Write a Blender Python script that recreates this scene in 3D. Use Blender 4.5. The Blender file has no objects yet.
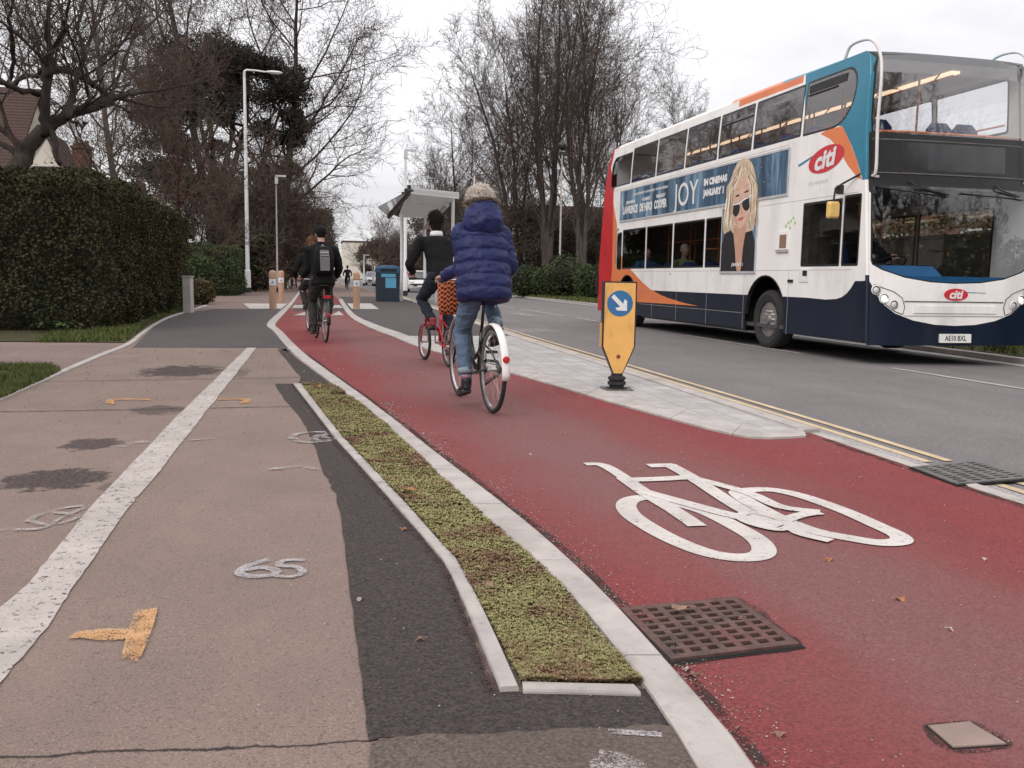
import bpy, bmesh, math, random
from mathutils import Vector, Matrix, geometry, noise as mnoise
V = Vector
PI = math.pi
sc = bpy.context.scene
C = sc.collection
rnd = random.Random(7)

# ---------------------------------------------------------------- camera
CAM_H = 1.10; FPX = 900.0; ROLL = math.radians(1.0)
_c, _s = math.cos(ROLL), math.sin(ROLL)
_dx, _dy = 300 - 512, 274 - 384
_ux, _uy = _c * _dx + _s * _dy, -_s * _dx + _c * _dy
PITCH = math.atan(-_uy / FPX); YAW = math.atan(-_ux * math.cos(PITCH) / FPX)
_R0 = V((math.cos(YAW), -math.sin(YAW), 0))
CF = V((math.sin(YAW) * math.cos(PITCH), math.cos(YAW) * math.cos(PITCH), -math.sin(PITCH)))
_U0 = V((math.sin(YAW) * math.sin(PITCH), math.cos(YAW) * math.sin(PITCH), math.cos(PITCH)))
CR = _c * _R0 + _s * _U0; CU = _c * _U0 - _s * _R0
def ray(px, py): return CF + CR * ((px - 512) / FPX) + CU * ((384 - py) / FPX)
def g(px, py, z=0.0):
    d = ray(px, py); t = (z - CAM_H) / d.z
    return (d.x * t, d.y * t)
def at(px, py, Y):
    d = ray(px, py); t = Y / d.y
    return V((d.x * t, Y, CAM_H + d.z * t))
cam = bpy.data.cameras.new('camera'); co = bpy.data.objects.new('camera', cam); C.objects.link(co)
cam.sensor_width = 36; cam.lens = FPX / 1024 * 36; cam.clip_start = 0.05; cam.clip_end = 3000
co.matrix_world = Matrix(((CR.x, CU.x, -CF.x, 0), (CR.y, CU.y, -CF.y, 0), (CR.z, CU.z, -CF.z, CAM_H), (0, 0, 0, 1)))
sc.camera = co

# ---------------------------------------------------------------- node helper
def sock(nt, s, v):
    if isinstance(v, bpy.types.NodeSocket): nt.links.new(v, s)
    elif v is not None:
        if s.type == 'RGBA' and len(v) == 3: v = (*v, 1)
        s.default_value = v
class NG:
    def __init__(self, nt): self.nt = nt
    def n(self, t, **p):
        nd = self.nt.nodes.new(t)
        for k, v in p.items(): setattr(nd, k, v)
        return nd
    def obj(self): return self.n('ShaderNodeTexCoord').outputs['Object']
    def mapping(self, vec, scale=(1, 1, 1), loc=(0, 0, 0), rot=(0, 0, 0)):
        m = self.n('ShaderNodeMapping'); sock(self.nt, m.inputs['Vector'], vec)
        m.inputs['Scale'].default_value = scale; m.inputs['Location'].default_value = loc; m.inputs['Rotation'].default_value = rot
        return m.outputs[0]
    def noise(self, vec, scale, detail=3, rough=.55, dist=0):
        m = self.n('ShaderNodeTexNoise'); sock(self.nt, m.inputs['Vector'], vec)
        m.inputs['Scale'].default_value = scale; m.inputs['Detail'].default_value = detail
        m.inputs['Roughness'].default_value = rough; m.inputs['Distortion'].default_value = dist
        return m.outputs['Fac']
    def voro(self, vec, scale, feature='F1', out='Distance'):
        m = self.n('ShaderNodeTexVoronoi', feature=feature); sock(self.nt, m.inputs['Vector'], vec)
        m.inputs['Scale'].default_value = scale
        return m.outputs[out]
    def ramp(self, fac, stops):
        m = self.n('ShaderNodeValToRGB'); sock(self.nt, m.inputs[0], fac)
        e = m.color_ramp.elements
        while len(e) < len(stops): e.new(0.5)
        for i, (p, c) in enumerate(stops):
            e[i].position = p
            e[i].color = (c, c, c, 1) if isinstance(c, (int, float)) else (*c, 1)
        return m.outputs[0]
    def math(self, op, a, b=None, c=None, clamp=False):
        m = self.n('ShaderNodeMath', operation=op, use_clamp=clamp)
        for i, v in enumerate((a, b, c)):
            if v is not None: sock(self.nt, m.inputs[i], v)
        return m.outputs[0]
    def mix(self, fac, a, b, mode='MIX'):
        m = self.n('ShaderNodeMix', data_type='RGBA', blend_type=mode)
        sock(self.nt, m.inputs['Factor'], fac); sock(self.nt, m.inputs['A'], a) if False else None
        sock(self.nt, m.inputs[6], a); sock(self.nt, m.inputs[7], b)
        return m.outputs[2]
    def sep(self, vec):
        m = self.n('ShaderNodeSeparateXYZ'); sock(self.nt, m.inputs[0], vec); return m.outputs
    def bump(self, h, strength=.3, dist=.01):
        m = self.n('ShaderNodeBump'); sock(self.nt, m.inputs['Height'], h)
        m.inputs['Strength'].default_value = strength; m.inputs['Distance'].default_value = dist
        return m.outputs[0]
def new_mat(name):
    m = bpy.data.materials.new(name); m.use_nodes = True
    nt = m.node_tree; b = nt.nodes['Principled BSDF']
    return m, NG(nt), b
def finish(gm, b, color=None, rough=.8, normal=None, metal=0, spec=.5):
    sock(gm.nt, b.inputs['Base Color'], color); sock(gm.nt, b.inputs['Roughness'], rough)
    b.inputs['Metallic'].default_value = metal; b.inputs['Specular IOR Level'].default_value = spec
    if normal is not None: sock(gm.nt, b.inputs['Normal'], normal)
def mul(c, k): return tuple(min(1, x * k) for x in c)
def pm(name, col, rough=.6, var=.15, scale=6, metal=0, bump=0, bscale=60, spec=.5, dirt=0):
    """painted / plain surface with procedural unevenness"""
    m, q, b = new_mat(name); o = q.obj()
    n1 = q.noise(o, scale, 5)
    c = q.mix(q.ramp(n1, [(.3, 0), (.7, 1)]), mul(col, 1 - var), mul(col, 1 + var))
    if dirt:
        n2 = q.noise(q.mapping(o, (1, 1, .35)), scale * .7, 6, .7)
        c = q.mix(q.math('MULTIPLY', q.ramp(n2, [(.5, 0), (.75, 1)]), dirt), c, (.09, .075, .06))
    nrm = q.bump(q.noise(o, bscale, 3), bump, .01) if bump else None
    finish(q, b, c, rough, nrm, metal, spec)
    return m
def glass(name, tint=(.8, .82, .84), refl=1.0, ior=1.5):
    m = bpy.data.materials.new(name); m.use_nodes = True; nt = m.node_tree; q = NG(nt)
    nt.nodes.remove(nt.nodes['Principled BSDF'])
    t = q.n('ShaderNodeBsdfTransparent'); t.inputs[0].default_value = (*tint, 1)
    gl = q.n('ShaderNodeBsdfGlossy'); gl.inputs['Roughness'].default_value = .02
    gl.inputs['Color'].default_value = (1, 1, 1, 1)
    ge = q.n('ShaderNodeNewGeometry'); dt = q.n('ShaderNodeVectorMath', operation='DOT_PRODUCT')
    nt.links.new(ge.outputs['Incoming'], dt.inputs[0]); nt.links.new(ge.outputs['Normal'], dt.inputs[1])
    k_ = q.math('SUBTRACT', 1, q.math('ABSOLUTE', dt.outputs['Value']), clamp=True)
    fres = q.math('ADD', q.math('MULTIPLY', q.math('POWER', k_, 5), .9), .075)
    mx = q.n('ShaderNodeMixShader')
    nt.links.new(q.math('MULTIPLY', fres, refl, clamp=True), mx.inputs[0])
    nt.links.new(t.outputs[0], mx.inputs[1]); nt.links.new(gl.outputs[0], mx.inputs[2])
    nt.links.new(mx.outputs[0], nt.nodes['Material Output'].inputs['Surface'])
    return m
def emis(name, col, st):
    m, q, b = new_mat(name)
    n1 = q.noise(q.obj(), 3)
    sock(q.nt, b.inputs['Emission Color'], q.mix(n1, mul(col, .9), col)); b.inputs['Emission Strength'].default_value = st
    b.inputs['Base Color'].default_value = (.8, .8, .8, 1)
    return m

# ---------------------------------------------------------------- mesh builder
class MB:
    def __init__(self): self.v = []; self.f = []; self.mi = []; self.m = 0
    def face(self, *idx): self.f.append(tuple(idx)); self.mi.append(self.m)
    def add(self, pts): i = len(self.v); self.v.extend([tuple(p) for p in pts]); return i
    def poly(self, pts):
        i = self.add(pts); self.face(*range(i, i + len(pts)))
    def box(self, c, s, rot=None):
        hx, hy, hz = s[0] / 2, s[1] / 2, s[2] / 2
        ps = [V((x, y, z)) for x in (-hx, hx) for y in (-hy, hy) for z in (-hz, hz)]
        if rot is not None: ps = [rot @ p for p in ps]
        i = self.add([p + V(c) for p in ps])
        for f in ((0, 1, 3, 2), (4, 6, 7, 5), (0, 4, 5, 1), (2, 3, 7, 6), (0, 2, 6, 4), (1, 5, 7, 3)): self.face(*[i + k for k in f])
    def bbox(self, x0, x1, y0, y1, z0, z1): self.box(((x0 + x1) / 2, (y0 + y1) / 2, (z0 + z1) / 2), (x1 - x0, y1 - y0, z1 - z0))
    def prism(self, out, f0, f1):
        """out: list of 2d points; f0,f1 map (a,b)->3d for the two faces (ngon caps)"""
        n = len(out)
        i = self.add([f0(*p) for p in out]); j = self.add([f1(*p) for p in out])
        self.face(*range(i, i + n)); self.face(*reversed(range(j, j + n)))
        for k in range(n): self.face(i + k, j + k, j + (k + 1) % n, i + (k + 1) % n)
    def zprism(self, out, z0, z1):
        self.prism(out, lambda a, b: (a, b, z0), lambda a, b: (a, b, z1))
    def loft(self, rings, cap=True, closed=False):
        n = len(rings[0]); st = [self.add(r) for r in rings]
        prs = list(zip(st, st[1:])) + ([(st[-1], st[0])] if closed else [])
        for a, b in prs:
            for k in range(n): self.face(a + k, a + (k + 1) % n, b + (k + 1) % n, b + k)
        if cap and not closed:
            self.face(*reversed(range(st[0], st[0] + n))); self.face(*range(st[-1], st[-1] + n))
    def tube(self, pts, r, n=8, cap=True, closed=False, squash=None):
        pts = [V(p) for p in pts]; m = len(pts)
        if not isinstance(r, (list, tuple)): r = [r] * m
        rings = []; ref = None
        for i, p in enumerate(pts):
            a = pts[i - 1] if (i > 0 or closed) else p
            b = pts[(i + 1) % m] if (i < m - 1 or closed) else p
            d = (b - a)
            if d.length < 1e-9: d = V((0, 0, 1))
            d.normalize()
            if ref is None:
                ref = V((0, 0, 1)) if abs(d.z) < .9 else V((1, 0, 0))
            u = d.cross(ref)
            if u.length < 1e-6: u = d.orthogonal()
            u.normalize(); w = u.cross(d).normalized(); ref = w
            s = squash or (1, 1)
            rings.append([p + (u * math.cos(2 * PI * k / n) * s[0] + w * math.sin(2 * PI * k / n) * s[1]) * r[i] for k in range(n)])
        self.loft(rings, cap, closed)
    def cyl(self, a, b, r0, r1=None, n=16): self.tube([a, b], [r0, r0 if r1 is None else r1], n)
    def ell(self, c, r, n=12, m=8, rot=None, fn=None):
        c = V(c); rings = []
        for j in range(m + 1):
            th = PI * j / m; th = min(max(th, .02), PI - .02)
            ring = []
            for k in range(n):
                ph = 2 * PI * k / n
                d = V((math.sin(th) * math.cos(ph), math.sin(th) * math.sin(ph), math.cos(th)))
                p = V((d.x * r[0], d.y * r[1], d.z * r[2]))
                if fn: p = p * fn(d)
                if rot is not None: p = rot @ p
                ring.append(c + p)
            rings.append(list(reversed(ring)))
        self.loft(rings)
    def lathe(self, prof, c=(0, 0, 0), axis='z', n=24, closed=False):
        c = V(c); rings = []
        for r, h in prof:
            ring = []
            for k in range(n):
                a = 2 * PI * k / n; x, y = r * math.cos(a), r * math.sin(a)
                p = {'z': V((x, y, h)), 'y': V((x, h, y)), 'x': V((h, x, y))}[axis]
                ring.append(c + p)
            rings.append(ring)
        self.loft(rings, cap=not closed, closed=closed)
    def mesh(self, name, mats, smooth=False):
        me = bpy.data.meshes.new(name); me.from_pydata(self.v, [], self.f)
        ms = mats if isinstance(mats, (list, tuple)) else [mats]
        for m in ms: me.materials.append(m)
        if len(ms) > 1: me.polygons.foreach_set('material_index', self.mi)
        if smooth: me.polygons.foreach_set('use_smooth', [True] * len(me.polygons))
        me.update(); return me
    def build(self, name, mats, parent=None, smooth=False, angle=None, fix=True):
        me = self.mesh(name, mats, smooth)
        if fix and len(me.polygons) < 60000:
            bm = bmesh.new(); bm.from_mesh(me); bmesh.ops.recalc_face_normals(bm, faces=bm.faces); bm.to_mesh(me); bm.free()
        if angle is not None:
            me.polygons.foreach_set('use_smooth', [True] * len(me.polygons))
            me.set_sharp_from_angle(angle=math.radians(angle))
        return link(name, me, parent)
def link(name, me, parent=None):
    o = bpy.data.objects.new(name, me); C.objects.link(o)
    if parent: o.parent = parent
    return o
def tag(o, label, cat, group=None):
    o['label'] = label; o['category'] = cat
    if group: o['group'] = group
    return o
def struct(o): o['kind'] = 'structure'; return o
def stuff(o): o['kind'] = 'stuff'; return o
def empty(name, label, cat, loc=(0, 0, 0), rz=0, group=None, scale=1):
    o = bpy.data.objects.new(name, None); C.objects.link(o)
    o.location = loc; o.rotation_euler = (0, 0, rz); o.scale = (scale,) * 3
    return tag(o, label, cat, group)
def copy_tree(o, parent=None):
    c = o.copy(); C.objects.link(c)
    if parent: c.parent = parent
    for ch in list(o.children): copy_tree(ch, c)
    return c
def remesh(o, vox, smooth=3):
    md = o.modifiers.new('r', 'REMESH'); md.mode = 'VOXEL'; md.voxel_size = vox
    if smooth:
        s = o.modifiers.new('s', 'SMOOTH'); s.factor = .5; s.iterations = smooth
    dg = bpy.context.evaluated_depsgraph_get(); dg.update()
    me = bpy.data.meshes.new_from_object(o.evaluated_get(dg))
    old = o.data; mats = list(old.materials)
    o.modifiers.clear(); o.data = me; bpy.data.meshes.remove(old)
    me.materials.clear()
    for m in mats: me.materials.append(m)
    me.polygons.foreach_set('use_smooth', [True] * len(me.polygons))
    return o
def text_mesh(txt, mapf, size=1.0, sx=1.0, align='LEFT', bold=0.0):
    """text as a mesh; mapf maps (x,y) of the text plane to 3d"""
    cu = bpy.data.curves.new('t', 'FONT'); cu.body = txt; cu.size = size; cu.align_x = align
    cu.resolution_u = 3; cu.offset = bold
    o = bpy.data.objects.new('t', cu); C.objects.link(o)
    dg = bpy.context.evaluated_depsgraph_get(); dg.update()
    me = bpy.data.meshes.new_from_object(o.evaluated_get(dg))
    bpy.data.objects.remove(o); bpy.data.curves.remove(cu)
    mb = MB()
    i = mb.add([mapf(v.co.x * sx, v.co.y) for v in me.vertices])
    for p in me.polygons: mb.face(*[i + k for k in p.vertices])
    bpy.data.meshes.remove(me)
    return mb
def frac(px, lo, hi): return (px - lo) / (hi - lo)

# ---------------------------------------------------------------- world, sun
w = bpy.data.worlds.new('World'); sc.world = w; w.use_nodes = True
q = NG(w.node_tree); bg = w.node_tree.nodes['Background']
SUN_EL, SUN_AZ = math.radians(36), math.radians(226)     # behind the camera, left
sky = q.n('ShaderNodeTexSky', sky_type='NISHITA', sun_disc=False)
sky.sun_elevation = SUN_EL; sky.sun_rotation = SUN_AZ
gen = q.n('ShaderNodeTexCoord').outputs['Generated']
z = q.sep(gen)[2]
cl = q.noise(q.mapping(gen, (1, 1, 3.2)), 2.6, 6, .55, .3)
cloud = q.ramp(cl, [(.30, (6.5, 6.35, 6.6)), (.5, (8.1, 7.95, 8.15)), (.72, (9.2, 9.1, 9.25))])
up = q.math('ADD', q.math('MULTIPLY', q.math('MAXIMUM', z, 0), .95), .98)
cm = q.n('ShaderNodeVectorMath', operation='SCALE'); q.nt.links.new(cloud, cm.inputs[0]); q.nt.links.new(up, cm.inputs['Scale'])
col = q.mix(.92, sky.outputs[0], cm.outputs[0])
q.nt.links.new(col, bg.inputs['Color']); bg.inputs['Strength'].default_value = 0.11
sl = bpy.data.lights.new('sun', 'SUN'); so = bpy.data.objects.new('sun', sl); C.objects.link(so)
sl.energy = 1.25; sl.angle = math.radians(25); sl.color = (1, .96, .91)
sd = V((math.sin(SUN_AZ) * math.cos(SUN_EL), math.cos(SUN_AZ) * math.cos(SUN_EL), math.sin(SUN_EL)))
so.rotation_euler = sd.to_track_quat('Z', 'Y').to_euler()
sc.view_settings.view_transform = 'Standard'; sc.view_settings.look = 'None'
sc.view_settings.exposure = 0.08; sc.view_settings.gamma = 1
sc.cycles.max_bounces = 8; sc.cycles.transparent_max_bounces = 24
# ================================================================ GROUND
def tarmac(name, base, speck=.35, stain=.2, scale=130, bump=.3, rough=.9):
    m, q, b = new_mat(name); o = q.obj()
    fine = q.noise(o, scale, 2, .7)
    vor = q.voro(o, scale * .9, out='Color')
    vs = q.sep(vor)[0]
    c = q.mix(q.ramp(fine, [(.32, 0), (.68, 1)]), mul(base, 1 - speck), mul(base, 1 + speck))
    c = q.mix(q.ramp(vs, [(.9, 0), (.97, .4)]), c, mul(base, 1.7))
    c = q.mix(q.ramp(vs, [(.05, .6), (.11, 0)]), c, mul(base, .45))
    big = q.noise(o, .9, 6, .6)
    c = q.mix(q.ramp(big, [(.32, stain), (.6, 0)]), c, mul(base, .55))
    mid = q.noise(q.mapping(o, (1, .5, 1), (5, 2, 0)), 3.2, 5, .65)
    c = q.mix(q.ramp(mid, [(.5, 0), (.75, stain * .9)]), c, mul(base, 1.35))
    h = q.math('ADD', fine, q.math('MULTIPLY', vs, .5))
    finish(q, b, c, rough, q.bump(h, bump, .006), 0, .3)
    return m, q, b, c
M = {}
def blobs(q, c, o, lst, col, soft=.35):
    """worn / damp patches of their own irregular outline: (x, y, rx, ry, strength)"""
    nx = q.noise(o, 6.5, 6, .72)
    s = q.sep(o)
    for x, y, rx, ry, st in lst:
        a = q.math('DIVIDE', q.math('SUBTRACT', s[0], x), rx)
        d = q.math('DIVIDE', q.math('SUBTRACT', s[1], y), ry)
        r = q.math('ADD', q.math('MULTIPLY', a, a), q.math('MULTIPLY', d, d))
        r = q.math('ADD', r, q.math('MULTIPLY', q.math('SUBTRACT', nx, .5), 3.6))
        f = q.ramp(r, [(.55, st), (.55 + soft, 0)])
        c = q.mix(f, c, col)
    return c
PAVE = (.215, .157, .132)
m, q, b, c = tarmac('footway_tarmac', PAVE, .34, .34, 165, .3)
o_ = q.obj()
dl = []
for (px, py, rx, ry, st) in ((55, 479, 60, 11, .95), (92, 444, 34, 7, .9), (182, 371, 48, 6, .95), (160, 410, 32, 5, .7), (120, 486, 26, 6, .5), (235, 373, 20, 4, .5)):
    x, y = g(px, py); x1, _ = g(px + rx, py); _, y1 = g(px, py - ry)
    dl.append((x, y, abs(x1 - x), abs(y1 - y), st))
c = blobs(q, c, o_, dl, q.mix(q.ramp(q.noise(o_, 45, 3, .7), [(.4, 0), (.6, 1)]), (.022, .016, .015), (.085, .062, .056)))
# old cracks running across
s = q.sep(o_)
for (p0, p1, wd, st) in (((0, 412), (270, 407), .035, .9), ((0, 757), (371, 742), .008, 1.), ((80, 381), (330, 377), .09, .35)):
    a0, a1 = g(*p0), g(*p1)
    sl_ = (a1[1] - a0[1]) / (a1[0] - a0[0])
    yy = q.math('SUBTRACT', s[1], q.math('ADD', q.math('MULTIPLY', q.math('SUBTRACT', s[0], a0[0]), sl_), a0[1]))
    wob = q.math('MULTIPLY', q.math('SUBTRACT', q.noise(o_, 6, 6, .75), .5), .16 * (1 if wd > .01 else .4))
    d = q.math('ABSOLUTE', q.math('ADD', yy, wob))
    lim = q.ramp(s[0], [(0, 1)]) if False else None
    f = q.ramp(q.math('DIVIDE', d, wd), [(.3, st), (1., 0)])
    if wd > .01:
        f = q.math('MULTIPLY', f, q.math('LESS_THAN', s[0], .05))
    c = q.mix(f, c, (.035, .027, .025))
finish(q, b, c, .88, b.inputs['Normal'].links[0].from_socket, 0, .3)
M['foot'] = m
M['new'], *_ = tarmac('new_dark_tarmac', (.050, .039, .036), .65, .2, 105, .6)
M['newfar'], *_ = tarmac('dark_footway_tarmac', (.085, .072, .072), .3, .3, 90, .4)
M['patch'], *_ = tarmac('worn_repair_tarmac', (.12, .092, .08), .45, .6, 100, .5)
M['drive'], *_ = tarmac('driveway_tarmac', (.2, .145, .13), .3, .4, 90, .4)
# red cycle path: pigment worn to grey-brown along the wheel track
m, q, b, c = tarmac('red_cycle_tarmac', (.205, .034, .036), .42, .2, 125, .45)
o_ = q.obj(); s = q.sep(o_)
cen = q.math('ADD', q.math('MULTIPLY', s[1], -.062), 2.12)
d = q.math('ABSOLUTE', q.math('SUBTRACT', s[0], cen))
d = q.math('ADD', d, q.math('MULTIPLY', q.math('SUBTRACT', q.noise(q.mapping(o_, (1, .35, 1)), 1.6, 5, .6), .5), 1.1))
f = q.ramp(d, [(.2, .68), (.5, .4), (1.0, .06)])
spk = q.noise(o_, 120, 2, .7)
wc = q.mix(q.ramp(spk, [(.3, 0), (.7, 1)]), (.105, .054, .051), (.24, .14, .13))
c = q.mix(f, c, wc)
lat = q.noise(q.mapping(o_, (1, 1, 1), (9, 4, 0)), .55, 4)
c = q.mix(q.ramp(lat, [(.5, 0), (.8, .35)]), c, (.17, .1, .098))
finish(q, b, c, .88, b.inputs['Normal'].links[0].from_socket, 0, .3)
M['red'] = m
m, q, b, c = tarmac('road_tarmac', (.176, .160, .157), .28, .35, 80, .35)
o_ = q.obj()
tr = q.noise(q.mapping(o_, (1.3, .03, 1)), 1.2, 4)
c = q.mix(q.ramp(tr, [(.35, .35), (.65, 0)]), c, (.105, .1, .102))
finish(q, b, c, .82, b.inputs['Normal'].links[0].from_socket, 0, .35)
M['road'] = m
m, q, b, c = tarmac('pale_gutter', (.33, .31, .30), .3, .4, 70, .3); M['gutter'] = m
# concrete kerbs
def concrete(name, base, joint=0):
    m, q, b = new_mat(name); o = q.obj()
    n1 = q.noise(o, 4, 6, .65); n2 = q.noise(o, 90, 3, .6)
    c = q.mix(q.ramp(n1, [(.35, 0), (.7, 1)]), mul(base, .78), mul(base, 1.12))
    c = q.mix(q.ramp(n2, [(.62, 0), (.75, .5)]), c, mul(base, .5))
    st = q.noise(q.mapping(o, (1, 1, 1), (3, 7, 1)), 14, 5, .7)
    c = q.mix(q.ramp(st, [(.58, 0), (.75, .45)]), c, (.15, .125, .11))
    finish(q, b, c, .88, q.bump(q.math('ADD', n2, n1), .3, .006), 0, .3)
    return m
M['kerb'] = concrete('kerb_concrete', (.44, .40, .375))
M['edging'] = concrete('edging_concrete', (.42, .385, .36))
M['slab'] = concrete('slab_concrete', (.47, .44, .41))
# block paving
m, q, b = new_mat('grey_block_paving'); o_ = q.obj()
br = q.n('ShaderNodeTexBrick'); sock(q.nt, br.inputs['Vector'], q.mapping(o_, (1, 1, 1), (0, 0, 0), (0, 0, PI / 2 + .05)))
br.inputs['Scale'].default_value = 2.45; br.inputs['Mortar Size'].default_value = .009; br.inputs['Brick Width'].default_value = .5; br.inputs['Row Height'].default_value = .5
br.inputs['Color1'].default_value = (.47, .45, .43, 1); br.inputs['Color2'].default_value = (.39, .37, .355, 1); br.inputs['Mortar'].default_value = (.18, .165, .155, 1)
n1 = q.noise(o_, 2.2, 6, .65)
c = q.mix(q.ramp(n1, [(.4, 0), (.7, .5)]), br.outputs['Color'], (.19, .172, .16))
c = q.mix(q.ramp(q.noise(o_, 95, 2), [(.5, 0), (.75, .35)]), c, (.2, .19, .18))
finish(q, b, c, .85, q.bump(q.math('SUBTRACT', 1, br.outputs['Fac']), .35, .01), 0, .3)
M['block'] = m
# paint
def paint(name, col, wear, scale=26):
    """worn road paint: chipped through to tarmac"""
    m, q, b = new_mat(name); o = q.obj()
    n1 = q.noise(o, scale, 6, .7); n2 = q.noise(o, 130, 2, .7)
    k = q.math('ADD', q.math('MULTIPLY', n1, .7), q.math('MULTIPLY', n2, .3))
    c = q.mix(q.ramp(q.noise(o, 3, 6, .7), [(.3, 0), (.7, 1)]), mul(col, .72), mul(col, 1.06))
    c = q.mix(q.ramp(n2, [(.3, .35), (.5, 0)]), c, mul(col, .6))
    # hairline crazing
    dv = q.n('ShaderNodeVectorMath', operation='ADD'); nz_ = q.n('ShaderNodeTexNoise'); nz_.inputs['Scale'].default_value = 9; q.nt.links.new(o, nz_.inputs['Vector']); q.nt.links.new(o, dv.inputs[0]); dm_ = q.n('ShaderNodeVectorMath', operation='SCALE'); dm_.inputs['Scale'].default_value = .12; q.nt.links.new(nz_.outputs['Color'], dm_.inputs[0]); q.nt.links.new(dm_.outputs[0], dv.inputs[1])
    cr = q.voro(q.mapping(dv.outputs[0], (1, .55, 1)), 6, 'DISTANCE_TO_EDGE')
    c = q.mix(q.math('MULTIPLY', q.ramp(cr, [(0, .4), (.008, 0)]), q.ramp(q.noise(o, 4, 3), [(.5, 0), (.62, 1)])), c, mul(col, .35))
    sock(q.nt, b.inputs['Alpha'], q.ramp(k, [(wear, 0), (wear + .05, 1)]))
    finish(q, b, c, .75, q.bump(n2, .25, .004), 0, .3)
    return m
def chalk(name, col, dens):
    """thin spray paint: broken, speckled"""
    m, q, b = new_mat(name); o = q.obj()
    n1 = q.noise(o, 150, 2, .7); n2 = q.noise(o, 12, 4, .6)
    k = q.math('ADD', q.math('MULTIPLY', n1, .55), q.math('MULTIPLY', n2, .45))
    sock(q.nt, b.inputs['Alpha'], q.math('MULTIPLY', q.ramp(k, [(dens, 0), (dens + .16, 1)]), .9))
    finish(q, b, q.mix(n1, mul(col, .8), col), .8, None, 0, .3)
    return m
M['white'] = paint('white_line_paint', (.47, .42, .385), .395)
M['symbol'] = paint('white_symbol_paint', (.60, .55, .515), .37, 30)
M['yellow'] = paint('yellow_line_paint', (.60, .46, .30), .36)
M['spray'] = chalk('white_spray_paint', (.50, .46, .46), .415)
M['sprayfaint'] = chalk('faint_white_spray_paint', (.5, .45, .43), .46)
M['orange'] = chalk('orange_spray_paint', (.66, .385, .19), .42)
M['orangefaint'] = chalk('faint_orange_spray_paint', (.62, .34, .14), .42)
# soil / grass
m, q, b = new_mat('verge_soil'); o_ = q.obj()
n1 = q.noise(o_, 5, 6, .7); n2 = q.noise(o_, 60, 3, .7)
c = q.mix(q.ramp(n1, [(.4, 0), (.6, 1)]), (.045, .033, .024), (.075, .085, .03))
c = q.mix(q.ramp(n2, [(.4, 0), (.7, .6)]), c, (.10, .075, .05))
finish(q, b, c, .95, q.bump(n2, .8, .03), 0, .2); M['soil'] = m
m, q, b = new_mat('grass_blades'); o_ = q.obj()
c = q.mix(q.ramp(q.noise(o_, 9, 4), [(.35, 0), (.65, 1)]), (.05, .075, .02), (.12, .125, .04))
finish(q, b, c, .8, None, 0, .2); M['grass'] = m
m, q, b = new_mat('field_ground'); o_ = q.obj()
c = q.mix(q.ramp(q.noise(o_, .2, 6), [(.35, 0), (.65, 1)]), (.05, .055, .025), (.085, .07, .045))
finish(q, b, c, .95, None, 0, .2); M['ground'] = m

def xy(pts, z=0): return [g(x, y, z) for x, y in pts]
def sheet(name, out, z, mat, parent=None, depth=None):
    mb = MB()
    if depth: mb.zprism(out, z - depth, z)
    else:
        pts = [V((x, y, z)) for x, y in out]
        tris = geometry.tessellate_polygon([pts])
        i = mb.add(pts)
        for t in tris: mb.face(*[i + k for k in t])
    o = mb.build(name, mat, parent)
    if not depth:
        me = o.data; bm = bmesh.new(); bm.from_mesh(me)
        for f in bm.faces:
            f.normal_update()
            if f.normal.z < 0: f.normal_flip()
        bm.to_mesh(me); bm.free()
    return o
def roadz(x): 
    return -.012 + .032 * (x - 3.6) / 3.75 if x < 7.35 else .02 - .05 * (x - 7.35) / 3.0
def gr(px, py):
    z = -.01
    for _ in range(5):
        x, y = g(px, py, z); z = roadz(x)
    return x, y, z
XK = [(-12, 3.52), (4, 3.55), (6, 3.64), (7.5, 3.68), (11, 3.76), (17, 3.88), (24, 4.12), (30, 4.4), (46, 4.9), (80, 5.0), (400, 5.0)]
def xk(y):
    for (a, xa), (b_, xb) in zip(XK, XK[1:]):
        if y <= b_: return xa + (xb - xa) * (y - a) / (b_ - a)
    return XK[-1][1]
# open ground to the horizon
mb = MB()
mb.poly([(-900, -300, -.2), (900, -300, -.2), (900, 1500, -.2), (-900, 1500, -.2)])
struct(mb.build('ground', M['ground']))
# near footway (whole left side up to the road kerb)
foot = struct(sheet('footway', [(-40, -8)] + [(xk(y), y) for y in (-8, 4, 6, 7.5, 11, 17, 24, 30, 46, 80, 300)] + [(-40, 300)], 0, M['foot']))
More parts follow.
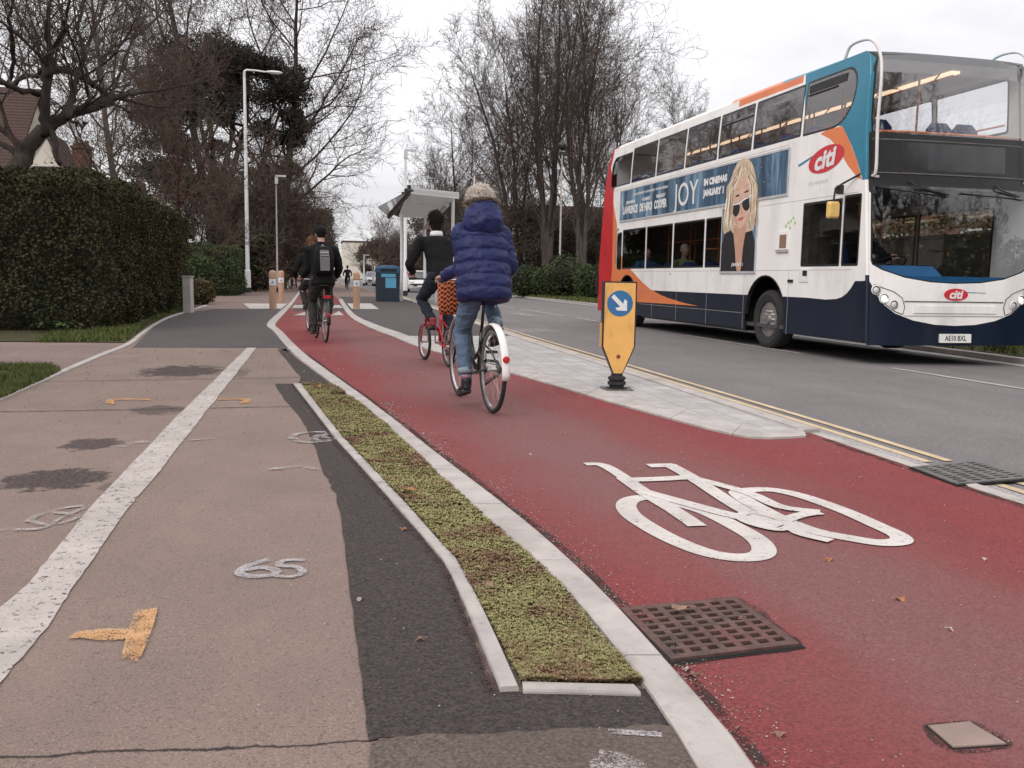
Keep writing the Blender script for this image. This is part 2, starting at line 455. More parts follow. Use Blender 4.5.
# kerb pairs (left px, right px)
KL = [((745, 860), (806, 860)), ((695, 768), (752, 768)), ((642, 686), (684, 686)), ((560, 587), (594, 587)), ((485, 520), (520, 520)), ((416, 455), (436, 455)), ((376, 417), (389, 417)),
      ((333, 385), (346, 385)), ((293, 354), (304, 354)), ((274, 332), (282, 332)), ((267, 324), (275.5, 324.5)), ((280, 312), (286, 312)), ((291.6, 301), (295, 301)), ((302, 287), (304.3, 287))]
def strip_prism(name, pairs, z0, z1, mat, parent=None, segs=1, jitter=0):
    mb = MB(); rings = []
    for (l, r) in pairs:
        rings.append([(l[0], l[1], z0), (l[0], l[1], z1), (r[0], r[1], z1), (r[0], r[1], z0)])
    mb.loft(rings)
    return mb.build(name, mat, parent)
def catmull(pts, n=6, closed=False):
    out = []; m = len(pts)
    rng = range(m if closed else m - 1)
    for i in rng:
        P = [V(pts[(i + k) % m] if closed else pts[min(max(i + k, 0), m - 1)]) for k in (-1, 0, 1, 2)]
        for j in range(n):
            t = j / n
            out.append(.5 * ((2 * P[1]) + (P[2] - P[0]) * t + (2 * P[0] - 5 * P[1] + 4 * P[2] - P[3]) * t * t + (3 * P[1] - P[0] - 3 * P[2] + P[3]) * t ** 3))
    if not closed: out.append(V(pts[-1]))
    return out
klg = [(g(*l), g(*r)) for l, r in KL]
cyc_z = .004
# red cycle path
island_edge = [(340, 300), (350, 315), (370, 327), (395, 337), (416, 345.5), (456, 357.5), (506.6, 372), (560, 388), (613, 403), (714, 431), (762, 439), (809, 437), (860, 455.5), (916, 477), (970, 496), (1024, 514), (1110, 546), (1200, 580)]
ie = xy(island_edge)
left = [r for l, r in klg]
cyc = [(1.3, -2)] + left + [(-.3, 60), (.6, 130), (1.9, 130), (1.75, 60), (1.72, 45)] + ie[:12] + [(xk(y) + .015, y) for y in (5.95, 5.4, 5, 4, 3, 0, -2)]
cp = struct(sheet('cycle_path', cyc, cyc_z, M['red']))
# left kerb stones: split into individual stones, each slightly different
def kerb_run(name, pairs, z1, mat, stone=.9, z0=-.05, gap=.006):
    """kerb stones laid end to end"""
    Lp = catmull([(*p[0], 0) for p in pairs], 5); Rp = catmull([(*p[1], 0) for p in pairs], 5)
    cum = [0]
    for a, b_ in zip(Lp, Lp[1:]): cum.append(cum[-1] + (b_ - a).length)
    def pos(P, s):
        for i in range(len(cum) - 1):
            if s <= cum[i + 1]: 
                t = (s - cum[i]) / max(1e-6, cum[i + 1] - cum[i]); return P[i].lerp(P[i + 1], t)
        return P[-1]
    mb = MB(); s0 = 0; tot = cum[-1]; r = random.Random(3)
    while s0 < tot - .05:
        s1 = min(tot, s0 + stone); zz = z1 + r.uniform(-.002, .002); rings = []
        for k in range(5):
            s_ = s0 + gap / 2 + (s1 - s0 - gap) * k / 4
            l, rr = pos(Lp, s_), pos(Rp, s_); dv = (rr - l)
            e = dv * .07
            rings.append([(l.x, l.y, z0), (l.x, l.y, zz - .006), (l.x + e.x, l.y + e.y, zz), (rr.x - e.x, rr.y - e.y, zz), (rr.x, rr.y, zz - .006), (rr.x, rr.y, z0)])
        mb.loft(rings); s0 = s1
        if s0 > 45: stone = 3
    return mb.build(name, mat)
struct(kerb_run('kerb', klg, .022, M['kerb']))
# line continuing beyond the hump between path and footway
struct(sheet('footway_edge_line', xy([(302, 287), (304.5, 287), (318, 279.5), (316.5, 279.5)]), .01, M['kerb']))
# right kerb of the cycle path / island edge
KR = [((338.5, 300), (342, 299)), ((348, 315), (353, 313.5)), ((367, 327), (374, 324.5)), ((392, 337), (400, 333.5)), ((414, 346), (424, 342.5)), ((455, 358), (466, 354)), ((505, 372.5), (517, 368)), ((560, 388.5), (572, 383)), ((612, 404), (626, 398)), ((680, 423), (694, 416)), ((714, 432), (728, 424)), ((748, 439), (752, 431)), ((775, 440), (770, 432.5)), ((806, 438), (802, 431))]
struct(kerb_run('kerb', [(g(*l), g(*r)) for l, r in KR], .026, M['kerb'], .75))
# island surfaces: dark tarmac by the stop, grey blocks towards the tip
x_k = 4.0
isl = [(348, 311), (351, 313), (373, 324), (399, 333), (423, 342)]
far_isl = xy(isl)
d0 = g(423, 342); d1 = g(398, 333.5)
road_pt = lambda px, py: (x_k, g(px, py)[1])
yb = d1[1] - 1.0
blk = [g(*r) for l, r in KR if r[0] > 415]
blk = [(g(408, 336.5))] + blk + [(xk(y) - .02, y) for y in (6.0, 7.5, 9, 11, 14, yb + .2)]
struct(sheet('island_paving', blk, .012, M['block']))
top = [g(*r) for l, r in KR if r[0] <= 425]
drk = [g(408, 336.5)] + list(reversed([p for p in top if p[1] > g(408, 336.5)[1]])) + [(1.9, 46), (3.0, 47)] + [(xk(y) - .02, y) for y in (46.5, 38, 30, 24, 20, yb + .2)]
struct(sheet('bus_stop_island', drk, .010, M['newfar']))
# pale tactile slabs at the hump
struct(sheet('crossing_slabs', xy([(250, 309), (243, 303.6), (287, 304), (281, 309)]), .008, M['slab']))
struct(sheet('crossing_slabs', xy([(352, 309.5), (347, 303.8), (371, 303.8), (379, 309.5)]), .016, M['slab']))
hs = [g(289, 311), g(294, 304), g(341, 304), g(346, 311)]
struct(sheet('hump_top', [(hs[0][0] + .12, hs[0][1]), (hs[1][0] + .12, hs[1][1]), hs[2], hs[3]], .012, M['newfar']))
for tri in ([(293, 316), (311, 311), (327, 316)], [(331, 316), (339, 311.5), (344, 316)], [(292, 308.5), (294, 305.5), (305, 305.5), (304, 308.5)], [(331, 308.5), (331, 305.5), (340, 305.5), (343, 308.5)]):
    sheet('hump_triangle', xy(tri), .017, M['white'], cp)
# road
xs = [0, .2, 1, 2.4, 7.35, 8.5, 9.5, 10.35, 14, 20]; ys = [-12, 0, 4, 6, 7.5, 11, 17, 24, 30, 46, 80, 160, 320]
mb = MB()
idx = [[mb.add([((xk(y) + .01 + x) if x < 7 else x, y, roadz(min((3.56 + x) if x < 7 else x, 10.35)))]) for x in xs] for y in ys]
for a, b_ in zip(idx, idx[1:]):
    for k in range(len(xs) - 1): mb.face(a[k], a[k + 1], b_[k + 1], b_[k])
road = struct(mb.build('road', M['road']))
# road kerb along the near side: upright kerb beside island, dropped flush further this way
y_tip = g(809, 432)[1]
kk = [((xk(y) - .03, y), (xk(y) + .10, y)) for y in (y_tip - .05, 7, 8, 10, 12, 15, 18, 22, 26, 30, 36, 48, 80, 160, 300)]
struct(kerb_run('kerb', kk, .03, M['kerb'], .9, -.12))
kk = [((xk(y) + .01, y), (xk(y) + .10, y)) for y in (-3, 0, 2, 3, 4, 5, y_tip - .06)]
struct(kerb_run('kerb', kk, .008, M['edging'], .9, -.12))
mb = MB()
mb.loft([[(xk(y) + .10, y, -.0005), (xk(y) + .21, y, roadz(3.8) + .005), (xk(y) + .10, y, -.1)] for y in (-5, 3, 4, 6, 7.5, 11, 17, 24, 30, 46, 80, 300)])
mb.build('gutter_channel', M['gutter'], road)
def road_strip(name, x0, x1, y0, y1, mat, n=8, dz=.006):
    mb = MB()
    rings = []
    for k in range(n + 1):
        y = y0 + (y1 - y0) * k / n; o_x = xk(y) if x0 < 2 else 0; a = mb.add([(x0 + o_x, y, roadz(x0 + (3.6 if o_x else 0)) + dz), (x1 + o_x, y, roadz(x1 + (3.6 if o_x else 0)) + dz)]); rings.append(a)
    for a, b_ in zip(rings, rings[1:]): mb.face(a, a + 1, b_ + 1, b_)
    return mb.build(name, mat, road)
ygd = gr(965, 472)
for x0 in (.215, .37):
    road_strip('yellow_line', x0, x0 + .065, 4.82, 60, M['yellow'], 60)
    road_strip('yellow_line', x0, x0 + .065, -3, 4.25, M['yellow'], 6)
# centre line dashes
for (p0, p1) in (((858, 368.5), (1040, 400)), ((668, 335.5), (780, 354)), ((548, 318), (596, 324)), ((500, 309), (545, 316)), ((480, 304), (505, 308)), ((1120, 414), (1300, 446))):
    a = gr(*p0); b_ = gr(*p1)
    xx = 7.42
    road_strip('centre_line_dash', xx, xx + .1, min(a[1], b_[1]), max(a[1], b_[1]), M['white'], 4)
for (p0, p1) in (((508, 313), (540, 316)), ((498, 329), (560, 332))):
    a = gr(*p0); b_ = gr(*p1)
    road_strip('worn_bay_mark', min(a[0], b_[0]), max(a[0], b_[0]), min(a[1], b_[1]) - .2, max(a[1], b_[1]), M['sprayfaint'], 2)
# far kerb and verge
fk = [(10.15, -12), (10.15, 9), (10.3, 13), (10.6, 20), (11.5, 28), (12.2, 36), (12.4, 48), (12.2, 70), (12.2, 120), (12.2, 320)]
struct(kerb_run('kerb', [((x, y), (x + .13, y)) for x, y in fk], .07, M['kerb'], .9, -.12))
mb = MB(); rings = []
for x, y in fk: rings.append([(x + .13, y, .05), (x + 3.2, y, .09), (x + 60, y, .10)])
idx = [mb.add(r) for r in rings]
for a, b_ in zip(idx, idx[1:]):
    mb.face(a, a + 1, b_ + 1, b_); mb.face(a + 1, a + 2, b_ + 2, b_ + 1)
struct(mb.build('verge', M['soil']))
mb = MB(); rings = []
for x, y in fk: rings.append([(x - .35, y, roadz(10.2) + .012), (x - .02, y, roadz(10.2) + .012)])
idx = [mb.add(r) for r in rings]
for a, b_ in zip(idx, idx[1:]): mb.face(a, a + 1, b_ + 1, b_)
mb.build('gutter_channel', M['gutter'], road)

# ---- left footway details
# dark newer tarmac further on
struct(sheet('dark_footway', xy([(133, 347.5), (155, 325), (170, 318), (186, 313), (215, 309), (281, 309), (266, 324), (274, 333), (292, 353), (285, 351), (277, 348)]), .004, M['newfar']))
# strip of dark tarmac beside the planting bed
lefte = [(278, 350), (289, 364), (301, 377.5), (298, 384), (275, 384), (280, 393), (286, 402), (296, 412), (301, 420), (306, 427), (312, 441), (316, 450), (323.5, 475), (329, 482), (332, 488), (337, 495), (341, 519), (344, 545), (350, 595), (357, 650), (363, 699), (368, 742)]
righte = [(640, 728), (700, 774), (640, 690), (520, 694), (500, 694), (447, 567), (400, 512), (336, 440), (293.5, 385), (330, 384), (293, 356), (283, 347)]
pts = lefte + [(380, 740), (430, 737), (500, 735), (560, 733), (640, 729), (672, 727)] + [(645, 690), (520, 692), (490, 690), (448, 570), (402, 514), (338, 442), (296, 386), (331, 384), (294, 357), (286, 349)]
rj = random.Random(4)
def rough_edge(pts, amp, n=5):
    out = []
    for a, b_ in zip(pts, pts[1:]):
        for k in range(n):
            t = k / n; x = a[0] + (b_[0] - a[0]) * t; y = a[1] + (b_[1] - a[1]) * t
            out.append((x + rj.gauss(0, amp), y + rj.gauss(0, amp)))
    out.append(pts[-1]); return out
pg = rough_edge(xy(pts), .004, 3)
struct(sheet('tarmac_strip', pg, .004, M['new']))
# worn repair along the bottom
pts2 = [(371, 744), (430, 738), (500, 736), (560, 733), (640, 729), (675, 727), (720, 770), (790, 860), (300, 880), (370, 800)]
struct(sheet('tarmac_repair', rough_edge(xy(pts2), .005, 4), .008, M['patch']))
# planting bed
bed_out = [(301, 385), (331, 385), (343.5, 393), (376, 418), (416, 456), (485, 521), (560, 588), (633, 680), (641, 687), (522, 687), (458, 565), (412, 512), (343.5, 440)]
m, q, b = new_mat('bed_soil'); o_ = q.obj()
c = q.mix(q.ramp(q.noise(o_, 25, 5, .7), [(.35, 0), (.65, 1)]), (.05, .03, .025), (.12, .085, .05))
finish(q, b, c, .95, q.bump(q.noise(o_, 60, 3), 1, .03), 0, .2)
bedg = xy(bed_out)
bed = struct(sheet('planting_bed', bedg, .009, m))
ed0 = ed = [((293.5, 385), (301.5, 385)), ((315, 413), (322.5, 413)), ((336, 440), (344.5, 440)), ((368, 476), (378, 476)), ((400, 512), (412, 512)), ((424, 540), (436, 540)), ((446, 567), (459, 565)), ((472, 625), (487.5, 622)), ((500, 694), (519, 693))]
struct(kerb_run('bed_edging', [(g(*l), g(*r)) for l, r in ed], .018, M['edging'], .9))
ed = [((521, 686), (522, 695)), ((580, 688), (582, 696)), ((634, 689), (642, 698))]
struct(kerb_run('bed_edging', [(g(*l), g(*r)) for l, r in ed], .017, M['edging'], 1.2))
# sedum ground cover: many tiny leaf rosettes
def inpoly(x, y, P):
    ins = False; j = len(P) - 1
    for i in range(len(P)):
        if (P[i][1] > y) != (P[j][1] > y) and x < (P[j][0] - P[i][0]) * (y - P[i][1]) / (P[j][1] - P[i][1]) + P[i][0]: ins = not ins
        j = i
    return ins
def leafmat(name, stops, rough=.7, sc_=7, hue=.3):
    m, q, b = new_mat(name); o = q.obj()
    n1 = q.noise(o, sc_, 5, .65)
    c = q.ramp(n1, stops)
    n2 = q.noise(o, sc_ * 22, 2, .6)
    c = q.mix(q.ramp(n2, [(.35, hue), (.6, 0)]), c, mul(stops[0][1], .6))
    finish(q, b, c, rough, None, 0, .25)
    return m
M['sedum_'] = leafmat('sedum_leaves', [(.26, (.15, .075, .055)), (.38, (.22, .15, .085)), (.48, (.25, .215, .095)), (.60, (.27, .265, .10)), (.72, (.32, .295, .12)), (.82, (.28, .17, .10))], .7, 8, .2)
m, q, b = new_mat('sedum_rosettes'); o_ = q.obj()
fine = q.noise(o_, 42, 3, .65); mid = q.noise(o_, 9, 4, .6); big = q.noise(q.mapping(o_, (1, 1, 1), (2, 5, 0)), 2.4, 5, .65)
gcol = q.mix(q.ramp(fine, [(.3, 0), (.7, 1)]), (.165, .15, .065), (.35, .315, .145))
bcol = q.mix(q.ramp(fine, [(.3, 0), (.7, 1)]), (.115, .06, .042), (.27, .165, .10))
c = q.mix(q.ramp(q.math('ADD', q.math('MULTIPLY', big, .6), q.math('MULTIPLY', mid, .4)), [(.40, 1), (.52, 0)]), gcol, bcol)
finish(q, b, c, .75, None, 0, .2); M['sedum'] = m
mb = MB(); r = random.Random(11)
ys_ = [p[1] for p in bedg]; xs_ = [p[0] for p in bedg]
cnt = 0
for _ in range(90000):
    # denser towards the camera
    y = min(ys_) + (max(ys_) - min(ys_)) * r.random() ** 2.1; x = r.uniform(min(xs_), max(xs_))
    if not inpoly(x, y, bedg): continue
    dn = mnoise.noise((x * 2.6, y * 2.6, 0)) + .5 * mnoise.noise((x * 7, y * 7, 3))
    if dn < -.85 + min(.6, max(0, (y - 4.5) * .16)) + r.uniform(-.25, .25): continue
    cnt += 1
    far = max(1., y / 2.6); R_ = r.uniform(.0045, .010) * min(far, 1.8); h = .002 + max(0, .010 + .016 * dn) * r.uniform(.3, 1.1)
    base = V((x, y, .008 + h)); k0 = r.random() * 6
    nl = 4
    for k in range(nl):
        a = k0 + 2 * PI * k / nl + r.uniform(-.3, .3); u = V((math.cos(a), math.sin(a), r.uniform(.3, 1.1))).normalized()
        s_ = V((-math.sin(a), math.cos(a), 0)) * R_ * .42
        t = base + u * R_ * r.uniform(.9, 1.5)
        mb.poly([base - s_ * .4, base + u * R_ * .6 + s_, t, base + u * R_ * .6 - s_])
    if cnt > 24000: break
stuff(mb.build('sedum', M['sedum'], fix=False))
# white dividing line with ragged edges
mb = MB(); r = random.Random(5)
Lpx = [(-143, 768), (0, 609), (27, 586), (87, 512), (169, 425), (247, 348)]; Rpx = [(-68, 768), (52, 622), (74, 586), (127, 512), (196, 425), (256.5, 348)]
Lg = [V((*p, 0)) for p in xy(Lpx)]; Rg = [V((*p, 0)) for p in xy(Rpx)]
def resample(P, n):
    cum = [0]
    for a, b_ in zip(P, P[1:]): cum.append(cum[-1] + (b_ - a).length)
    out = []; i = 0
    for k in range(n + 1):
        s_ = cum[-1] * k / n
        while i < len(P) - 2 and cum[i + 1] < s_: i += 1
        out.append(P[i].lerp(P[i + 1], min(1, (s_ - cum[i]) / (cum[i + 1] - cum[i]))))
    return out
n = 420
La, Ra = resample(Lg, n), resample(Rg, n)
rings = []
for k, (a, b_) in enumerate(zip(La, Ra)):
    wl = mnoise.noise((k * .06, 1.3, 0)) * .006 + mnoise.noise((k * .35, 5, 0)) * .005
    wr = mnoise.noise((k * .05, 9.3, 0)) * .009 + mnoise.noise((k * .4, 2, 4)) * .007
    rings.append(mb.add([(a.x + wl, a.y, .005), (b_.x + wr, b_.y, .005)]))
for a, b_ in zip(rings, rings[1:]): mb.face(a, a + 1, b_ + 1, b_)
mb.build('white_dividing_line', M['white'], foot, fix=False)
def stroke(mb, pts, wd, z, n=5, closed=False, px=True):
    P = catmull([(*(g(*p) if px else p), 0) for p in pts], n, closed)
    m_ = len(P); st = []
    for i, p in enumerate(P):
        a = P[i - 1] if (i or closed) else p; b_ = P[(i + 1) % m_] if (i < m_ - 1 or closed) else p
        d = (b_ - a); d.normalize(); nn = V((-d.y, d.x, 0)); ww = wd / 2
        st.append(mb.add([(p.x - nn.x * ww, p.y - nn.y * ww, z), (p.x + nn.x * ww, p.y + nn.y * ww, z)]))
    rng = list(zip(st, st[1:])) + ([(st[-1], st[0])] if closed else [])
    for a, b_ in rng: mb.face(a, a + 1, b_ + 1, b_)
# cycle symbol
mb = MB()
c6 = lambda l: [(560 + x / 3, 430 + y / 3) for x, y in l]
z0 = cyc_z + .004
wheelL = c6([(198, 230), (215, 213), (260, 207), (330, 220), (430, 247), (520, 290), (590, 332), (612, 365), (590, 384), (520, 387), (430, 370), (330, 330), (250, 285), (210, 255)])
wheelR = [(740, 493), (768, 491), (800, 497), (843, 512), (877, 527), (898, 537), (900, 543), (880, 544.5), (850, 540), (815, 533), (785, 522), (757, 508), (741, 498)]
stroke(mb, wheelL, .10, z0, 5, True)
stroke(mb, wheelR, .095, z0 + .001, 5, True)
lines = [([(75, 107), (130, 110), (200, 152)], .06), ([(190, 148), (265, 200), (340, 245), (412, 294)], .07), ([(265, 112), (345, 110)], .075), ([(325, 108), (400, 150), (540, 240), (650, 292)], .07),
         ([(205, 155), (300, 152), (385, 147)], .075), ([(250, 190), (430, 240), (540, 268), (660, 295)], .07), ([(395, 148), (560, 193), (660, 236), (780, 252)], .06),
         ([(640, 290), (720, 262), (780, 254)], .055), ([(690, 285), (715, 315), (812, 340)], .05)]
for k, (l, wd) in enumerate(lines): stroke(mb, c6(l), wd * 1.3, z0 + .002 + k * .0003, 4)
stroke(mb, c6([(540, 262), (580, 255), (640, 268), (690, 290), (660, 306), (600, 296), (550, 278)]), .05, z0 + .005, 4, True)
mb.build('bicycle_symbol', M['symbol'], cp, fix=False)
# dirt gathered along the kerb faces, loose grit
M['dirt'] = chalk('kerb_dirt', (.07, .042, .038), .45)
def edge_dirt(pts, wd, z, nm, par):
    mb = MB(); r = random.Random(9)
    P = catmull([(*p, 0) for p in pts], 6)
    for j in range(4):
        o1 = r.gauss(0, wd * .2)
        stroke(mb, [(p.x + o1 + r.gauss(0, wd * .12), p.y + r.gauss(0, wd * .1)) for p in P[::2]], wd * r.uniform(.25, .7), z + j * .0002, 3, px=False)
    mb.build(nm, M['dirt'], par, fix=False)
edge_dirt([(r_[0] + .035, r_[1]) for l_, r_ in klg[1:9]], .06, .0052, 'edge_dirt', cp)
edge_dirt([(xk(y) - .03, y) for y in (5.6, 5, 4.4, 3.8, 3, 2)], .07, .0052, 'edge_dirt', cp)
edge_dirt([g(*p) for p in island_edge[5:12]], .05, .0052, 'edge_dirt', cp)
for gpx in ([(622, 611), (680, 605.5), (737, 600), (770, 624), (800, 648.5), (735, 657), (670, 664.5), (645, 637), (622, 611)], [(927, 729), (970, 724.5), (1007, 747), (952, 751), (927, 729)]):
    edge_dirt([g(*p) for p in gpx], .03, .0054, 'edge_dirt', cp)
edge_dirt([(l_[0] - .015, l_[1]) for l_, r_ in [(g(*a), g(*b_)) for a, b_ in ed0]], .04, .0085, 'edge_dirt', foot)
mb = MB(); r = random.Random(77); k = 0
while k < 5200:
    y = 1.6 + 12 * r.random() ** 1.8; x = r.uniform(-3.2, 3.6)
    if r.random() < .45:
        (lx, ly), (rx, ry) = r.choice(klg[1:7]); x, y = rx + abs(r.gauss(0, .07)), ry + r.uniform(-.8, .8)
    k += 1; s_ = r.uniform(.0012, .0034) * max(1, y / 4)
    mb.ell((x, y, .007), (s_, s_ * r.uniform(.6, 1), s_ * .6), 5, 3)
m, q, b = new_mat('loose_grit'); o_ = q.obj(); finish(q, b, q.ramp(q.noise(o_, 70, 1), [(.35, (.09, .07, .06)), (.5, (.25, .2, .17)), (.65, (.5, .45, .4))]), .9); M['grit'] = m
stuff(mb.build('loose_grit', M['grit'], fix=False))
# spray marks on the footway
def spray(strokes, wd, mat, nm, z=.009):
    mb = MB(); r = random.Random(len(nm) + int(strokes[0][0][0])); lay = 0
    for s_ in strokes:
        G_ = [g(*p) for p in s_]
        for j in range(7):
            ox, oy = r.gauss(0, wd * .26), r.gauss(0, wd * .26); lay += 1
            stroke(mb, [(x + ox + r.gauss(0, wd * .06), y + oy + r.gauss(0, wd * .06)) for x, y in G_], wd * r.uniform(.25, .6), z - .003 + lay * .00004, 5, px=False)
    mb.build(nm, mat, foot, fix=False)
spray([[(75, 638), (100, 634), (125, 633)], [(78, 634), (105, 638), (131, 637)]], .045, M['orange'], 'spray_mark')
spray([[(150, 612), (143, 634), (131, 660)], [(146, 612), (139, 634), (133, 660)]], .045, M['orange'], 'spray_mark', .0105)
spray([[(268, 561), (248, 567), (240, 574), (252, 578), (270, 577), (277, 572), (262, 569), (246, 572)], [(305, 561), (283, 562), (281, 567), (297, 568), (303, 574), (292, 578), (274, 577)]], .03, M['spray'], 'spray_mark')
spray([[(82, 507), (60, 510), (30, 520), (50, 526), (78, 518), (48, 514), (26, 523)], [(84, 509), (60, 520), (40, 530), (0, 531)]], .03, M['sprayfaint'], 'spray_mark')
spray([[(290, 438), (300, 434), (325, 433), (337, 438), (320, 443), (298, 442), (291, 438)], [(333, 434), (318, 437), (316, 441), (335, 440), (322, 437)]], .05, M['sprayfaint'], 'spray_mark', .011)
spray([[(112, 404), (115, 400), (150, 400)], [(220, 400), (245, 400), (243, 404)]], .06, M['orangefaint'], 'spray_mark')
spray([[(120, 447), (150, 442)], [(190, 441), (215, 439)], [(270, 470), (300, 467), (315, 470)]], .06, M['sprayfaint'], 'spray_mark')
spray([[(612, 736), (640, 738), (660, 739)]], .02, M['spray'], 'spray_mark', .013)
mb = MB(); mb.poly([(*p, .0095) for p in xy([(588, 768), (600, 753), (625, 757), (648, 768), (640, 790), (600, 785)])]); mb.build('pale_stain', M['sprayfaint'], foot)
# verge beneath the hedge, driveway, grass patch
struct(sheet('hedge_verge', xy([(-260, 344), (-60, 343), (0, 342), (70, 342.5), (124, 343), (132, 338), (150, 325), (166, 317.5), (185, 312), (203, 304)]) + [(-4.6, 40), (-14, 40), (-14, 16)], .012, M['soil']))
struct(sheet('driveway', xy([(-260, 346), (0, 344.5), (120, 346.5), (60, 372), (-260, 372)]), .006, M['drive']))
gp = xy([(-300, 380), (-100, 370), (0, 367), (50, 367.5), (61, 372), (40, 383), (0, 401), (-300, 520)])
struct(sheet('grass_patch', gp, .012, M['soil']))
ev = [(g(-40, 418), g(-40, 421)), (g(0, 398.5), g(0, 401.5)), (g(60, 371.5), g(64, 373)), (g(100, 354.5), g(105, 355.5)), (g(127, 343.5), g(132, 344)), (g(140, 333.5), g(144, 334)), (g(155, 323.5), g(158, 324)), (g(168, 317), g(171, 317.5)), (g(185, 311.5), g(188, 312)), (g(205, 305.3), g(209, 305.6))]
struct(kerb_run('footway_edging', ev, .016, M['edging'], 1.2))
struct(sheet('far_verge', [(-14, 44), (-4.2, 44), (-3.0, 60), (-2.2, 100), (-2, 300), (-14, 300)], .03, M['soil']))
def grass(name, P, n, hmin, hmax, seed, wd=.008, z=.012):
    mb = MB(); r = random.Random(seed); X = [p[0] for p in P]; Y = [p[1] for p in P]; k = 0
    while k < n:
        x, y = r.uniform(min(X), max(X)), r.uniform(min(Y), max(Y))
        if not inpoly(x, y, P): k += .15; continue
        k += 1
        if mnoise.noise((x * 1.7, y * 1.7, seed)) < -.25: continue
        a = r.random() * 6.28; h = r.uniform(hmin, hmax); l = V((math.cos(a), math.sin(a), 0)) * h * r.uniform(.1, .8); s_ = V((-math.sin(a), math.cos(a), 0)) * wd
        p = V((x, y, z)); mb.poly([p - s_, p + s_, p + l + V((0, 0, h))])
    return stuff(mb.build(name, M['grass'], fix=False))
grass('grass', xy([(-40, 372), (0, 367), (50, 367.5), (61, 372), (40, 383), (0, 401), (-40, 418)]), 14000, .03, .08, 1, .005)
grass('grass', xy([(35, 343), (50, 336), (110, 331), (148, 325), (140, 331), (126, 342)]), 6000, .03, .12, 2, .009)
grass('grass', xy([(150, 325), (166, 317), (185, 311), (180, 309), (150, 320)]), 1500, .03, .12, 3, .009)
grass('grass', [(-6.5, 44.5), (-4.3, 44.5), (-3.1, 60), (-2.3, 90), (-5.5, 90)], 9000, .05, .2, 4, .02, .03)
grass('grass', [(10.4, 6), (13, 6), (14, 24), (15.3, 36), (15, 60), (12.5, 60), (12.3, 36), (11.7, 28), (10.8, 20), (10.5, 13)], 22000, .05, .2, 6, .02, .07)
# ================================================================ VEGETATION
def bark(name, a, b_):
    m, q, b = new_mat(name); o = q.obj()
    n1 = q.noise(q.mapping(o, (1, 1, .3)), 5, 6, .7)
    c = q.mix(q.ramp(n1, [(.35, 0), (.65, 1)]), a, b_)
    finish(q, b, c, .95, None, 0, .15); return m
M['bark'] = bark('grey_brown_bark', (.05, .039, .035), (.10, .08, .071))
M['bark_dark'] = bark('dark_bark', (.036, .029, .026), (.075, .06, .053))
M['twig'] = bark('twigs', (.075, .056, .050), (.135, .102, .09))
M['twig_brown'] = bark('brown_twigs', (.075, .054, .044), (.14, .104, .082))
M['bark_red'] = bark('red_brown_bark', (.05, .026, .02), (.10, .05, .036))
M['hedge'] = leafmat('hedge_leaves', [(.3, (.024, .024, .011)), (.45, (.045, .047, .019)), (.57, (.072, .066, .028)), (.72, (.088, .062, .033))], .8, 1.5, .6)
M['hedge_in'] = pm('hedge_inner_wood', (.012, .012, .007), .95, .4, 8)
M['box'] = leafmat('box_leaves', [(.3, (.03, .05, .015)), (.55, (.06, .085, .028)), (.7, (.10, .12, .045))], .6, 3, .5)
M['rust'] = leafmat('russet_leaves', [(.3, (.07, .06, .025)), (.55, (.12, .09, .04)), (.7, (.13, .07, .045))], .7, 4, .4)
M['conifer'] = leafmat('conifer_needles', [(.3, (.030, .029, .023)), (.55, (.048, .045, .035)), (.72, (.066, .059, .045))], .8, 1.2, .4)
M['ever'] = leafmat('evergreen_leaves', [(.3, (.024, .034, .013)), (.55, (.045, .06, .022)), (.7, (.075, .085, .035))], .6, 1.6, .5)
M['ivy'] = leafmat('ivy_leaves', [(.3, (.042, .034, .027)), (.55, (.072, .057, .042)), (.72, (.10, .076, .052))], .7, 1.3, .45)
M['brush'] = leafmat('winter_brush', [(.3, (.06, .043, .034)), (.55, (.105, .075, .056)), (.72, (.14, .095, .062))], .85, 1.3, .4)

def grow(mb, r, p, d, L, rad, lev, P, out):
    """one wandering branch, then its children"""
    nseg = P['segs'][lev]; pts = [p.copy()]; rr = [rad]; dirs = []
    end = P['taper'][lev]
    for i in range(nseg):
        w_ = V((r.gauss(0, 1), r.gauss(0, 1), r.gauss(0, 1))) * P['wander'][lev]
        d = (d + w_ + V((0, 0, P['up'][lev])) ).normalized()
        p = p + d * (L / nseg)
        pts.append(p.copy()); rr.append(rad * (1 - (1 - end) * (i + 1) / nseg)); dirs.append(d.copy())
    tgt = mb[0] if lev <= P['trunk_lev'] else mb[1]
    tgt.tube(pts, rr, P['sides'][lev], cap=lev == 0)
    if lev + 1 >= P['levels']: return
    nc = P['kids'][lev]; nc = r.randint(int(nc * .8), max(1, int(nc * 1.2 + .5)))
    t0 = P['start'][lev]
    for k in range(nc):
        t = t0 + (1 - t0) * (k + r.random()) / nc
        x = t * nseg; i = min(int(x), nseg - 1); q0 = pts[i].lerp(pts[i + 1], x - i)
        rl = rr[i] + (rr[i + 1] - rr[i]) * (x - i)
        dd = dirs[i]; ax = dd.orthogonal().normalized(); ax.rotate(Matrix.Rotation(r.random() * 2 * PI, 3, dd))
        ang = math.radians(r.uniform(*P['angle'][lev]))
        nd = (dd * math.cos(ang) + ax * math.sin(ang)).normalized()
        ll = L * P['ratio'][lev] * r.uniform(.65, 1.15) * (1.15 - P['short'][lev] * t)
        grow(mb, r, q0, nd, ll, max(P['minr'], min(rl * .8, rl * P['rr'][lev] * r.uniform(.8, 1.2))), lev + 1, P, out)
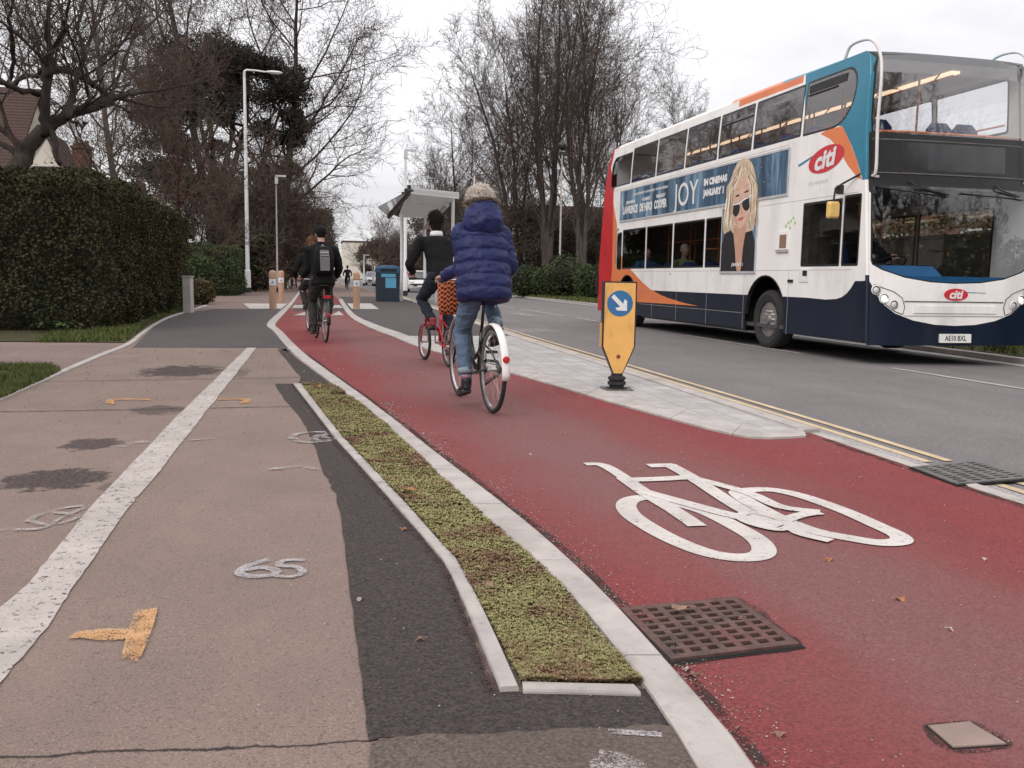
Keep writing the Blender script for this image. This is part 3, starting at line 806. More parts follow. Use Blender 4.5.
BASE = dict(levels=5, segs=[9, 8, 6, 5, 3], taper=[.25, .25, .3, .3, .4], wander=[.06, .13, .17, .2, .22], up=[.03, .06, .05, .03, .02], trunk_lev=1,
            sides=[9, 6, 4, 3, 3], kids=[11, 8, 6, 5], start=[.22, .2, .15, .1], angle=[(25, 60), (25, 55), (25, 60), (25, 65)], ratio=[.5, .5, .5, .5], short=[.5, .4, .3, .3], rr=[.5, .5, .55, .6], minr=.006)
def bare_tree(name, label, cat, loc, h, rad, seed, group=None, mats=('bark', 'twig'), rz=0, lean=(0, 0), stems=1, spread=.2, **kw):
    P = dict(BASE); P.update(kw); r = random.Random(seed)
    o = empty(name, label, cat, loc, rz, group)
    a, b_ = MB(), MB()
    for k in range(stems):
        d = V((lean[0] + (r.gauss(0, spread) if stems > 1 else 0), lean[1] + (r.gauss(0, spread) if stems > 1 else 0), 1)).normalized()
        grow((a, b_), r, V((r.gauss(0, .15) if stems > 1 else 0, r.gauss(0, .15) if stems > 1 else 0, -.3)), d, h * r.uniform(.85, 1), rad * (1 if stems == 1 else r.uniform(.55, .9)), 0, P, None)
    a.build('trunk', M[mats[0]], o, smooth=True, fix=False)
    b_.build('crown', M[mats[1]], o, smooth=True, fix=False)
    return o
def leaf_cloud(mb, r, pts_fn, n, size, flat=.5, thin=1):
    for _ in range(n):
        p, nrm = pts_fn(r)
        a = V((r.gauss(0, 1), r.gauss(0, 1), r.gauss(0, 1))).normalized()
        d = (nrm * flat + a).normalized(); u = d.orthogonal().normalized(); u.rotate(Matrix.Rotation(r.random() * 6.28, 3, d)); v_ = d.cross(u)
        s_ = size * r.uniform(.6, 1.35)
        mb.poly([p - u * s_ * .5, p + v_ * s_ * .35 * thin, p + u * s_ * .6, p - v_ * s_ * .35 * thin])
def blob_fn(lst, noise_s=1.2, amp=.3, depth=.35):
    wts = [b_[1][0] * b_[1][2] + b_[1][0] * b_[1][1] for b_ in lst]
    def fn(r):
        c, rad = r.choices(lst, wts)[0]
        d = V((r.gauss(0, 1), r.gauss(0, 1), r.gauss(0, 1))).normalized()
        k = 1 + amp * mnoise.noise((V(c) + d * 1.7) * noise_s * 1.3) + .5 * amp * mnoise.noise((V(c) + d) * 5)
        k *= 1 - depth * r.random() ** 2.2
        return V(c) + V((d.x * rad[0], d.y * rad[1], d.z * rad[2])) * k, d
    return fn
def bush(name, label, cat, loc, blobs_, n, size, mat, seed, group=None, core=True, stems=True):
    o = empty(name, label, cat, loc, 0, group); r = random.Random(seed); mb = MB()
    leaf_cloud(mb, r, blob_fn(blobs_), n, size); mb.build('foliage', M[mat], o, fix=False)
    if core:
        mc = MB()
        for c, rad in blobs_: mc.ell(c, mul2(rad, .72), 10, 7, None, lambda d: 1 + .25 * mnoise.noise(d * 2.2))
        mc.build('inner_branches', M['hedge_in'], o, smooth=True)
    return o
def mul2(v, k): return tuple(x * k for x in v)
def gx(px, d): return at(px, 300, d).x
# ---- big clipped hedge: front face towards us, long side along the footway
def hedge(name, label, box, n, size, mat, seed, group=None, bulge=.15):
    x0, x1, y0, y1, h = box
    o = empty(name, label, 'hedge', ((x0 + x1) / 2, (y0 + y1) / 2, 0), 0, group); r = random.Random(seed)
    ox, oy = (x0 + x1) / 2, (y0 + y1) / 2
    hx, hy = (x1 - x0) / 2, (y1 - y0) / 2
    areas = [hy * 2 * h, hx * 2 * h, hx * hy * 4, hx * 2 * h * .4, hy * h * .3]
    def wob(p): return bulge * (1.6 * mnoise.noise(p * .8) + mnoise.noise(p * 2.3))
    def fn(r):
        f = r.choices((0, 1, 2, 3, 4), areas)[0]; zz = r.random() * h
        if f == 0: p, nn = V((hx, r.uniform(-hy, hy), zz)), V((1, 0, 0))
        elif f == 1: p, nn = V((r.uniform(-hx, hx), -hy, zz)), V((0, -1, 0))
        elif f == 2: p, nn = V((r.uniform(-hx, hx), r.uniform(-hy, hy), h)), V((0, 0, 1))
        elif f == 3: p, nn = V((r.uniform(-hx, hx), hy, zz)), V((0, 1, 0))
        else: p, nn = V((-hx, r.uniform(-hy, hy), zz)), V((-1, 0, 0))
        # rounded shoulders
        e = .22
        ex = max(0, abs(p.x) - (hx - e)); ey = max(0, abs(p.y) - (hy - e)); ez = max(0, p.z - (h - e))
        l = math.sqrt(ex * ex + ey * ey + ez * ez)
        if l > e:
            k = e / l
            p = V((math.copysign(hx - e + ex * k, p.x) if ex else p.x, math.copysign(hy - e + ey * k, p.y) if ey else p.y, h - e + ez * k if ez else p.z))
        p = p + nn * (wob(p + V((ox, oy, 0))) - .2 * r.random() ** 2 + .05 + (.10 * r.random() if r.random() < .05 else 0))
        if p.z < .35: p -= nn * .15 * (1 - p.z / .35)
        return p, nn
    mb = MB(); leaf_cloud(mb, r, fn, n, size); mb.build('foliage', M[mat], o, fix=False)
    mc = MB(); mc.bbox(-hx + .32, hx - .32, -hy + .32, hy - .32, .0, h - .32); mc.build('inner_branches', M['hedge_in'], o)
    return o
hedge('clipped_hedge', 'tall dark clipped hedge beside the footway at the left edge, nearest of the hedges', (-9, -3.42, 17.6, 29.5, 2.80), 150000, .058, 'hedge', 21, 'clipped hedges')
hedge('clipped_hedge', 'dark green box-shaped hedge behind the white lamp post foot, beyond the tall hedge', (-8, gx(237, 45), 45, 50, 2.35), 14000, .1, 'box', 22, 'clipped hedges')
# ferns at the hedge foot
mb = MB(); r = random.Random(2)
for (cx, cy) in ((-4.25, 17.1), (-4.0, 17.15)):
    for k in range(11):
        a = r.uniform(0, 6.28); L_ = r.uniform(.25, .45); d = V((math.cos(a), math.sin(a) * .7, 0))
        pts = [V((cx, cy, .02)) + d * L_ * t + V((0, 0, L_ * (1.3 * t - 1.0 * t * t))) for t in (0, .25, .5, .75, 1)]
        for a_, b_ in zip(pts, pts[1:]):
            for sgn in (-1, 1):
                s_ = V((-d.y, d.x, 0)) * .05 * sgn; mid = (a_ + b_) / 2
                mb.poly([a_, mid + s_, b_])
        mb.tube(pts, .004, 3)
o = mb.build('fern', M['box'], fix=False); tag(o, 'small green fern growing at the foot of the tall hedge', 'plant')
bush('round_shrub', 'dark green dome-shaped clipped shrub at the far end of the tall hedge', 'shrub', (gx(201, 34.5), 34.5, 0), [((0, 0, .85), (.62, .62, .9))], 3500, .09, 'box', 5, 'clipped round shrubs')
bush('round_shrub', 'low russet ball-shaped shrub in front of the dome-shaped green shrub', 'shrub', (gx(200, 32.5), 32.5, 0), [((0, 0, .42), (.48, .48, .46))], 2600, .08, 'rust', 6, 'clipped round shrubs')
bush('yellow_shrub', 'pale yellow-green shrub on the verge between the two lamp posts', 'shrub', (gx(262, 62), 62, 0), [((0, 0, .8), (.9, .9, 1.0)), ((1.0, 1, .7), (.7, .7, .8))], 3000, .12, 'rust', 7)
# ---- left trees
# near gnarled tree, hand-shaped limbs
def gnarled():
    d0 = 24.0
    o = empty('gnarled_tree', 'gnarled bare tree with thick crooked limbs behind the tall hedge, nearest tree at left', 'tree', (0, 0, 0))
    a, b_ = MB(), MB(); r = random.Random(33)
    def limb(px, dd=0):
        pts = [at(x, y, d0 + (dd * k / max(1, len(px) - 1))) for k, (x, y, _) in enumerate(px)]
        rad = [w_ / FPX * d0 / 2 * .78 for _, _, w_ in px]
        P = [V(p) for p in catmull(pts, 4)]
        R_ = []
        for k in range(len(P)):
            i = min(k // 4, len(rad) - 1); t = (k % 4) / 4; j = min(i + 1, len(rad) - 1); R_.append(rad[i] * (1 - t) + rad[j] * t)
        P = [p + V((r.gauss(0, .03), r.gauss(0, .03), r.gauss(0, .03))) for p in P]
        a.tube(P, R_, 9); return P, R_
    specs = [([(12, 262, 30), (14, 200, 26), (22, 160, 21), (33, 143, 18), (52, 124, 15), (72, 114, 12), (98, 106, 11), (114, 99, 9), (131, 94, 5)], 1.5),
             ([(44, 135, 10), (44, 112, 10), (46, 88, 10), (47, 70, 9), (50, 50, 6), (47, 25, 4), (52, -10, 3)], -1),
             ([(66, 118, 9), (72, 98, 8), (76, 80, 6), (82, 55, 5), (78, 25, 4), (88, -15, 3)], 2),
             ([(46, 72, 9), (57, 70, 9), (70, 72, 7), (92, 84, 7), (112, 98, 6)], 2.5),
             ([(43, 92, 7), (28, 92, 6), (8, 86, 6), (-8, 78, 5), (-30, 60, 4)], -2),
             ([(48, 128, 8), (55, 145, 7), (60, 165, 6)], 0),
             ([(50, 70, 6), (30, 76, 5), (8, 84, 4), (-10, 70, 4)], 3),
             ([(96, 84, 4), (100, 60, 4), (118, 45, 3), (140, 32, 2.5), (165, 8, 2)], 3),
             ([(72, 122, 4), (80, 124, 4), (88, 123, 3)], 0), ([(8, 84, 5), (14, 50, 4), (10, 20, 3), (20, -20, 3)], -1.5), ([(48, 60, 5), (62, 35, 4), (66, 10, 3), (72, -25, 3)], -2),
             ([(88, 82, 3), (82, 55, 3), (95, 30, 2.5), (105, -10, 2)], 1)]
    P = dict(BASE); P.update(levels=5, trunk_lev=1, kids=[0, 7, 5, 4], minr=.007, up=[0, .05, .03, .02, 0], wander=[0, .16, .2, .22, .22], segs=[1, 7, 6, 4, 3])
    for pts, dd in specs:
        P_, R_ = limb(pts, dd)
        if len(pts) < 4: continue
        n = len(P_); nk = int((P_[-1] - P_[0]).length * 2.8)
        for k in range(nk):
            t = .2 + .8 * (k + r.random()) / nk
            i = min(int(t * (n - 1)), n - 2); dv = (P_[i + 1] - P_[i]).normalized()
            nd = (dv * .4 + V((r.gauss(0, .8), r.gauss(0, .8), r.uniform(.1, 1.3)))).normalized()
            grow((a, b_), r, P_[i], nd, r.uniform(1.5, 3.4), max(.02, R_[i] * .38), 2 if r.random() < .6 else 1, P, None)
        grow((a, b_), r, P_[-1], (P_[-1] - P_[-3]).normalized(), 2.4, R_[-1], 1, P, None)
    a.build('trunk', M['bark_dark'], o, smooth=True, fix=False); b_.build('crown', M['twig'], o, smooth=True, fix=False)
gnarled()
# leaning wide-crowned tree right of the conifer
bare_tree('bare_tree', 'tall leafless tree with branches reaching out over the footway, right of the dark conifer', 'tree', (gx(272, 64), 64, 0), 25, .36, 101, 'leafless trees on the left', ('bark_dark', 'twig'), lean=(.12, -.1),
          kids=[24, 12, 8, 5], start=[.2, .12, .1, .1], angle=[(38, 80), (25, 60), (25, 60), (25, 65)], ratio=[.50, .5, .5, .5], up=[.02, .07, .04, .03, .0], short=[.6, .4, .3, .3], minr=.013, rr=[.42, .45, .55, .6], taper=[.12, .2, .3, .3, .4])
bare_tree('bare_tree', 'leafless tree rising behind the dark conifer', 'tree', (gx(215, 74), 74, 0), 29, .40, 102, 'leafless trees on the left', ('bark_dark', 'twig'), kids=[20, 11, 7, 5], start=[.35, .15, .1, .1], minr=.015, ratio=[.5, .5, .5, .5], rr=[.42, .45, .55, .6])
bare_tree('bare_tree', 'leafless tree with fine twigs between the gnarled tree and the conifer', 'tree', (gx(128, 52), 52, 0), 19, .22, 103, 'leafless trees on the left', ('bark', 'twig_brown'), kids=[22, 11, 8, 5], start=[.12, .12, .1, .1], minr=.011, rr=[.4, .45, .55, .6], ratio=[.48, .5, .5, .5])
bare_tree('red_barked_tree', 'slim leafless tree with reddish trunk behind the tall hedge', 'tree', (gx(168, 40), 40, 0), 10, .13, 104, None, ('bark_red', 'twig_brown'), kids=[22, 11, 8, 5], start=[.12, .15, .1, .1], rr=[.4, .45, .55, .6], minr=.009, angle=[(35, 80), (25, 60), (25, 60), (25, 65)])
# conifer
def conifer():
    d = 66; x = gx(222, d); r = random.Random(55)
    o = empty('conifer', 'broad dark round-topped conifer behind the white lamp post', 'tree', (x, d, 0))
    a = MB(); tops = []
    for k, (px, pt) in enumerate(((200, 60), (222, 45), (250, 60), (185, 90), (285, 95), (300, 110), (170, 120), (236, 80))):
        top = at(px, pt, d + r.uniform(-2, 2)) - V((x, d, 0)); b0 = V((r.uniform(-.8, .8), r.uniform(-.6, .6), 0))
        a.tube([b0, b0.lerp(top, .4) + V((r.gauss(0, .4), 0, 0)), b0.lerp(top, .75) + V((r.gauss(0, .3), 0, 0)), top], [.32, .22, .13, .04], 7)
        tops.append((b0, top))
    bl = []
    pxs = [(190, 60, 22), (215, 52, 20), (235, 58, 18), (250, 60, 14), (178, 85, 22), (205, 82, 24), (232, 84, 18), (262, 62, 14), (285, 95, 14), (165, 112, 20), (192, 115, 18), (270, 98, 14), (295, 118, 12), (308, 127, 7), (278, 75, 14), (300, 85, 10), (158, 140, 18), (185, 150, 14), (283, 135, 12), (262, 128, 10), (225, 118, 12), (243, 105, 10), (150, 165, 16), (210, 145, 9), (300, 140, 8), (170, 180, 16), (270, 175, 12), (200, 190, 16), (240, 200, 14), (285, 175, 12)]
    for (px, py, rp) in pxs:
        p = at(px, py, d + r.uniform(-2.5, 2.5)) - V((x, d, 0)); R_ = rp / FPX * d
        for _ in range(4):
            bl.append((p + V((r.gauss(0, R_ * .5), r.gauss(0, R_ * .7), r.gauss(0, R_ * .35))), (R_ * .88, R_ * .9, R_ * .64)))
        b0, top = tops[r.randrange(8)]; a.tube([b0.lerp(top, .5 + .4 * r.random()), p], [.09, .03], 5)
    mb = MB(); leaf_cloud(mb, r, blob_fn(bl, 1.0, .5, .7), 80000, .22, .2, .55)
    a.build('trunk', M['bark_dark'], o, smooth=True); mb.build('crown', M['conifer'], o, fix=False)
conifer()
# brown winter thickets behind the hedges (each a clump of stems and brush)
def thicket(name, label, loc, w_, h, n, seed, mat='brush', group=None, twig=None, size=.2, dense=1):
    r = random.Random(seed); o = empty(name, label, 'shrub' if h < 5 else 'tree', loc, 0, group)
    a, b_ = MB(), MB()
    P = dict(BASE); P.update(levels=4, trunk_lev=0, segs=[6, 5, 4, 3], kids=[13, 8, 5], minr=.013, start=[.15, .1, .1], angle=[(20, 70), (25, 70), (25, 70)])
    for k in range(int(7 * dense)):
        grow((a, b_), r, V((r.uniform(-w_, w_) * .5, r.uniform(-w_, w_) * .3, -.2)), V((r.gauss(0, .25), r.gauss(0, .2), 1)).normalized(), h * r.uniform(.7, 1.05), .07, 0, P, None)
    bl = [((r.uniform(-w_, w_) * .5, r.uniform(-w_, w_) * .35, h * (.12 + .68 * r.random() ** 1.1)), (w_ * r.uniform(.12, .24), w_ * r.uniform(.12, .24), h * r.uniform(.08, .17))) for _ in range(16)]
    mb = MB(); leaf_cloud(mb, r, blob_fn(bl, 1, .5, .8), int(n * 2.2), size * 1.15, .1, 1 if mat == 'ever' else .34)
    a.build('branches', M['bark_dark'], o, smooth=True, fix=False); b_.build('twigs', M[twig or 'twig_brown'], o, fix=False); mb.build('brush', M[mat], o, fix=False)
    return o
thicket('thicket', 'brown twiggy thicket over the tall hedge left of the reddish tree', (gx(120, 46), 46, 0), 5.5, 5.2, 5000, 61, 'brush', 'brown winter thickets', None, .2)
thicket('thicket', 'tall brown thicket between the reddish tree and the white lamp post', (gx(205, 58), 58, 0), 7, 9.5, 7000, 62, 'brush', 'brown winter thickets', None, .24)
thicket('thicket', 'brown thicket right behind the foot of the white lamp post', (gx(252, 70), 70, 0), 6, 9, 7500, 63, 'brush', 'brown winter thickets', None, .26)
thicket('thicket', 'brown thicket low behind the house chimney', (gx(75, 50), 50, 0), 6, 5.5, 3000, 64, 'brush', 'brown winter thickets')
thicket('evergreen_thicket', 'dark evergreen mass behind the box-shaped hedge', (gx(222, 57), 57, 0), 4.5, 4.5, 7500, 65, 'ever', None, None, .22)
for k, (px, d, w_, h, lab) in enumerate(((285, 78, 6, 9.5, 'dark brown tree mass beside the thin second lamp post'), (300, 92, 6.5, 9.5, 'dark roadside tree just left of the black-jacketed cyclist'), (311, 118, 7, 11, 'distant dark tree left of the black-jacketed cyclist'), (318, 160, 8, 11, 'farthest dark tree on the left side of the road'))):
    thicket('roadside_tree', lab, (gx(px, d) - w_ * .25, d, 0), w_, h, 8000, 70 + k, 'ivy' if k else 'brush', 'dark roadside trees on the left', None, .28 + .05 * k)
# ---- right side: tall leafless group
def RT(px, d, h, rad, seed, label, **kw):
    return bare_tree('bare_tree', label, 'tree', (gx(px, d), d, .08), h, rad, seed, 'leafless trees on the right', ('bark', 'twig'), **kw)
fast = dict(up=[.04, .09, .07, .05, .02], angle=[(18, 42), (18, 45), (25, 55), (25, 60)], kids=[15, 8, 6, 4], ratio=[.46, .5, .48, .5], start=[.2, .15, .12, .1], minr=.0115, rr=[.38, .42, .55, .6], taper=[.15, .2, .3, .3, .4])
RT(545, 62, 21, .31, 201, 'tallest leafless tree with several upright stems, right behind the blue-jacketed cyclist', stems=4, spread=.05, **fast)
RT(515, 66, 17.5, .26, 202, 'tall leafless tree just left of the tallest multi-stemmed one', stems=3, spread=.06, **fast)
RT(580, 60, 20, .27, 203, 'tall leafless tree just right of the tallest multi-stemmed one', stems=3, spread=.05, **fast)
RT(470, 72, 14, .22, 204, 'shorter leafless tree behind the bus shelter roof', stems=2, spread=.16, **{**fast, 'angle': [(30, 65), (25, 55), (25, 55), (25, 60)]})
RT(625, 72, 17, .23, 205, 'leafless tree whose crown shows above the rear of the bus', stems=2, spread=.12, **fast)
RT(672, 80, 17.5, .24, 206, 'rightmost leafless tree behind the bus roof', stems=2, spread=.14, **fast)
RT(600, 88, 24, .28, 207, 'leafless tree in the second row behind the tall group', stems=2, spread=.12, **fast)
RT(440, 95, 14, .22, 208, 'leafless tree with wide crown behind the lamp column of the shelter', stems=2, spread=.2, **{**fast, 'angle': [(30, 65), (25, 55), (25, 55), (25, 60)]})
# ivy-clad lower masses
for k, (px, d, w_, h, lab) in enumerate(((505, 66, 5, 9.5, 'ivy-clad brown tree mass directly right of the blue hood'), (540, 70, 5.5, 8.5, 'ivy-clad mass at the foot of the tallest leafless trees'), (575, 66, 5, 6.5, 'ivy-clad mass left of the black-topped lamp post'), (600, 74, 6, 7, 'ivy-clad mass touching the rear of the bus'), (480, 78, 6, 9, 'ivy-clad mass between the shelter and the blue hood'))):
    thicket('ivy_clad_tree', lab, (gx(px, d), d, .08), w_, h, 6000, 80 + k, 'ivy', 'ivy-clad trees on the right', None, .22)
for k, (px, d, w_, h, lab) in enumerate(((440, 100, 9, 8.5, 'brown tree mass behind the bus shelter'), (400, 115, 9, 8, 'brown tree mass above the blue litter bin'), (385, 150, 10, 9, 'distant brown tree above the parked silver cars'), (372, 200, 9, 9, 'farthest brown tree on the right side of the road'))):
    thicket('brown_tree', lab, (gx(px, d) + w_ * .2, d, .05), w_, h, 6500, 90 + k, 'brush' if k % 2 else 'ivy', 'brown roadside trees on the right', 'twig', .28 + .06 * k)
# evergreen shrubs along the far verge
for k, (px, d, rx, rz_, mat, lab) in enumerate(((527, 50, 1.0, .85, 'ever', 'low dark evergreen shrub next to the blue jacket, on the far verge'), (545, 49, .9, .8, 'box', 'low mid-green shrub second along the far verge'), (563, 47, 1.25, 1.15, 'ever', 'round dark evergreen shrub in the middle of the far verge'), (588, 45, .75, .85, 'box', 'pale green shrub at the rear corner of the bus'), (605, 44, 1.0, .9, 'ever', 'dark evergreen shrub half hidden by the rear of the bus'), (500, 56, 1.4, 1.0, 'ever', 'dark evergreen shrub half hidden by the blue jacket'))):
    bush('evergreen_shrub', lab, 'shrub', (gx(px, d), d, .08), [((0, 0, rz_), (rx, rx, rz_ * 1.05)), ((rx * .5, .3, rz_ * .7), (rx * .6, rx * .6, rz_ * .7))], 4200, .12, mat, 120 + k, 'evergreen shrubs on the far verge')
for k, (x, y) in enumerate(((20, -5), (25, -12), (17, -15), (31, -9), (28, -20))):
    thicket('garden_tree', ('bushy evergreen tree mirrored low in the bus windscreen', 'bushy evergreen tree mirrored in the middle of the bus windscreen', 'evergreen garden tree behind the photographer, across the road', 'evergreen garden tree far right behind the photographer', 'evergreen tree behind the other garden trees')[k], (x, y, .1), 7, (8, 10, 11, 8, 12)[k], 4500, 400 + k, 'ever', 'garden trees around the photographer', None, .35)
# hedge behind the bus, seen through its windows
hedge('clipped_hedge', 'green-brown hedge behind the bus, seen through its windscreen', (13.2, 15.0, 6, 34, 2.5), 22000, .10, 'rust', 23, 'clipped hedges')
# trees that stand behind the photographer (mirrored in the bus glass)
for k, (x, y, h) in enumerate(((13.5, -9, 15), (17, -18, 17), (9, -22, 16), (-9, 4, 14), (-14, 12, 15))):
    bare_tree('bare_tree', ('leafless street tree mirrored in the bus windscreen', 'leafless street tree mirrored in the bus destination panel', 'leafless street tree behind the photographer', 'leafless garden tree left of the footway, out of frame', 'leafless garden tree mirrored in the rear side windows of the bus')[k], 'tree', (x, y, 0), h, .35, 300 + k, 'leafless trees around the photographer', ('bark_dark', 'bark_dark'), kids=[14, 9, 6, 3], minr=.012)

# ================================================================ BUILDINGS
def brickmat(name, a, b_, mortar, scale=4.5):
    m, q, b = new_mat(name); o = q.obj()
    br = q.n('ShaderNodeTexBrick')
    s = q.sep(o); cb = q.n('ShaderNodeCombineXYZ'); q.nt.links.new(q.math('ADD', s[0], s[1]), cb.inputs[0]); q.nt.links.new(s[2], cb.inputs[1])
    sock(q.nt, br.inputs['Vector'], cb.outputs[0]); br.inputs['Scale'].default_value = scale
    br.inputs['Color1'].default_value = (*a, 1); br.inputs['Color2'].default_value = (*b_, 1); br.inputs['Mortar'].default_value = (*mortar, 1)
    c = q.mix(q.ramp(q.noise(o, 1.5, 5), [(.4, 0), (.7, .35)]), br.outputs[0], mul(a, .55))
    finish(q, b, c, .9, None, 0, .2); return m
M['brick'] = brickmat('red_brick', (.25, .085, .06), (.17, .06, .045), (.28, .24, .21))
def tilemat(name, col):
    m, q, b = new_mat(name); o = q.obj(); s = q.sep(o)
    wv = q.math('SINE', q.math('MULTIPLY', s[2], 38)); wx = q.math('SINE', q.math('MULTIPLY', q.math('ADD', s[0], s[1]), 30))
    k = q.math('ADD', q.math('MULTIPLY', wv, .3), q.math('ADD', q.math('MULTIPLY', wx, .12), q.noise(o, 6, 4)))
    finish(q, b, q.mix(q.ramp(k, [(.2, 0), (.9, 1)]), mul(col, .6), mul(col, 1.25)), .9, None, 0, .2); return m
M['tile'] = tilemat('brown_roof_tiles', (.07, .043, .036)); M['tile2'] = tilemat('dark_roof_tiles', (.075, .052, .045))
M['render'] = pm('cream_render', (.62, .57, .50), .9, .08, 1.5)
M['wood_w'] = pm('white_window_paint', (.72, .71, .69), .5, .06, 4)
M['win'] = pm('dark_window_glass', (.03, .035, .04), .08, .3, 2)
M['dark'] = pm('dark_opening', (.015, .014, .014), .9, .3, 4)
def window(parent, c, w_, h, axis, sx=1, bars=1):
    """window on a wall plane: axis 'x' (faces -x) or 'y' (faces -y)"""
    fr = MB(); t = .08
    def bx(mb, u0, u1, z0_, z1_, d0, d1):
        if axis == 'y': mb.bbox(c[0] + u0, c[0] + u1, c[1] + d0, c[1] + d1, c[2] + z0_, c[2] + z1_)
        else: mb.bbox(c[0] + d0, c[0] + d1, c[1] + u0, c[1] + u1, c[2] + z0_, c[2] + z1_)
    bx(fr, -w_ / 2, w_ / 2, h - t, h, -.05, .06); bx(fr, -w_ / 2, -w_ / 2 + t, t, h - t, -.05, .06); bx(fr, w_ / 2 - t, w_ / 2, t, h - t, -.05, .06)
    bx(fr, -w_ / 2, w_ / 2, 0, t, -.05, .06)
    for k in range(bars): u = -w_ / 2 + w_ * (k + 1) / (bars + 1); bx(fr, u - .03, u + .03, t + .001, h - t - .001, -.04, .05)
    f = fr.build('window', M['wood_w'], parent)
    p = MB(); bx(p, -w_ / 2 + t, w_ / 2 - t, t, h - t, .01, .02); p.build('pane', M['win'], f)
    s_ = MB(); bx(s_, -w_ / 2 - .08, w_ / 2 + .08, -.1, -.004, -.12, .02); s_.build('sill', M['wood_w'], f)
def house(name, label, x0, x1, y0, y1, eav, ridge, along, wall, tile, wins=(), chim=None, z0=0):
    o = empty(name, label, 'house', ((x0 + x1) / 2, (y0 + y1) / 2, z0)); hx, hy = (x1 - x0) / 2, (y1 - y0) / 2
    mb = MB(); mb.bbox(-hx, hx, -hy, hy, 0, eav)
    if along == 'y':
        for s_ in (-1, 1): mb.prism([(-hx, eav + .002), (hx, eav + .002), (0, ridge)], lambda a, b_: (a, s_ * hy, b_), lambda a, b_: (a, s_ * (hy - .2), b_))
    else:
        for s_ in (-1, 1): mb.prism([(-hy, eav + .002), (hy, eav + .002), (0, ridge)], lambda a, b_: (s_ * hx, a, b_), lambda a, b_: (s_ * (hx - .2), a, b_))
    mb.build('wall', wall, o)
    rf = MB(); ov = .35; t = .14
    for s_ in (-1, 1):
        h2 = hx if along == 'y' else hy; l2 = (hy if along == 'y' else hx) + ov
        sl_ = (ridge - eav) / h2
        prof = [(0, ridge + .03), (s_ * (h2 + ov), eav - ov * sl_ + .03), (s_ * (h2 + ov), eav - ov * sl_ + .03 + t), (0, ridge + .03 + t)]
        if along == 'y': rf.prism(prof, lambda a, b_: (a, -l2, b_), lambda a, b_: (a, l2, b_))
        else: rf.prism(prof, lambda a, b_: (-l2, a, b_), lambda a, b_: (l2, a, b_))
    r_ = rf.build('roof', tile, o)
    if chim:
        cx, cy, cw, z0_, z1_ = chim; cm_ = MB(); cm_.bbox(cx - cw / 2, cx + cw / 2, cy - cw * .4, cy + cw * .4, z0_, z1_ - .2); cm_.bbox(cx - cw / 2 - .06, cx + cw / 2 + .06, cy - cw * .4 - .06, cy + cw * .4 + .06, z1_ - .199, z1_)
        ch = cm_.build('chimney', M['brick'], r_)
        for k in (-1, 0, 1):
            pt = MB(); pt.lathe([(.11, 0), (.13, .05), (.09, .3), (.12, .34), (.07, .34), (.07, .1)], (cx + k * cw * .3, cy, z1_ + .001), n=12); pt.build('chimney_pot', M['brick'], r_)
    for w_ in wins: window(o, *w_)
    return o
# left house: tiled roof and cream gable peeping over the hedge
house('tiled_house', 'house with brown tiled roof and cream gable behind the gnarled tree', gx(-70, 44), gx(12, 44), 44, 54, 5.2, 9.6, 'x', M['render'], M['tile'], [((1.5, -5.0, 1), 1.2, 1.2, 'y')])
p = at(47, 184, 43)
hg = empty('gabled_porch', 'cream gable end with dark band over the tall hedge', 'house', (p.x, 43, 0))
mb = MB(); hw = .66; zt = at(47, 139, 43).z; ze = at(47, 168, 43).z
mb.prism([(-hw, 0), (hw, 0), (hw, ze), (hw * .1, zt), (-hw, ze)], lambda a, b_: (a, 0, b_), lambda a, b_: (a, 3, b_)); mb.build('wall', M['render'], hg)
mb = MB(); mb.prism([(hw * .1, zt + .1), (hw + .18, ze - .30), (hw + .18, ze - .10), (hw * .1, zt + .35)], lambda a, b_: (a, -.25, b_), lambda a, b_: (a, 3.2, b_)); mb.build('roof', M['tile2'], hg)
mb = MB(); mb.bbox(-hw * .75, hw * .98, -.06, -.003, ze - .25, ze + .06); mb.build('window', M['win'], hg)
mb = MB(); mb.bbox(-hw - .05, hw + .05, -.08, -.003, ze - .42, ze - .27); mb.build('sill', M['wood_w'], hg)
house('low_tiled_house', 'low house with dark ridged roof and red brick chimney, over the tall hedge', gx(62, 56), gx(132, 56), 56, 63, 3.9, 6.3, 'x', M['brick'], M['tile2'], [((0, -3.5, 1), 1.2, 1.1, 'y')], None)
p0, p1 = at(74, 165, 57), at(90, 147, 57)
ch = MB(); ch.bbox(p0.x, p1.x, 56.6, 57.4, 3, p1.z - .15); ch.bbox(p0.x - .08, p1.x + .08, 56.5, 57.5, p1.z - .149, p1.z)
c_ = ch.build('chimney_stack', M['brick']); tag(c_, 'red brick chimney stack with pots above the dark ridged roof', 'chimney')
for k in range(3):
    pt = MB(); pt.lathe([(.12, 0), (.14, .05), (.1, .28), (.13, .32), (.07, .32), (.07, .1)], (p0.x + (p1.x - p0.x) * (.2 + .3 * k), 57, p1.z), n=12); pt.build('chimney_pot', M['brick'], c_)
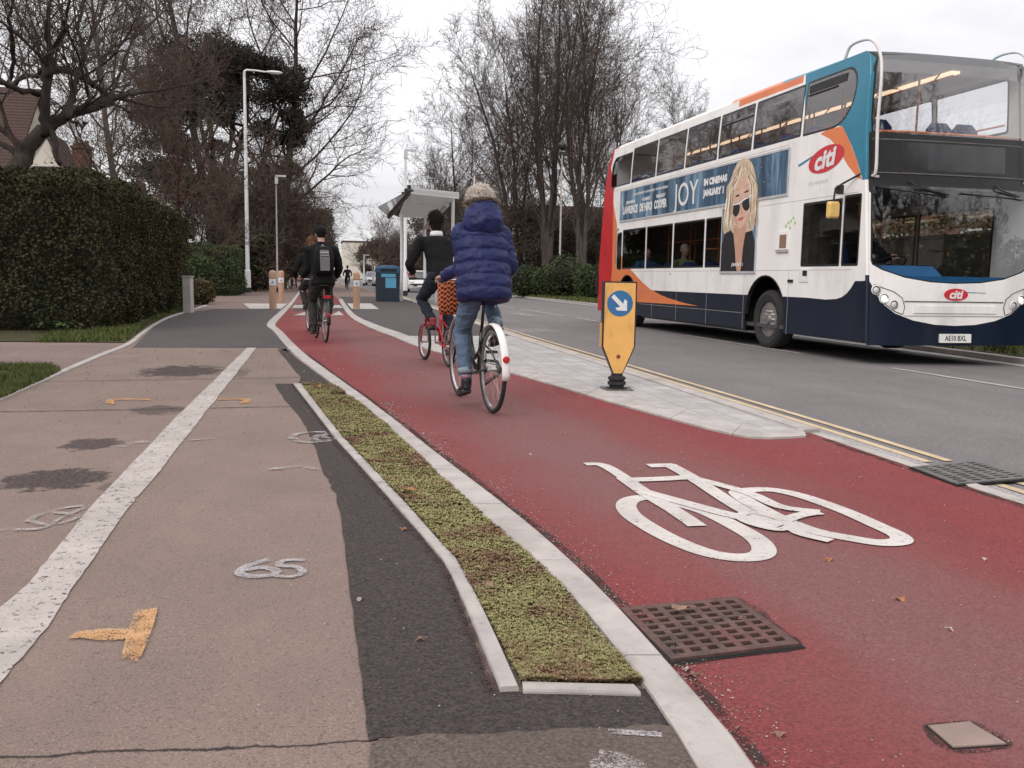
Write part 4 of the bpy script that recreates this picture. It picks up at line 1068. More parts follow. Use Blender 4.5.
# brick house among the trees on the right and the one behind the bus
house('brick_house', 'red brick house glimpsed between the trunks on the right', gx(560, 90), gx(640, 90), 90, 99, 5.4, 8.6, 'x', M['brick'], M['tile2'], [((-1.6, -4.5, 1), 1.4, 1.4, 'y', 1, 1), ((1.8, -4.5, 1), 1.4, 1.4, 'y', 1, 1), ((-1.6, -4.5, 3.6), 1.2, 1.2, 'y', 1, 1)], None, .1)
hx0 = 22.0
hb = house('brick_house', 'red brick house with white windows behind the bus', hx0, hx0 + 8, 19, 33, 4.6, 6.6, 'y', M['brick'], M['tile2'], [((-4.0, -4.2, 1.4), 1.6, 1.5, 'x', 1, 1), ((-4.0, 0, 1.4), 1.6, 1.5, 'x', 1, 1), ((-4.0, 4.2, 1.4), 1.6, 1.5, 'x', 1, 1)], (-.4, -2.2, 1.0, 6, 8.3), .1)
# beige flats where the road ends
p = at(362, 300, 260); zt = at(362, 241, 260).z
fl = empty('block_of_flats', 'distant pale beige block of flats at the end of the road', 'building', (p.x, 260, 0))
mb = MB(); mb.bbox(-5.2, 5.2, 0, 12, 0, zt - .4); mb.build('wall', M['render'], fl)
mb = MB(); mb.bbox(-5.4, 5.4, -.2, 12.2, zt - .398, zt); mb.build('roof', M['tile2'], fl)
for k in range(4):
    for j in range(3): window(fl, (-3.6 + 2.4 * k, 0, 1.2 + 2.9 * j), 1.3, 1.4, 'y')
# ================================================================ STREET FURNITURE
M['galv'] = pm('galvanised_steel', (.55, .55, .56), .45, .12, 5, .3)
M['lampwhite'] = pm('white_lamp_post_paint', (.66, .65, .65), .5, .08, 3, 0, 0, 60, .5, .1)
M['black'] = pm('black_paint', (.018, .018, .019), .45, .3, 6)
M['rubber'] = pm('black_rubber', (.022, .021, .021), .75, .3, 8, 0, .2)
M['timber'] = None
m, q, b = new_mat('tan_timber'); o_ = q.obj()
n1 = q.noise(q.mapping(o_, (14, 14, 1.2)), 3, 5, .6)
c = q.mix(q.ramp(n1, [(.3, 0), (.7, 1)]), (.36, .215, .135), (.56, .36, .24))
finish(q, b, c, .75, q.bump(n1, .3, .004), 0, .3); M['timber'] = m
M['signwhite'] = pm('white_sign_face', (.74, .73, .71), .45, .05, 5)
M['signblue'] = pm('blue_sign_face', (.03, .15, .33), .4, .1, 5)
M['signyellow'] = pm('yellow_reflective_face', (.80, .44, .13), .5, .08, 7, 0, 0, 60, .4, .5)
M['binblue'] = pm('dark_blue_bin_plastic', (.010, .022, .036), .45, .2, 5)
M['binlight'] = pm('pale_blue_bin_notice', (.10, .33, .50), .5, .1, 8)
M['greypole'] = pm('weathered_grey_pole', (.36, .32, .30), .6, .15, 4)
M['lens'] = pm('lamp_lens', (.6, .6, .58), .2, .1, 9)
M['iron'] = None
m, q, b = new_mat('cast_iron'); o_ = q.obj()
n1 = q.noise(o_, 18, 5, .65)
c = q.mix(q.ramp(n1, [(.35, 0), (.65, 1)]), (.065, .040, .034), (.135, .078, .066)); n2 = q.noise(o_, 5, 4)
c = q.mix(q.ramp(n2, [(.45, 0), (.7, .55)]), c, (.15, .05, .042))
finish(q, b, c, .75, q.bump(n1, .5, .004), .1, .35); M['iron'] = m
M['irongrey'] = pm('dark_grey_cast_iron', (.13, .12, .115), .7, .35, 14, .2, .3)
M['pit'] = pm('drain_hole_dark', (.010, .008, .007), .95, .4, 12)  # darkness of the drain holes put into the colour; rims share it
M['leafo'] = pm('fallen_leaf_orange', (.36, .15, .06), .8, .25, 40)
M['leafb'] = pm('fallen_leaf_brown', (.24, .14, .10), .8, .25, 40)
M['leafp'] = pm('pale_grit', (.45, .38, .34), .85, .2, 40)

def lamp_post(label, px, pyb, d, pytop, r0, arm=None, kind='arm', z0=.03, mt='lampwhite'):
    p = at(px, pyb, d); zt = at(px, pytop, d).z
    o = empty('lamp_post', label, 'lamp post', (p.x, d, z0), 0, 'lamp posts along the road'); h = zt - z0
    a = MB(); a.tube([(0, 0, 0), (0, 0, 1.2), (0, 0, 1.25), (0, 0, h)], [r0 * 1.45, r0 * 1.4, r0, r0 * .62], 12); a.build('pole', M[mt], o, angle=40)
    a = MB(); a.tube([(0, 0, .0), (0, 0, .28)], [r0 * 1.5, r0 * 1.5], 12); a.build('base_band', M['black'], o, angle=40)
    if kind == 'arm':
        a = MB(); a.tube([(0, 0, h), (.12, 0, h + .1), (arm * .6, 0, h + .1), (arm, 0, h + .06)], [r0 * .6, r0 * .5, r0 * .42, r0 * .4], 8); a.build('arm', M['lampwhite'], o, angle=60)
        hd = MB(); hd.ell((arm + .45, 0, h + .07), (.48, .17, .09), 14, 8); L_ = hd.build('lamp_head', M['lampwhite'], o, smooth=True)
        hd = MB(); hd.ell((arm + .5, 0, h + .01), (.3, .12, .06), 12, 6); hd.build('lens', M['lens'], L_, smooth=True)
    elif kind == 'lantern':
        hd = MB(); hd.lathe([(.02, -.1), (.1, -.06), (.22, .05), (.26, .22), (.22, .3), (.05, .42), (.02, .5)], (0, 0, h), n=14); hd.build('lamp_head', M['black'], o, angle=40)
        hd = MB(); hd.box((.16, 0, h - .25), (.3, .16, .2)); hd.box((-.1, 0, h - .2), (.2, .12, .14)); hd.build('sensor_box', M['black'], o)
    else:
        hd = MB(); hd.box((.25, 0, h), (.6, .2, .1)); hd.box((.02, 0, h - .25), (.18, .18, .4)); L_ = hd.build('lamp_head', M['galv'], o)
    return o
lamp_post('tall white lamp post with short arm, behind the box-shaped hedge', 248, 291, 52, 72, .115, 1.1)
lamp_post('thin grey lamp post behind the pair of timber bollards', 277.5, 289, 54, 176, .055, None, 'top', .03, 'greypole')
lamp_post('pale lamp post with black lantern and boxes, left of the bus', 559, 292, 48, 149, .06, None, 'lantern', .08, 'greypole')
lamp_post('white lamp column rising behind the bus shelter roof', 405, 296, 50, 150, .10, .8, 'top', .01)
lamp_post('distant grey post beside the parked silver cars', 364, 288, 95, 255, .09, None, 'top', .0)
p = at(473, 290, 52); o = empty('street_pole', 'thin pale pole showing just right of the blue hood', 'pole', (p.x, 52, .08))
a = MB(); a.tube([(0, 0, 0), (0, 0, at(473, 177, 52).z)], [.055, .04], 8); a.build('pole', M['lampwhite'], o, angle=40)
a = MB(); zt = at(473, 177, 52).z; a.tube([(0, 0, zt - .25), (-1.3, .4, zt + .75)], [.02, .015], 5); a.build('stay', M['lampwhite'], o)

def timber_bollard(label, px, py, d, h):
    x, y = g(px, py); s_ = d / y; x, y = x * s_, d
    o = empty('timber_bollard', label, 'bollard', (x, y, 0), 0, 'timber bollards at the path narrowing')
    a = MB(); R_ = .110
    a.lathe([(R_, 0), (R_, h - .26)], n=18); a.build('post', M['timber'], o, angle=40)
    a = MB(); a.lathe([(R_ * 1.03, h - .259), (R_ * 1.03, h - .235)], n=18); a.lathe([(R_ * .93, h - .12), (R_ * .93, h - .09)], n=18); a.build('groove_band', M['leafb'], o, angle=40)
    a = MB(); a.lathe([(R_, h - .234), (R_, h - .121), (R_ * .97, h - .089), (R_ * .9, h - .04), (R_ * .6, h - .01), (.01, h)], n=18); a.build('domed_cap', M['timber'], o, angle=60)
    a = MB()
    for z0_, z1_ in ((h - .46, h - .265),):
        ring = [[(R_ * 1.03 * math.sin(t), -R_ * 1.03 * math.cos(t), z) for t in [(-1 + k / 5) for k in range(11)]] for z in (z0_, z1_)]
        i0, i1 = a.add(ring[0]), a.add(ring[1])
        for k in range(10): a.face(i0 + k, i0 + k + 1, i1 + k + 1, i1 + k)
    pl = a.build('reflector_plate', M['signwhite'], o)
    a = MB(); zz = h - .37
    f = lambda u, v_: (R_ * 1.05 * math.sin(u), -R_ * 1.05 * math.cos(u), zz + v_)
    a.poly([f(-.4, -.05), f(0, .06), f(.4, -.05), f(.15, -.05), f(0, .0), f(-.15, -.05)]); a.build('emblem', M['signblue'], pl)
timber_bollard('timber bollard nearest on the left edge of the path, in front of its twin', 273, 308.5, 29, 1.2)
timber_bollard('timber bollard standing directly behind the nearest left one', 281.5, 302, 36, 1.22)
timber_bollard('timber bollard on the right of the path beside the black-jacketed cyclist', 356.5, 308.5, 29.6, 1.2)
for k, (px, d, lab) in enumerate(((289, 75, 'small distant white post left of the path beyond the bollards'), (303.5, 80, 'second small distant white post beside the black-jacketed cyclist'))):
    x = gx(px, d); o = empty('marker_post', lab, 'post', (x, d, 0), 0, 'distant white posts')
    a = MB(); a.lathe([(.14, 0), (.14, 1.0), (.1, 1.15), (.02, 1.2)], n=10); a.build('post', M['signwhite'], o, angle=40)
# white pillar at the end of the hedge
x, y = g(185.5, 314)
o = empty('gate_pillar', 'short pale grey pillar at the end of the tall hedge', 'pillar', (x - .02, 26, 0), -.1)
a = MB(); a.bbox(-.10, .10, -.2, .2, 0, .96); a.build('pillar', M['slab'], o)
a = MB(); a.bbox(-.12, .12, -.22, .22, .961, 1.0); a.build('coping', M['kerb'], o)

# keep-left bollard
x, y = g(615.5, 389, .012)
kl = empty('keep_left_bollard', 'yellow keep-left bollard with blue arrow roundel on the paved island', 'bollard', (x + .01, y, .012), -.20)
prof = [(-.045, .15), (-.165, .43), (-.165, 1.07), (.165, 1.07), (.165, .43), (.045, .15)]
def inset(P, k): return [(px_ * (1 - k / .165), pz + (k if pz < .2 else (-k if pz > 1 else 0))) for px_, pz in P]
a = MB(); a.prism(prof, lambda u, v_: (u, -.055, v_), lambda u, v_: (u, .075, v_)); bd = a.build('body', M['black'], kl)
a = MB(); a.prism(inset(prof, .014), lambda u, v_: (u, -.0552, v_), lambda u, v_: (u, -.060, v_)); a.build('front_face', M['signyellow'], kl)
a = MB(); a.prism([(-.02, .42), (.05, .42), (.05, .66), (-.02, .66)], lambda u, v_: (-.1652, u, v_), lambda u, v_: (-.178, u, v_)); a.build('side_reflector', M['signyellow'], kl)
disc = [(.127 * math.cos(t * PI / 20), .855 + .127 * math.sin(t * PI / 20)) for t in range(40)]
a = MB(); a.prism(disc, lambda u, v_: (u, -.0602, v_), lambda u, v_: (u, -.063, v_)); rd = a.build('roundel', M['signblue'], kl)
d45 = V((math.cos(-PI / 4), math.sin(-PI / 4))); nn = V((-d45.y, d45.x)); c0 = V((-.004, .858))
arr = [c0 - d45 * .10 + nn * .02, c0 + d45 * .03 + nn * .02, c0 + d45 * .005 + nn * .062, c0 + d45 * .035 + nn * .068, c0 + d45 * .105, c0 + d45 * .035 - nn * .068, c0 + d45 * .005 - nn * .062, c0 + d45 * .03 - nn * .02, c0 - d45 * .10 - nn * .02]
a = MB(); a.prism([(p.x, p.y) for p in arr], lambda u, v_: (u, -.0632, v_), lambda u, v_: (u, -.065, v_)); a.build('arrow', M['signwhite'], rd)
a = MB(); a.lathe([(.022, 0), (.022, -.004), (.016, -.004), (.016, 0)], (-.0, -.0602, .33), 'y', 16); a.build('bolt', M['leafo'], kl)
a = MB(); a.lathe([(.115, 0), (.115, .012), (.07, .016), (.075, .04), (.092, .05), (.092, .075), (.07, .085), (.088, .10), (.088, .122), (.06, .135), (.055, .16), (.03, .165)], n=24); a.build('rubber_base', M['rubber'], kl, angle=35)
a = MB(); a.box((0, 0, .004), (.3, .3, .008)); a.build('base_plate', M['irongrey'], kl)

# litter bin
x, y = g(387, 300.5); d = 38.5; x = gx(387.5, d)
bn = empty('litter_bin', 'dark blue litter bin with pale notice beside the bus shelter post', 'bin', (x, d, .01))
hb_ = at(387, 265.5, d).z - .01
a = MB(); a.tube([(0, 0, 0), (0, 0, hb_ * .88)], [.74, .74], 4); W_ = .47
a = MB(); a.bbox(-W_, W_, -.4, .4, 0, hb_ * .80); a.build('body', M['binblue'], bn)
a = MB(); rings = [[(-s_ * W_, -s_ * .4, z), (s_ * W_, -s_ * .4, z), (s_ * W_, s_ * .4, z), (-s_ * W_, s_ * .4, z)] for s_, z in ((1.06, hb_ * .801), (1.06, hb_ * .93), (.85, hb_ * .985), (.5, hb_))]
a.loft(rings); a.build('hood', pm('blue_bin_hood', (.02, .075, .14), .45, .15, 5), bn)
a = MB(); a.bbox(-.34, .34, -.43, -.4265, hb_ * .83, hb_ * .90); a.build('opening', M['dark'], bn)
a = MB(); a.bbox(-.12, .32, -.406, -.402, hb_ * .38, hb_ * .66); a.bbox(-.3, .3, -.406, -.402, hb_ * .68, hb_ * .77); a.build('notice', M['binlight'], bn)

# bus shelter
sh = empty('bus_shelter', 'grey bus shelter with flared translucent roof, behind the cyclists on the island', 'bus shelter', (0, 0, 0))
m = glass('shelter_glass', (.78, .79, .79), 1.6); M['shglass'] = m
m, q, b = new_mat('translucent_roof_panel'); o_ = q.obj()
finish(q, b, q.mix(q.noise(o_, 2, 4), (.70, .70, .69), (.80, .80, .79)), .5, None, 0, .4); b.inputs['Transmission Weight'].default_value = .5; M['roofp'] = m
def slab(pts, t):
    mb = MB(); P = [V(p) for p in pts]; n = len(P)
    i = mb.add(P); j = mb.add([p + V((0, 0, t)) for p in P]); mb.face(*range(i, i + n)); mb.face(*reversed(range(j, j + n)))
    for k in range(n): mb.face(i + k, i + (k + 1) % n, j + (k + 1) % n, j + k)
    return mb
slab([at(411, 192, 33), at(458, 197, 33), at(430, 217.5, 43), at(398, 217.5, 43)], .10).build('roof_panel', M['roofp'], sh)
slab([at(410, 191, 33.1), at(378, 208, 36), at(389, 217, 39), at(398, 217.5, 43)], .05).build('roof_wing', M['shglass'], sh)
e0, e1 = at(412, 189.5, 32.9), at(389, 217, 38.8)
a = MB(); a.tube([e0, e1], .09, 6)
for k in range(9): a.box(e0.lerp(e1, (k + .5) / 9) + V((-.05, 0, .14)), (.13, .13, .16))
a.build('edge_beam', M['black'], sh)
a = MB(); u0, u1 = at(411, 191, 32.9), at(459, 196, 32.9); i = a.add([p - V((0, 0, .10)) for p in (u0, u1, u1 + V((0, .1, 0)), u0 + V((0, .1, 0)))] + [p + V((0, 0, .13)) for p in (u0, u1, u1 + V((0, .1, 0)), u0 + V((0, .1, 0)))]); [a.face(*[i + k for k in f]) for f in ((0, 1, 5, 4), (1, 2, 6, 5), (2, 3, 7, 6), (3, 0, 4, 7), (4, 5, 6, 7), (3, 2, 1, 0))]; a.build('fascia', M['roofp'], sh); a = MB(); a.tube([at(412, 203, 37), at(446, 205, 37)], .04, 6); a.build('cross_beam', M['galv'], sh)
for (px, d, pt) in ((401.5, 39.6, 214), (452, 34.5, 198), (424.5, 42.5, 215)):
    q0 = at(px, 300, d); zt = at(px, pt, d).z
    a = MB(); a.tube([(q0.x, d, .01), (q0.x, d, zt)], .065, 10); a.build('post', M['lampwhite'], sh, angle=40)
a = MB(); p0, p1 = at(427, 290, 42), at(450, 290, 35)
i = a.add([(p0.x, 42, .3), (p1.x, 35, .3), (p1.x, 35, 2.6), (p0.x, 42, 2.6)]); a.face(i, i + 1, i + 2, i + 3); a.build('glass_panel', M['shglass'], sh)
a = MB(); a.tube([at(447, 205, 35.5), at(425, 228, 41)], .1, 6); a.build('rear_beam', M['galv'], sh)
a = MB(); pm0 = p0.lerp(p1, .2); pm1 = p0.lerp(p1, .75)
a.tube([(pm0.x - .3, pm0.y, .55), (pm1.x - .3, pm1.y, .55)], .06, 6); a.tube([(pm0.x - .3, pm0.y, .02), (pm0.x - .3, pm0.y, .55)], .04, 6); a.tube([(pm1.x - .3, pm1.y, .02), (pm1.x - .3, pm1.y, .55)], .04, 6); a.build('bench_rail', M['galv'], sh)

# drains
def grate(name, label, corners, nu, nv, mat, z, mats_pit='pit', holes=.62, quadr=None):
    """flat cast cover with real holes: bars between quads, pit sheet below"""
    A, B_, C_, D_ = [V((*p, 0)) for p in corners]     # TL TR BR BL
    f = lambda u, v_: A.lerp(B_, u).lerp(D_.lerp(C_, u), v_)
    o = empty(name, label, 'drain cover', ((A + C_) / 2).to_tuple(), 0); ctr = (A + C_) / 2
    mb = MB(); th = .009
    bu, bv = .035, .05
    us = [bu + (1 - 2 * bu) * k / nu for k in range(nu + 1)]; vs = [bv + (1 - 2 * bv) * k / nv for k in range(nv + 1)]
    hu, hv = (1 - 2 * bu) / nu * (1 - holes) / 2, (1 - 2 * bv) / nv * (1 - holes) / 2
    def quad(u0, u1, v0, v1, zz):
        i = mb.add([f(u, v_) - ctr + V((0, 0, zz)) for u, v_ in ((u0, v0), (u1, v0), (u1, v1), (u0, v1))]); j = mb.add([f(u, v_) - ctr + V((0, 0, zz - th)) for u, v_ in ((u0, v0), (u1, v0), (u1, v1), (u0, v1))])
        mb.face(i, i + 3, i + 2, i + 1)
        for k in range(4): mb.face(i + k, i + (k + 1) % 4, j + (k + 1) % 4, j + k)
    # long bars (full length in u) and short cross bars between them
    edges = [0] + [v_ for k in range(nv) for v_ in (vs[k] + hv, vs[k + 1] - hv)] + [1]
    for k in range(0, len(edges), 2): quad(0, 1, edges[k], edges[k + 1], z)
    for k in range(nv):
        v0, v1 = vs[k] + hv, vs[k + 1] - hv
        quad(0, us[0] + hu, v0, v1, z - .0005); quad(us[-1] - hu, 1, v0, v1, z - .0005)
        for j in range(1, nu): quad(us[j] - hu, us[j] + hu, v0, v1, z - .0005)
    mb.build('grating', M[mat], o, fix=False)
    pt = MB(); i = pt.add([f(u, v_) - ctr + V((0, 0, z - .0085)) for u, v_ in ((-.03, -.05), (1.03, -.05), (1.03, 1.05), (-.03, 1.05))]); pt.face(i, i + 3, i + 2, i + 1); pt.build('pit', M[mats_pit], o, fix=False)  # near-black sheet close under the bars, painted as the shade inside the holes
    rm = MB()
    for (u0, v0, u1, v1) in ((-.02, -.035, 1.02, -.005), (-.02, 1.005, 1.02, 1.03), (-.02, -.004, -.003, 1.004), (1.003, -.004, 1.02, 1.004)):
        i = rm.add([f(u, v_) - ctr + V((0, 0, .0085)) for u, v_ in ((u0, v0), (u1, v0), (u1, v1), (u0, v1))]); rm.face(i, i + 3, i + 2, i + 1)
    rm.build('rim', M['pit'], o, fix=False)
    return o
gc = xy([(620, 612), (736, 600.5), (799, 648), (671, 664)])
grate('drain_grate', 'rusty iron drain grate with rows of slots set in the red cycle path', gc, 7, 8, 'iron', .0155, 'pit')
dg_ = [(3.62, 0), ]
dc = xy([(912, 466.5), (974, 460.5), (1034, 477), (957, 483.5)], .017)
o = grate('drain_grate', 'dark grey iron drain grate in the road gutter on the yellow lines', dc, 5, 9, 'irongrey', .017, 'pit')
A = xy([(928, 729), (969, 725), (1006, 747), (953, 750.5)])
o = empty('access_cover', 'small worn metal plate in the red cycle path, lower right', 'cover', (0, 0, 0))
cx, cy = sum(p[0] for p in A) / 4, sum(p[1] for p in A) / 4; o.location = (cx, cy, 0)
a = MB(); a.zprism([(px_ - cx, py_ - cy) for px_, py_ in A], -.01, .010); a.build('plate', concrete('worn_metal_plate', (.29, .21, .18)), o)
a = MB(); k_ = 1.07; a.zprism([((px_ - cx) * k_, (py_ - cy) * k_) for px_, py_ in A], -.01, .0065); a.build('rim', M['pit'], o)
# fallen leaves
def leaf(label, px, py, z, s_, mat, seed, group=None):
    r = random.Random(seed); x, y = g(px, py, z); mb = MB(); a0 = r.random() * 6.28
    P = []
    n = 14
    for k in range(n):
        t = 2 * PI * k / n; rad = s_ * (.55 + .45 * abs(math.cos(t))) * (1 - .25 * (k % 2)); P.append((math.cos(t + a0) * rad, math.sin(t + a0) * rad * .8, .004 + .006 * math.sin(2 * t + seed)))
    c0 = mb.add([(0, 0, .009)]); i = mb.add(P)
    for k in range(n): mb.face(c0, i + k, i + (k + 1) % n)
    mb.tube([(0, 0, .008), (math.cos(a0) * s_ * 1.6, math.sin(a0) * s_ * 1.3, .005)], .0015, 4)
    o = mb.build('fallen_leaf', M[mat], fix=False); o.location = (x, y, z); tag(o, label, 'leaf', group)
leaf('orange fallen leaf lying on the planting bed near its middle', 409, 490, .04, .035, 'leafo', 1)
leaf('brown fallen leaf on the far edge of the rusty drain grate', 680, 608, .03, .035, 'leafb', 2)
leaf('small orange leaf at the top end of the planting bed', 318, 386.5, .03, .05, 'leafo', 3)
leaf('brown curled leaf on the planting bed close to the kerb', 489, 584, .04, .025, 'leafb', 4)
for k, (px, py) in enumerate(((688, 670), (692, 676), (740, 620), (530, 455), (640, 470), (830, 560), (950, 630), (860, 478), (445, 440), (700, 745), (780, 735), (405, 530), (360, 600), (420, 640), (900, 600), (985, 560))):
    leaf('pale scrap of dry leaf on the path surface', px, py, .006, .012 + .004 * (k % 3), ('leafp', 'leafb', 'leafo')[k % 3], 30 + k, 'small leaf scraps on the ground')

# ================================================================ CARS
M['silver'] = pm('silver_car_paint', (.55, .55, .57), .3, .05, 3, .5)
M['whitecar'] = pm('white_car_paint', (.75, .74, .73), .3, .05, 3)
M['carglass'] = pm('dark_car_glass', (.03, .034, .04), .06, .2, 2, 0, 0, 60, .8)
M['chrome'] = pm('bright_metal', (.6, .6, .6), .2, .1, 8, .9)
M['lightred'] = pm('red_lamp_lens', (.5, .02, .02), .2, .1, 8)
M['lampclear'] = pm('clear_headlamp', (.72, .72, .70), .12, .1, 8, .3)
M['plate'] = pm('white_number_plate', (.75, .74, .70), .4, .04, 6)
def car(label, x, y, mat, rz=0):
    o = empty('parked_car', label, 'car', (x, y, roadz(min(x, 10.3))), rz, 'cars at the roadside')
    L_, W_ = 4.2, 1.74
    # stations from front (y=-L/2, facing us) to the back; body cross sections
    st = [(-2.1, .42, .62, .72), (-2.0, .26, .72, .80), (-1.5, .24, .84, .86), (-.95, .24, .93, .87), (0, .24, .96, .87), (1.2, .24, .97, .87), (1.8, .26, .95, .85), (2.08, .32, .86, .80), (2.12, .45, .7, .74)]
    a = MB(); rings = []
    for y_, z0_, z1_, hw in st: rings.append([(-hw * .93, y_, z0_), (-hw, y_, z0_ + .15), (-hw, y_, z1_ - .14), (-hw * .92, y_, z1_), (hw * .92, y_, z1_), (hw, y_, z1_ - .14), (hw, y_, z0_ + .15), (hw * .93, y_, z0_)])
    a.loft(rings); bd = a.build('body', M[mat], o, angle=35)
    a = MB(); rings = []
    for y_, z1_, hw in ((-.98, .94, .76), (-.3, 1.38, .62), (.1, 1.43, .60), (1.1, 1.40, .60), (1.95, .97, .72)):
        rings.append([(-hw, y_, .93), (-hw * .96, y_, z1_ - .01), (hw * .96, y_, z1_ - .01), (hw, y_, .93)])
    a.loft(rings); a.build('windows', M['carglass'], o, angle=30)
    a = MB()
    a.loft([[(-.6, -.25, 1.385), (.6, -.25, 1.385), (.6, -.25, 1.42), (-.6, -.25, 1.42)], [(-.6, .2, 1.43), (.6, .2, 1.43), (.55, .2, 1.47), (-.55, .2, 1.47)], [(-.6, 1.15, 1.40), (.6, 1.15, 1.40), (.55, 1.15, 1.44), (-.55, 1.15, 1.44)]])
    for s_ in (-1, 1):
        a.tube([(s_ * .78, -.95, .93), (s_ * .62, -.27, 1.40)], .035, 6); a.tube([(s_ * .64, .45, 1.41), (s_ * .79, .5, .95)], .035, 6); a.tube([(s_ * .61, 1.12, 1.41), (s_ * .74, 1.9, .96)], .05, 6)
    a.build('roof', M[mat], o, angle=40)
    for s_ in (-1, 1):
        a = MB(); a.ell((s_ * .58, -2.0, .68), (.17, .12, .08), 12, 8); a.build('headlight', M['lampclear'], o, smooth=True)
        a = MB(); a.ell((s_ * .62, 2.05, .8), (.13, .1, .1), 12, 8); a.build('tail_light', M['lightred'], o, smooth=True)
        a = MB(); a.ell((s_ * .93, -.75, 1.0), (.09, .06, .07), 10, 6); a.build('wing_mirror', M[mat], o, smooth=True)
        for yw in (-1.3, 1.3):
            a = MB(); a.lathe([(.18, -.09), (.29, -.1), (.31, -.06), (.31, .06), (.29, .1), (.18, .09)], (s_ * .78, yw, .31), 'x', 20); w_ = a.build('wheel', M['rubber'], o, angle=40)
            a = MB(); a.lathe([(.185, -.07), (.19, .0), (.05, .06 * s_ + .03), (.05, -.08)], (s_ * .82, yw, .31), 'x', 16); a.build('rim', M['chrome'], w_, angle=40)
    a = MB(); a.bbox(-.5, .5, -2.115, -2.07, .42, .58); a.build('grille', M['black'], o)
    a = MB(); a.bbox(-.26, .26, -2.13, -2.117, .36, .47); a.build('number_plate', M['plate'], o)
car('distant silver parked car at the roadside, left of the blue litter bin', gx(372, 100) + .1, 100, 'silver')
car('second distant silver car close behind the blue litter bin', gx(381.5, 92), 92, 'silver')
car('white car behind the bus shelter post, left of the man in black jumper', gx(417, 62), 62, 'whitecar')
# ================================================================ BICYCLES AND RIDERS
def cloth(name, col, var=.2, scale=7, rough=.9, bump=.25, bs=26, sheen=0):
    m, q, b = new_mat(name); o = q.obj()
    n1 = q.noise(o, scale, 4); wv = q.noise(q.mapping(o, (1, 1, .45)), bs, 4, .6); fine = q.noise(o, 400, 1)
    c = q.mix(q.ramp(n1, [(.3, 0), (.7, 1)]), mul(col, 1 - var), mul(col, 1 + var))
    c = q.mix(q.ramp(fine, [(.4, .2), (.6, 0)]), c, mul(col, .6))
    finish(q, b, c, rough, q.bump(wv, bump, .02), 0, .25)
    b.inputs['Sheen Weight'].default_value = sheen
    return m
M['skin'] = pm('skin', (.50, .30, .24), .55, .08, 14)
M['puffer'] = cloth('blue_quilted_nylon', (.016, .021, .088), .15, 6, .5, .35, 16)
M['blackcloth'] = cloth('black_cloth', (.006, .0058, .0065), .3)
M['navyjeans'] = cloth('dark_denim', (.020, .026, .036), .3)
M['jeans'] = cloth('blue_denim', (.095, .135, .20), .22, 5, .9, .5, 22)
M['cuff'] = cloth('pale_turned_up_denim', (.26, .31, .35), .12)
M['sock'] = None
m, q, b = new_mat('patterned_sock'); o_ = q.obj(); s = q.sep(o_)
wv = q.math('SINE', q.math('MULTIPLY', s[2], 190)); n1 = q.noise(o_, 60, 2)
finish(q, b, q.mix(q.ramp(q.math('ADD', wv, q.math('MULTIPLY', n1, .6)), [(.2, 0), (.5, 1)]), (.30, .10, .15), (.33, .31, .36)), .9, None, 0, .2); M['sock'] = m
M['greytrous'] = cloth('dark_grey_trousers', (.036, .034, .032), .2)
M['shoe'] = pm('black_leather_shoe', (.012, .012, .013), .4, .3, 10)
M['redshoe'] = pm('dark_red_shoe', (.22, .02, .025), .5, .2, 10)
M['hairblond'] = bark('blond_hair', (.58, .51, .44), (.85, .79, .72))
M['furtrim'] = bark('brown_grey_fur', (.16, .12, .095), (.32, .26, .21))
M['hairdark'] = bark('dark_hair', (.008, .007, .006), (.02, .016, .014))
M['hairbrown'] = bark('auburn_hair', (.09, .045, .028), (.17, .09, .06))
M['grey'] = pm('grey_fabric_panel', (.13, .125, .13), .8, .15, 30)
M['reflect'] = pm('reflective_tape', (.42, .41, .42), .35, .15, 20)
M['collar'] = cloth('white_collar', (.68, .68, .68), .05)
M['eyew'] = pm('eye_white', (.7, .68, .66), .2, .03, 9)
M['bikeblack'] = pm('black_bicycle_paint', (.015, .015, .016), .3, .2, 9)
M['bikered'] = pm('red_bicycle_paint', (.50, .022, .03), .3, .1, 9)
M['mudwhite'] = pm('white_mudguard', (.74, .72, .70), .35, .06, 9, 0, 0, 60, .5, .2)
M['tyre'] = pm('black_tyre', (.020, .019, .019), .8, .2, 40)
M['alloy'] = pm('alloy_rim', (.52, .51, .50), .32, .1, 20, .85)
M['saddle'] = pm('black_saddle', (.014, .013, .013), .5, .2, 10)

def ik(a, b_, l1, l2, pole):
    a, b_ = V(a), V(b_); d = b_ - a; L_ = min(d.length, (l1 + l2) * .999); u = d.normalized()
    x = (l1 * l1 - l2 * l2 + L_ * L_) / (2 * L_); h = math.sqrt(max(0, l1 * l1 - x * x))
    p = V(pole) - u * V(pole).dot(u); p.normalize()
    return a + u * x + p * h
def torso(mb, rings, n=20):
    """rings: (centre, rx, ry)"""
    R_ = []
    for i, (c, rx, ry) in enumerate(rings):
        c = V(c); a = V(rings[max(0, i - 1)][0]); b_ = V(rings[min(len(rings) - 1, i + 1)][0])
        d = (b_ - a).normalized() if (b_ - a).length > 1e-6 else V((0, 0, 1)); fy = V((1, 0, 0)).cross(d).normalized() * -1
        R_.append([c + V((1, 0, 0)) * rx * math.cos(2 * PI * k / n) + fy * -ry * math.sin(2 * PI * k / n) for k in range(n)])
    mb.loft(R_)
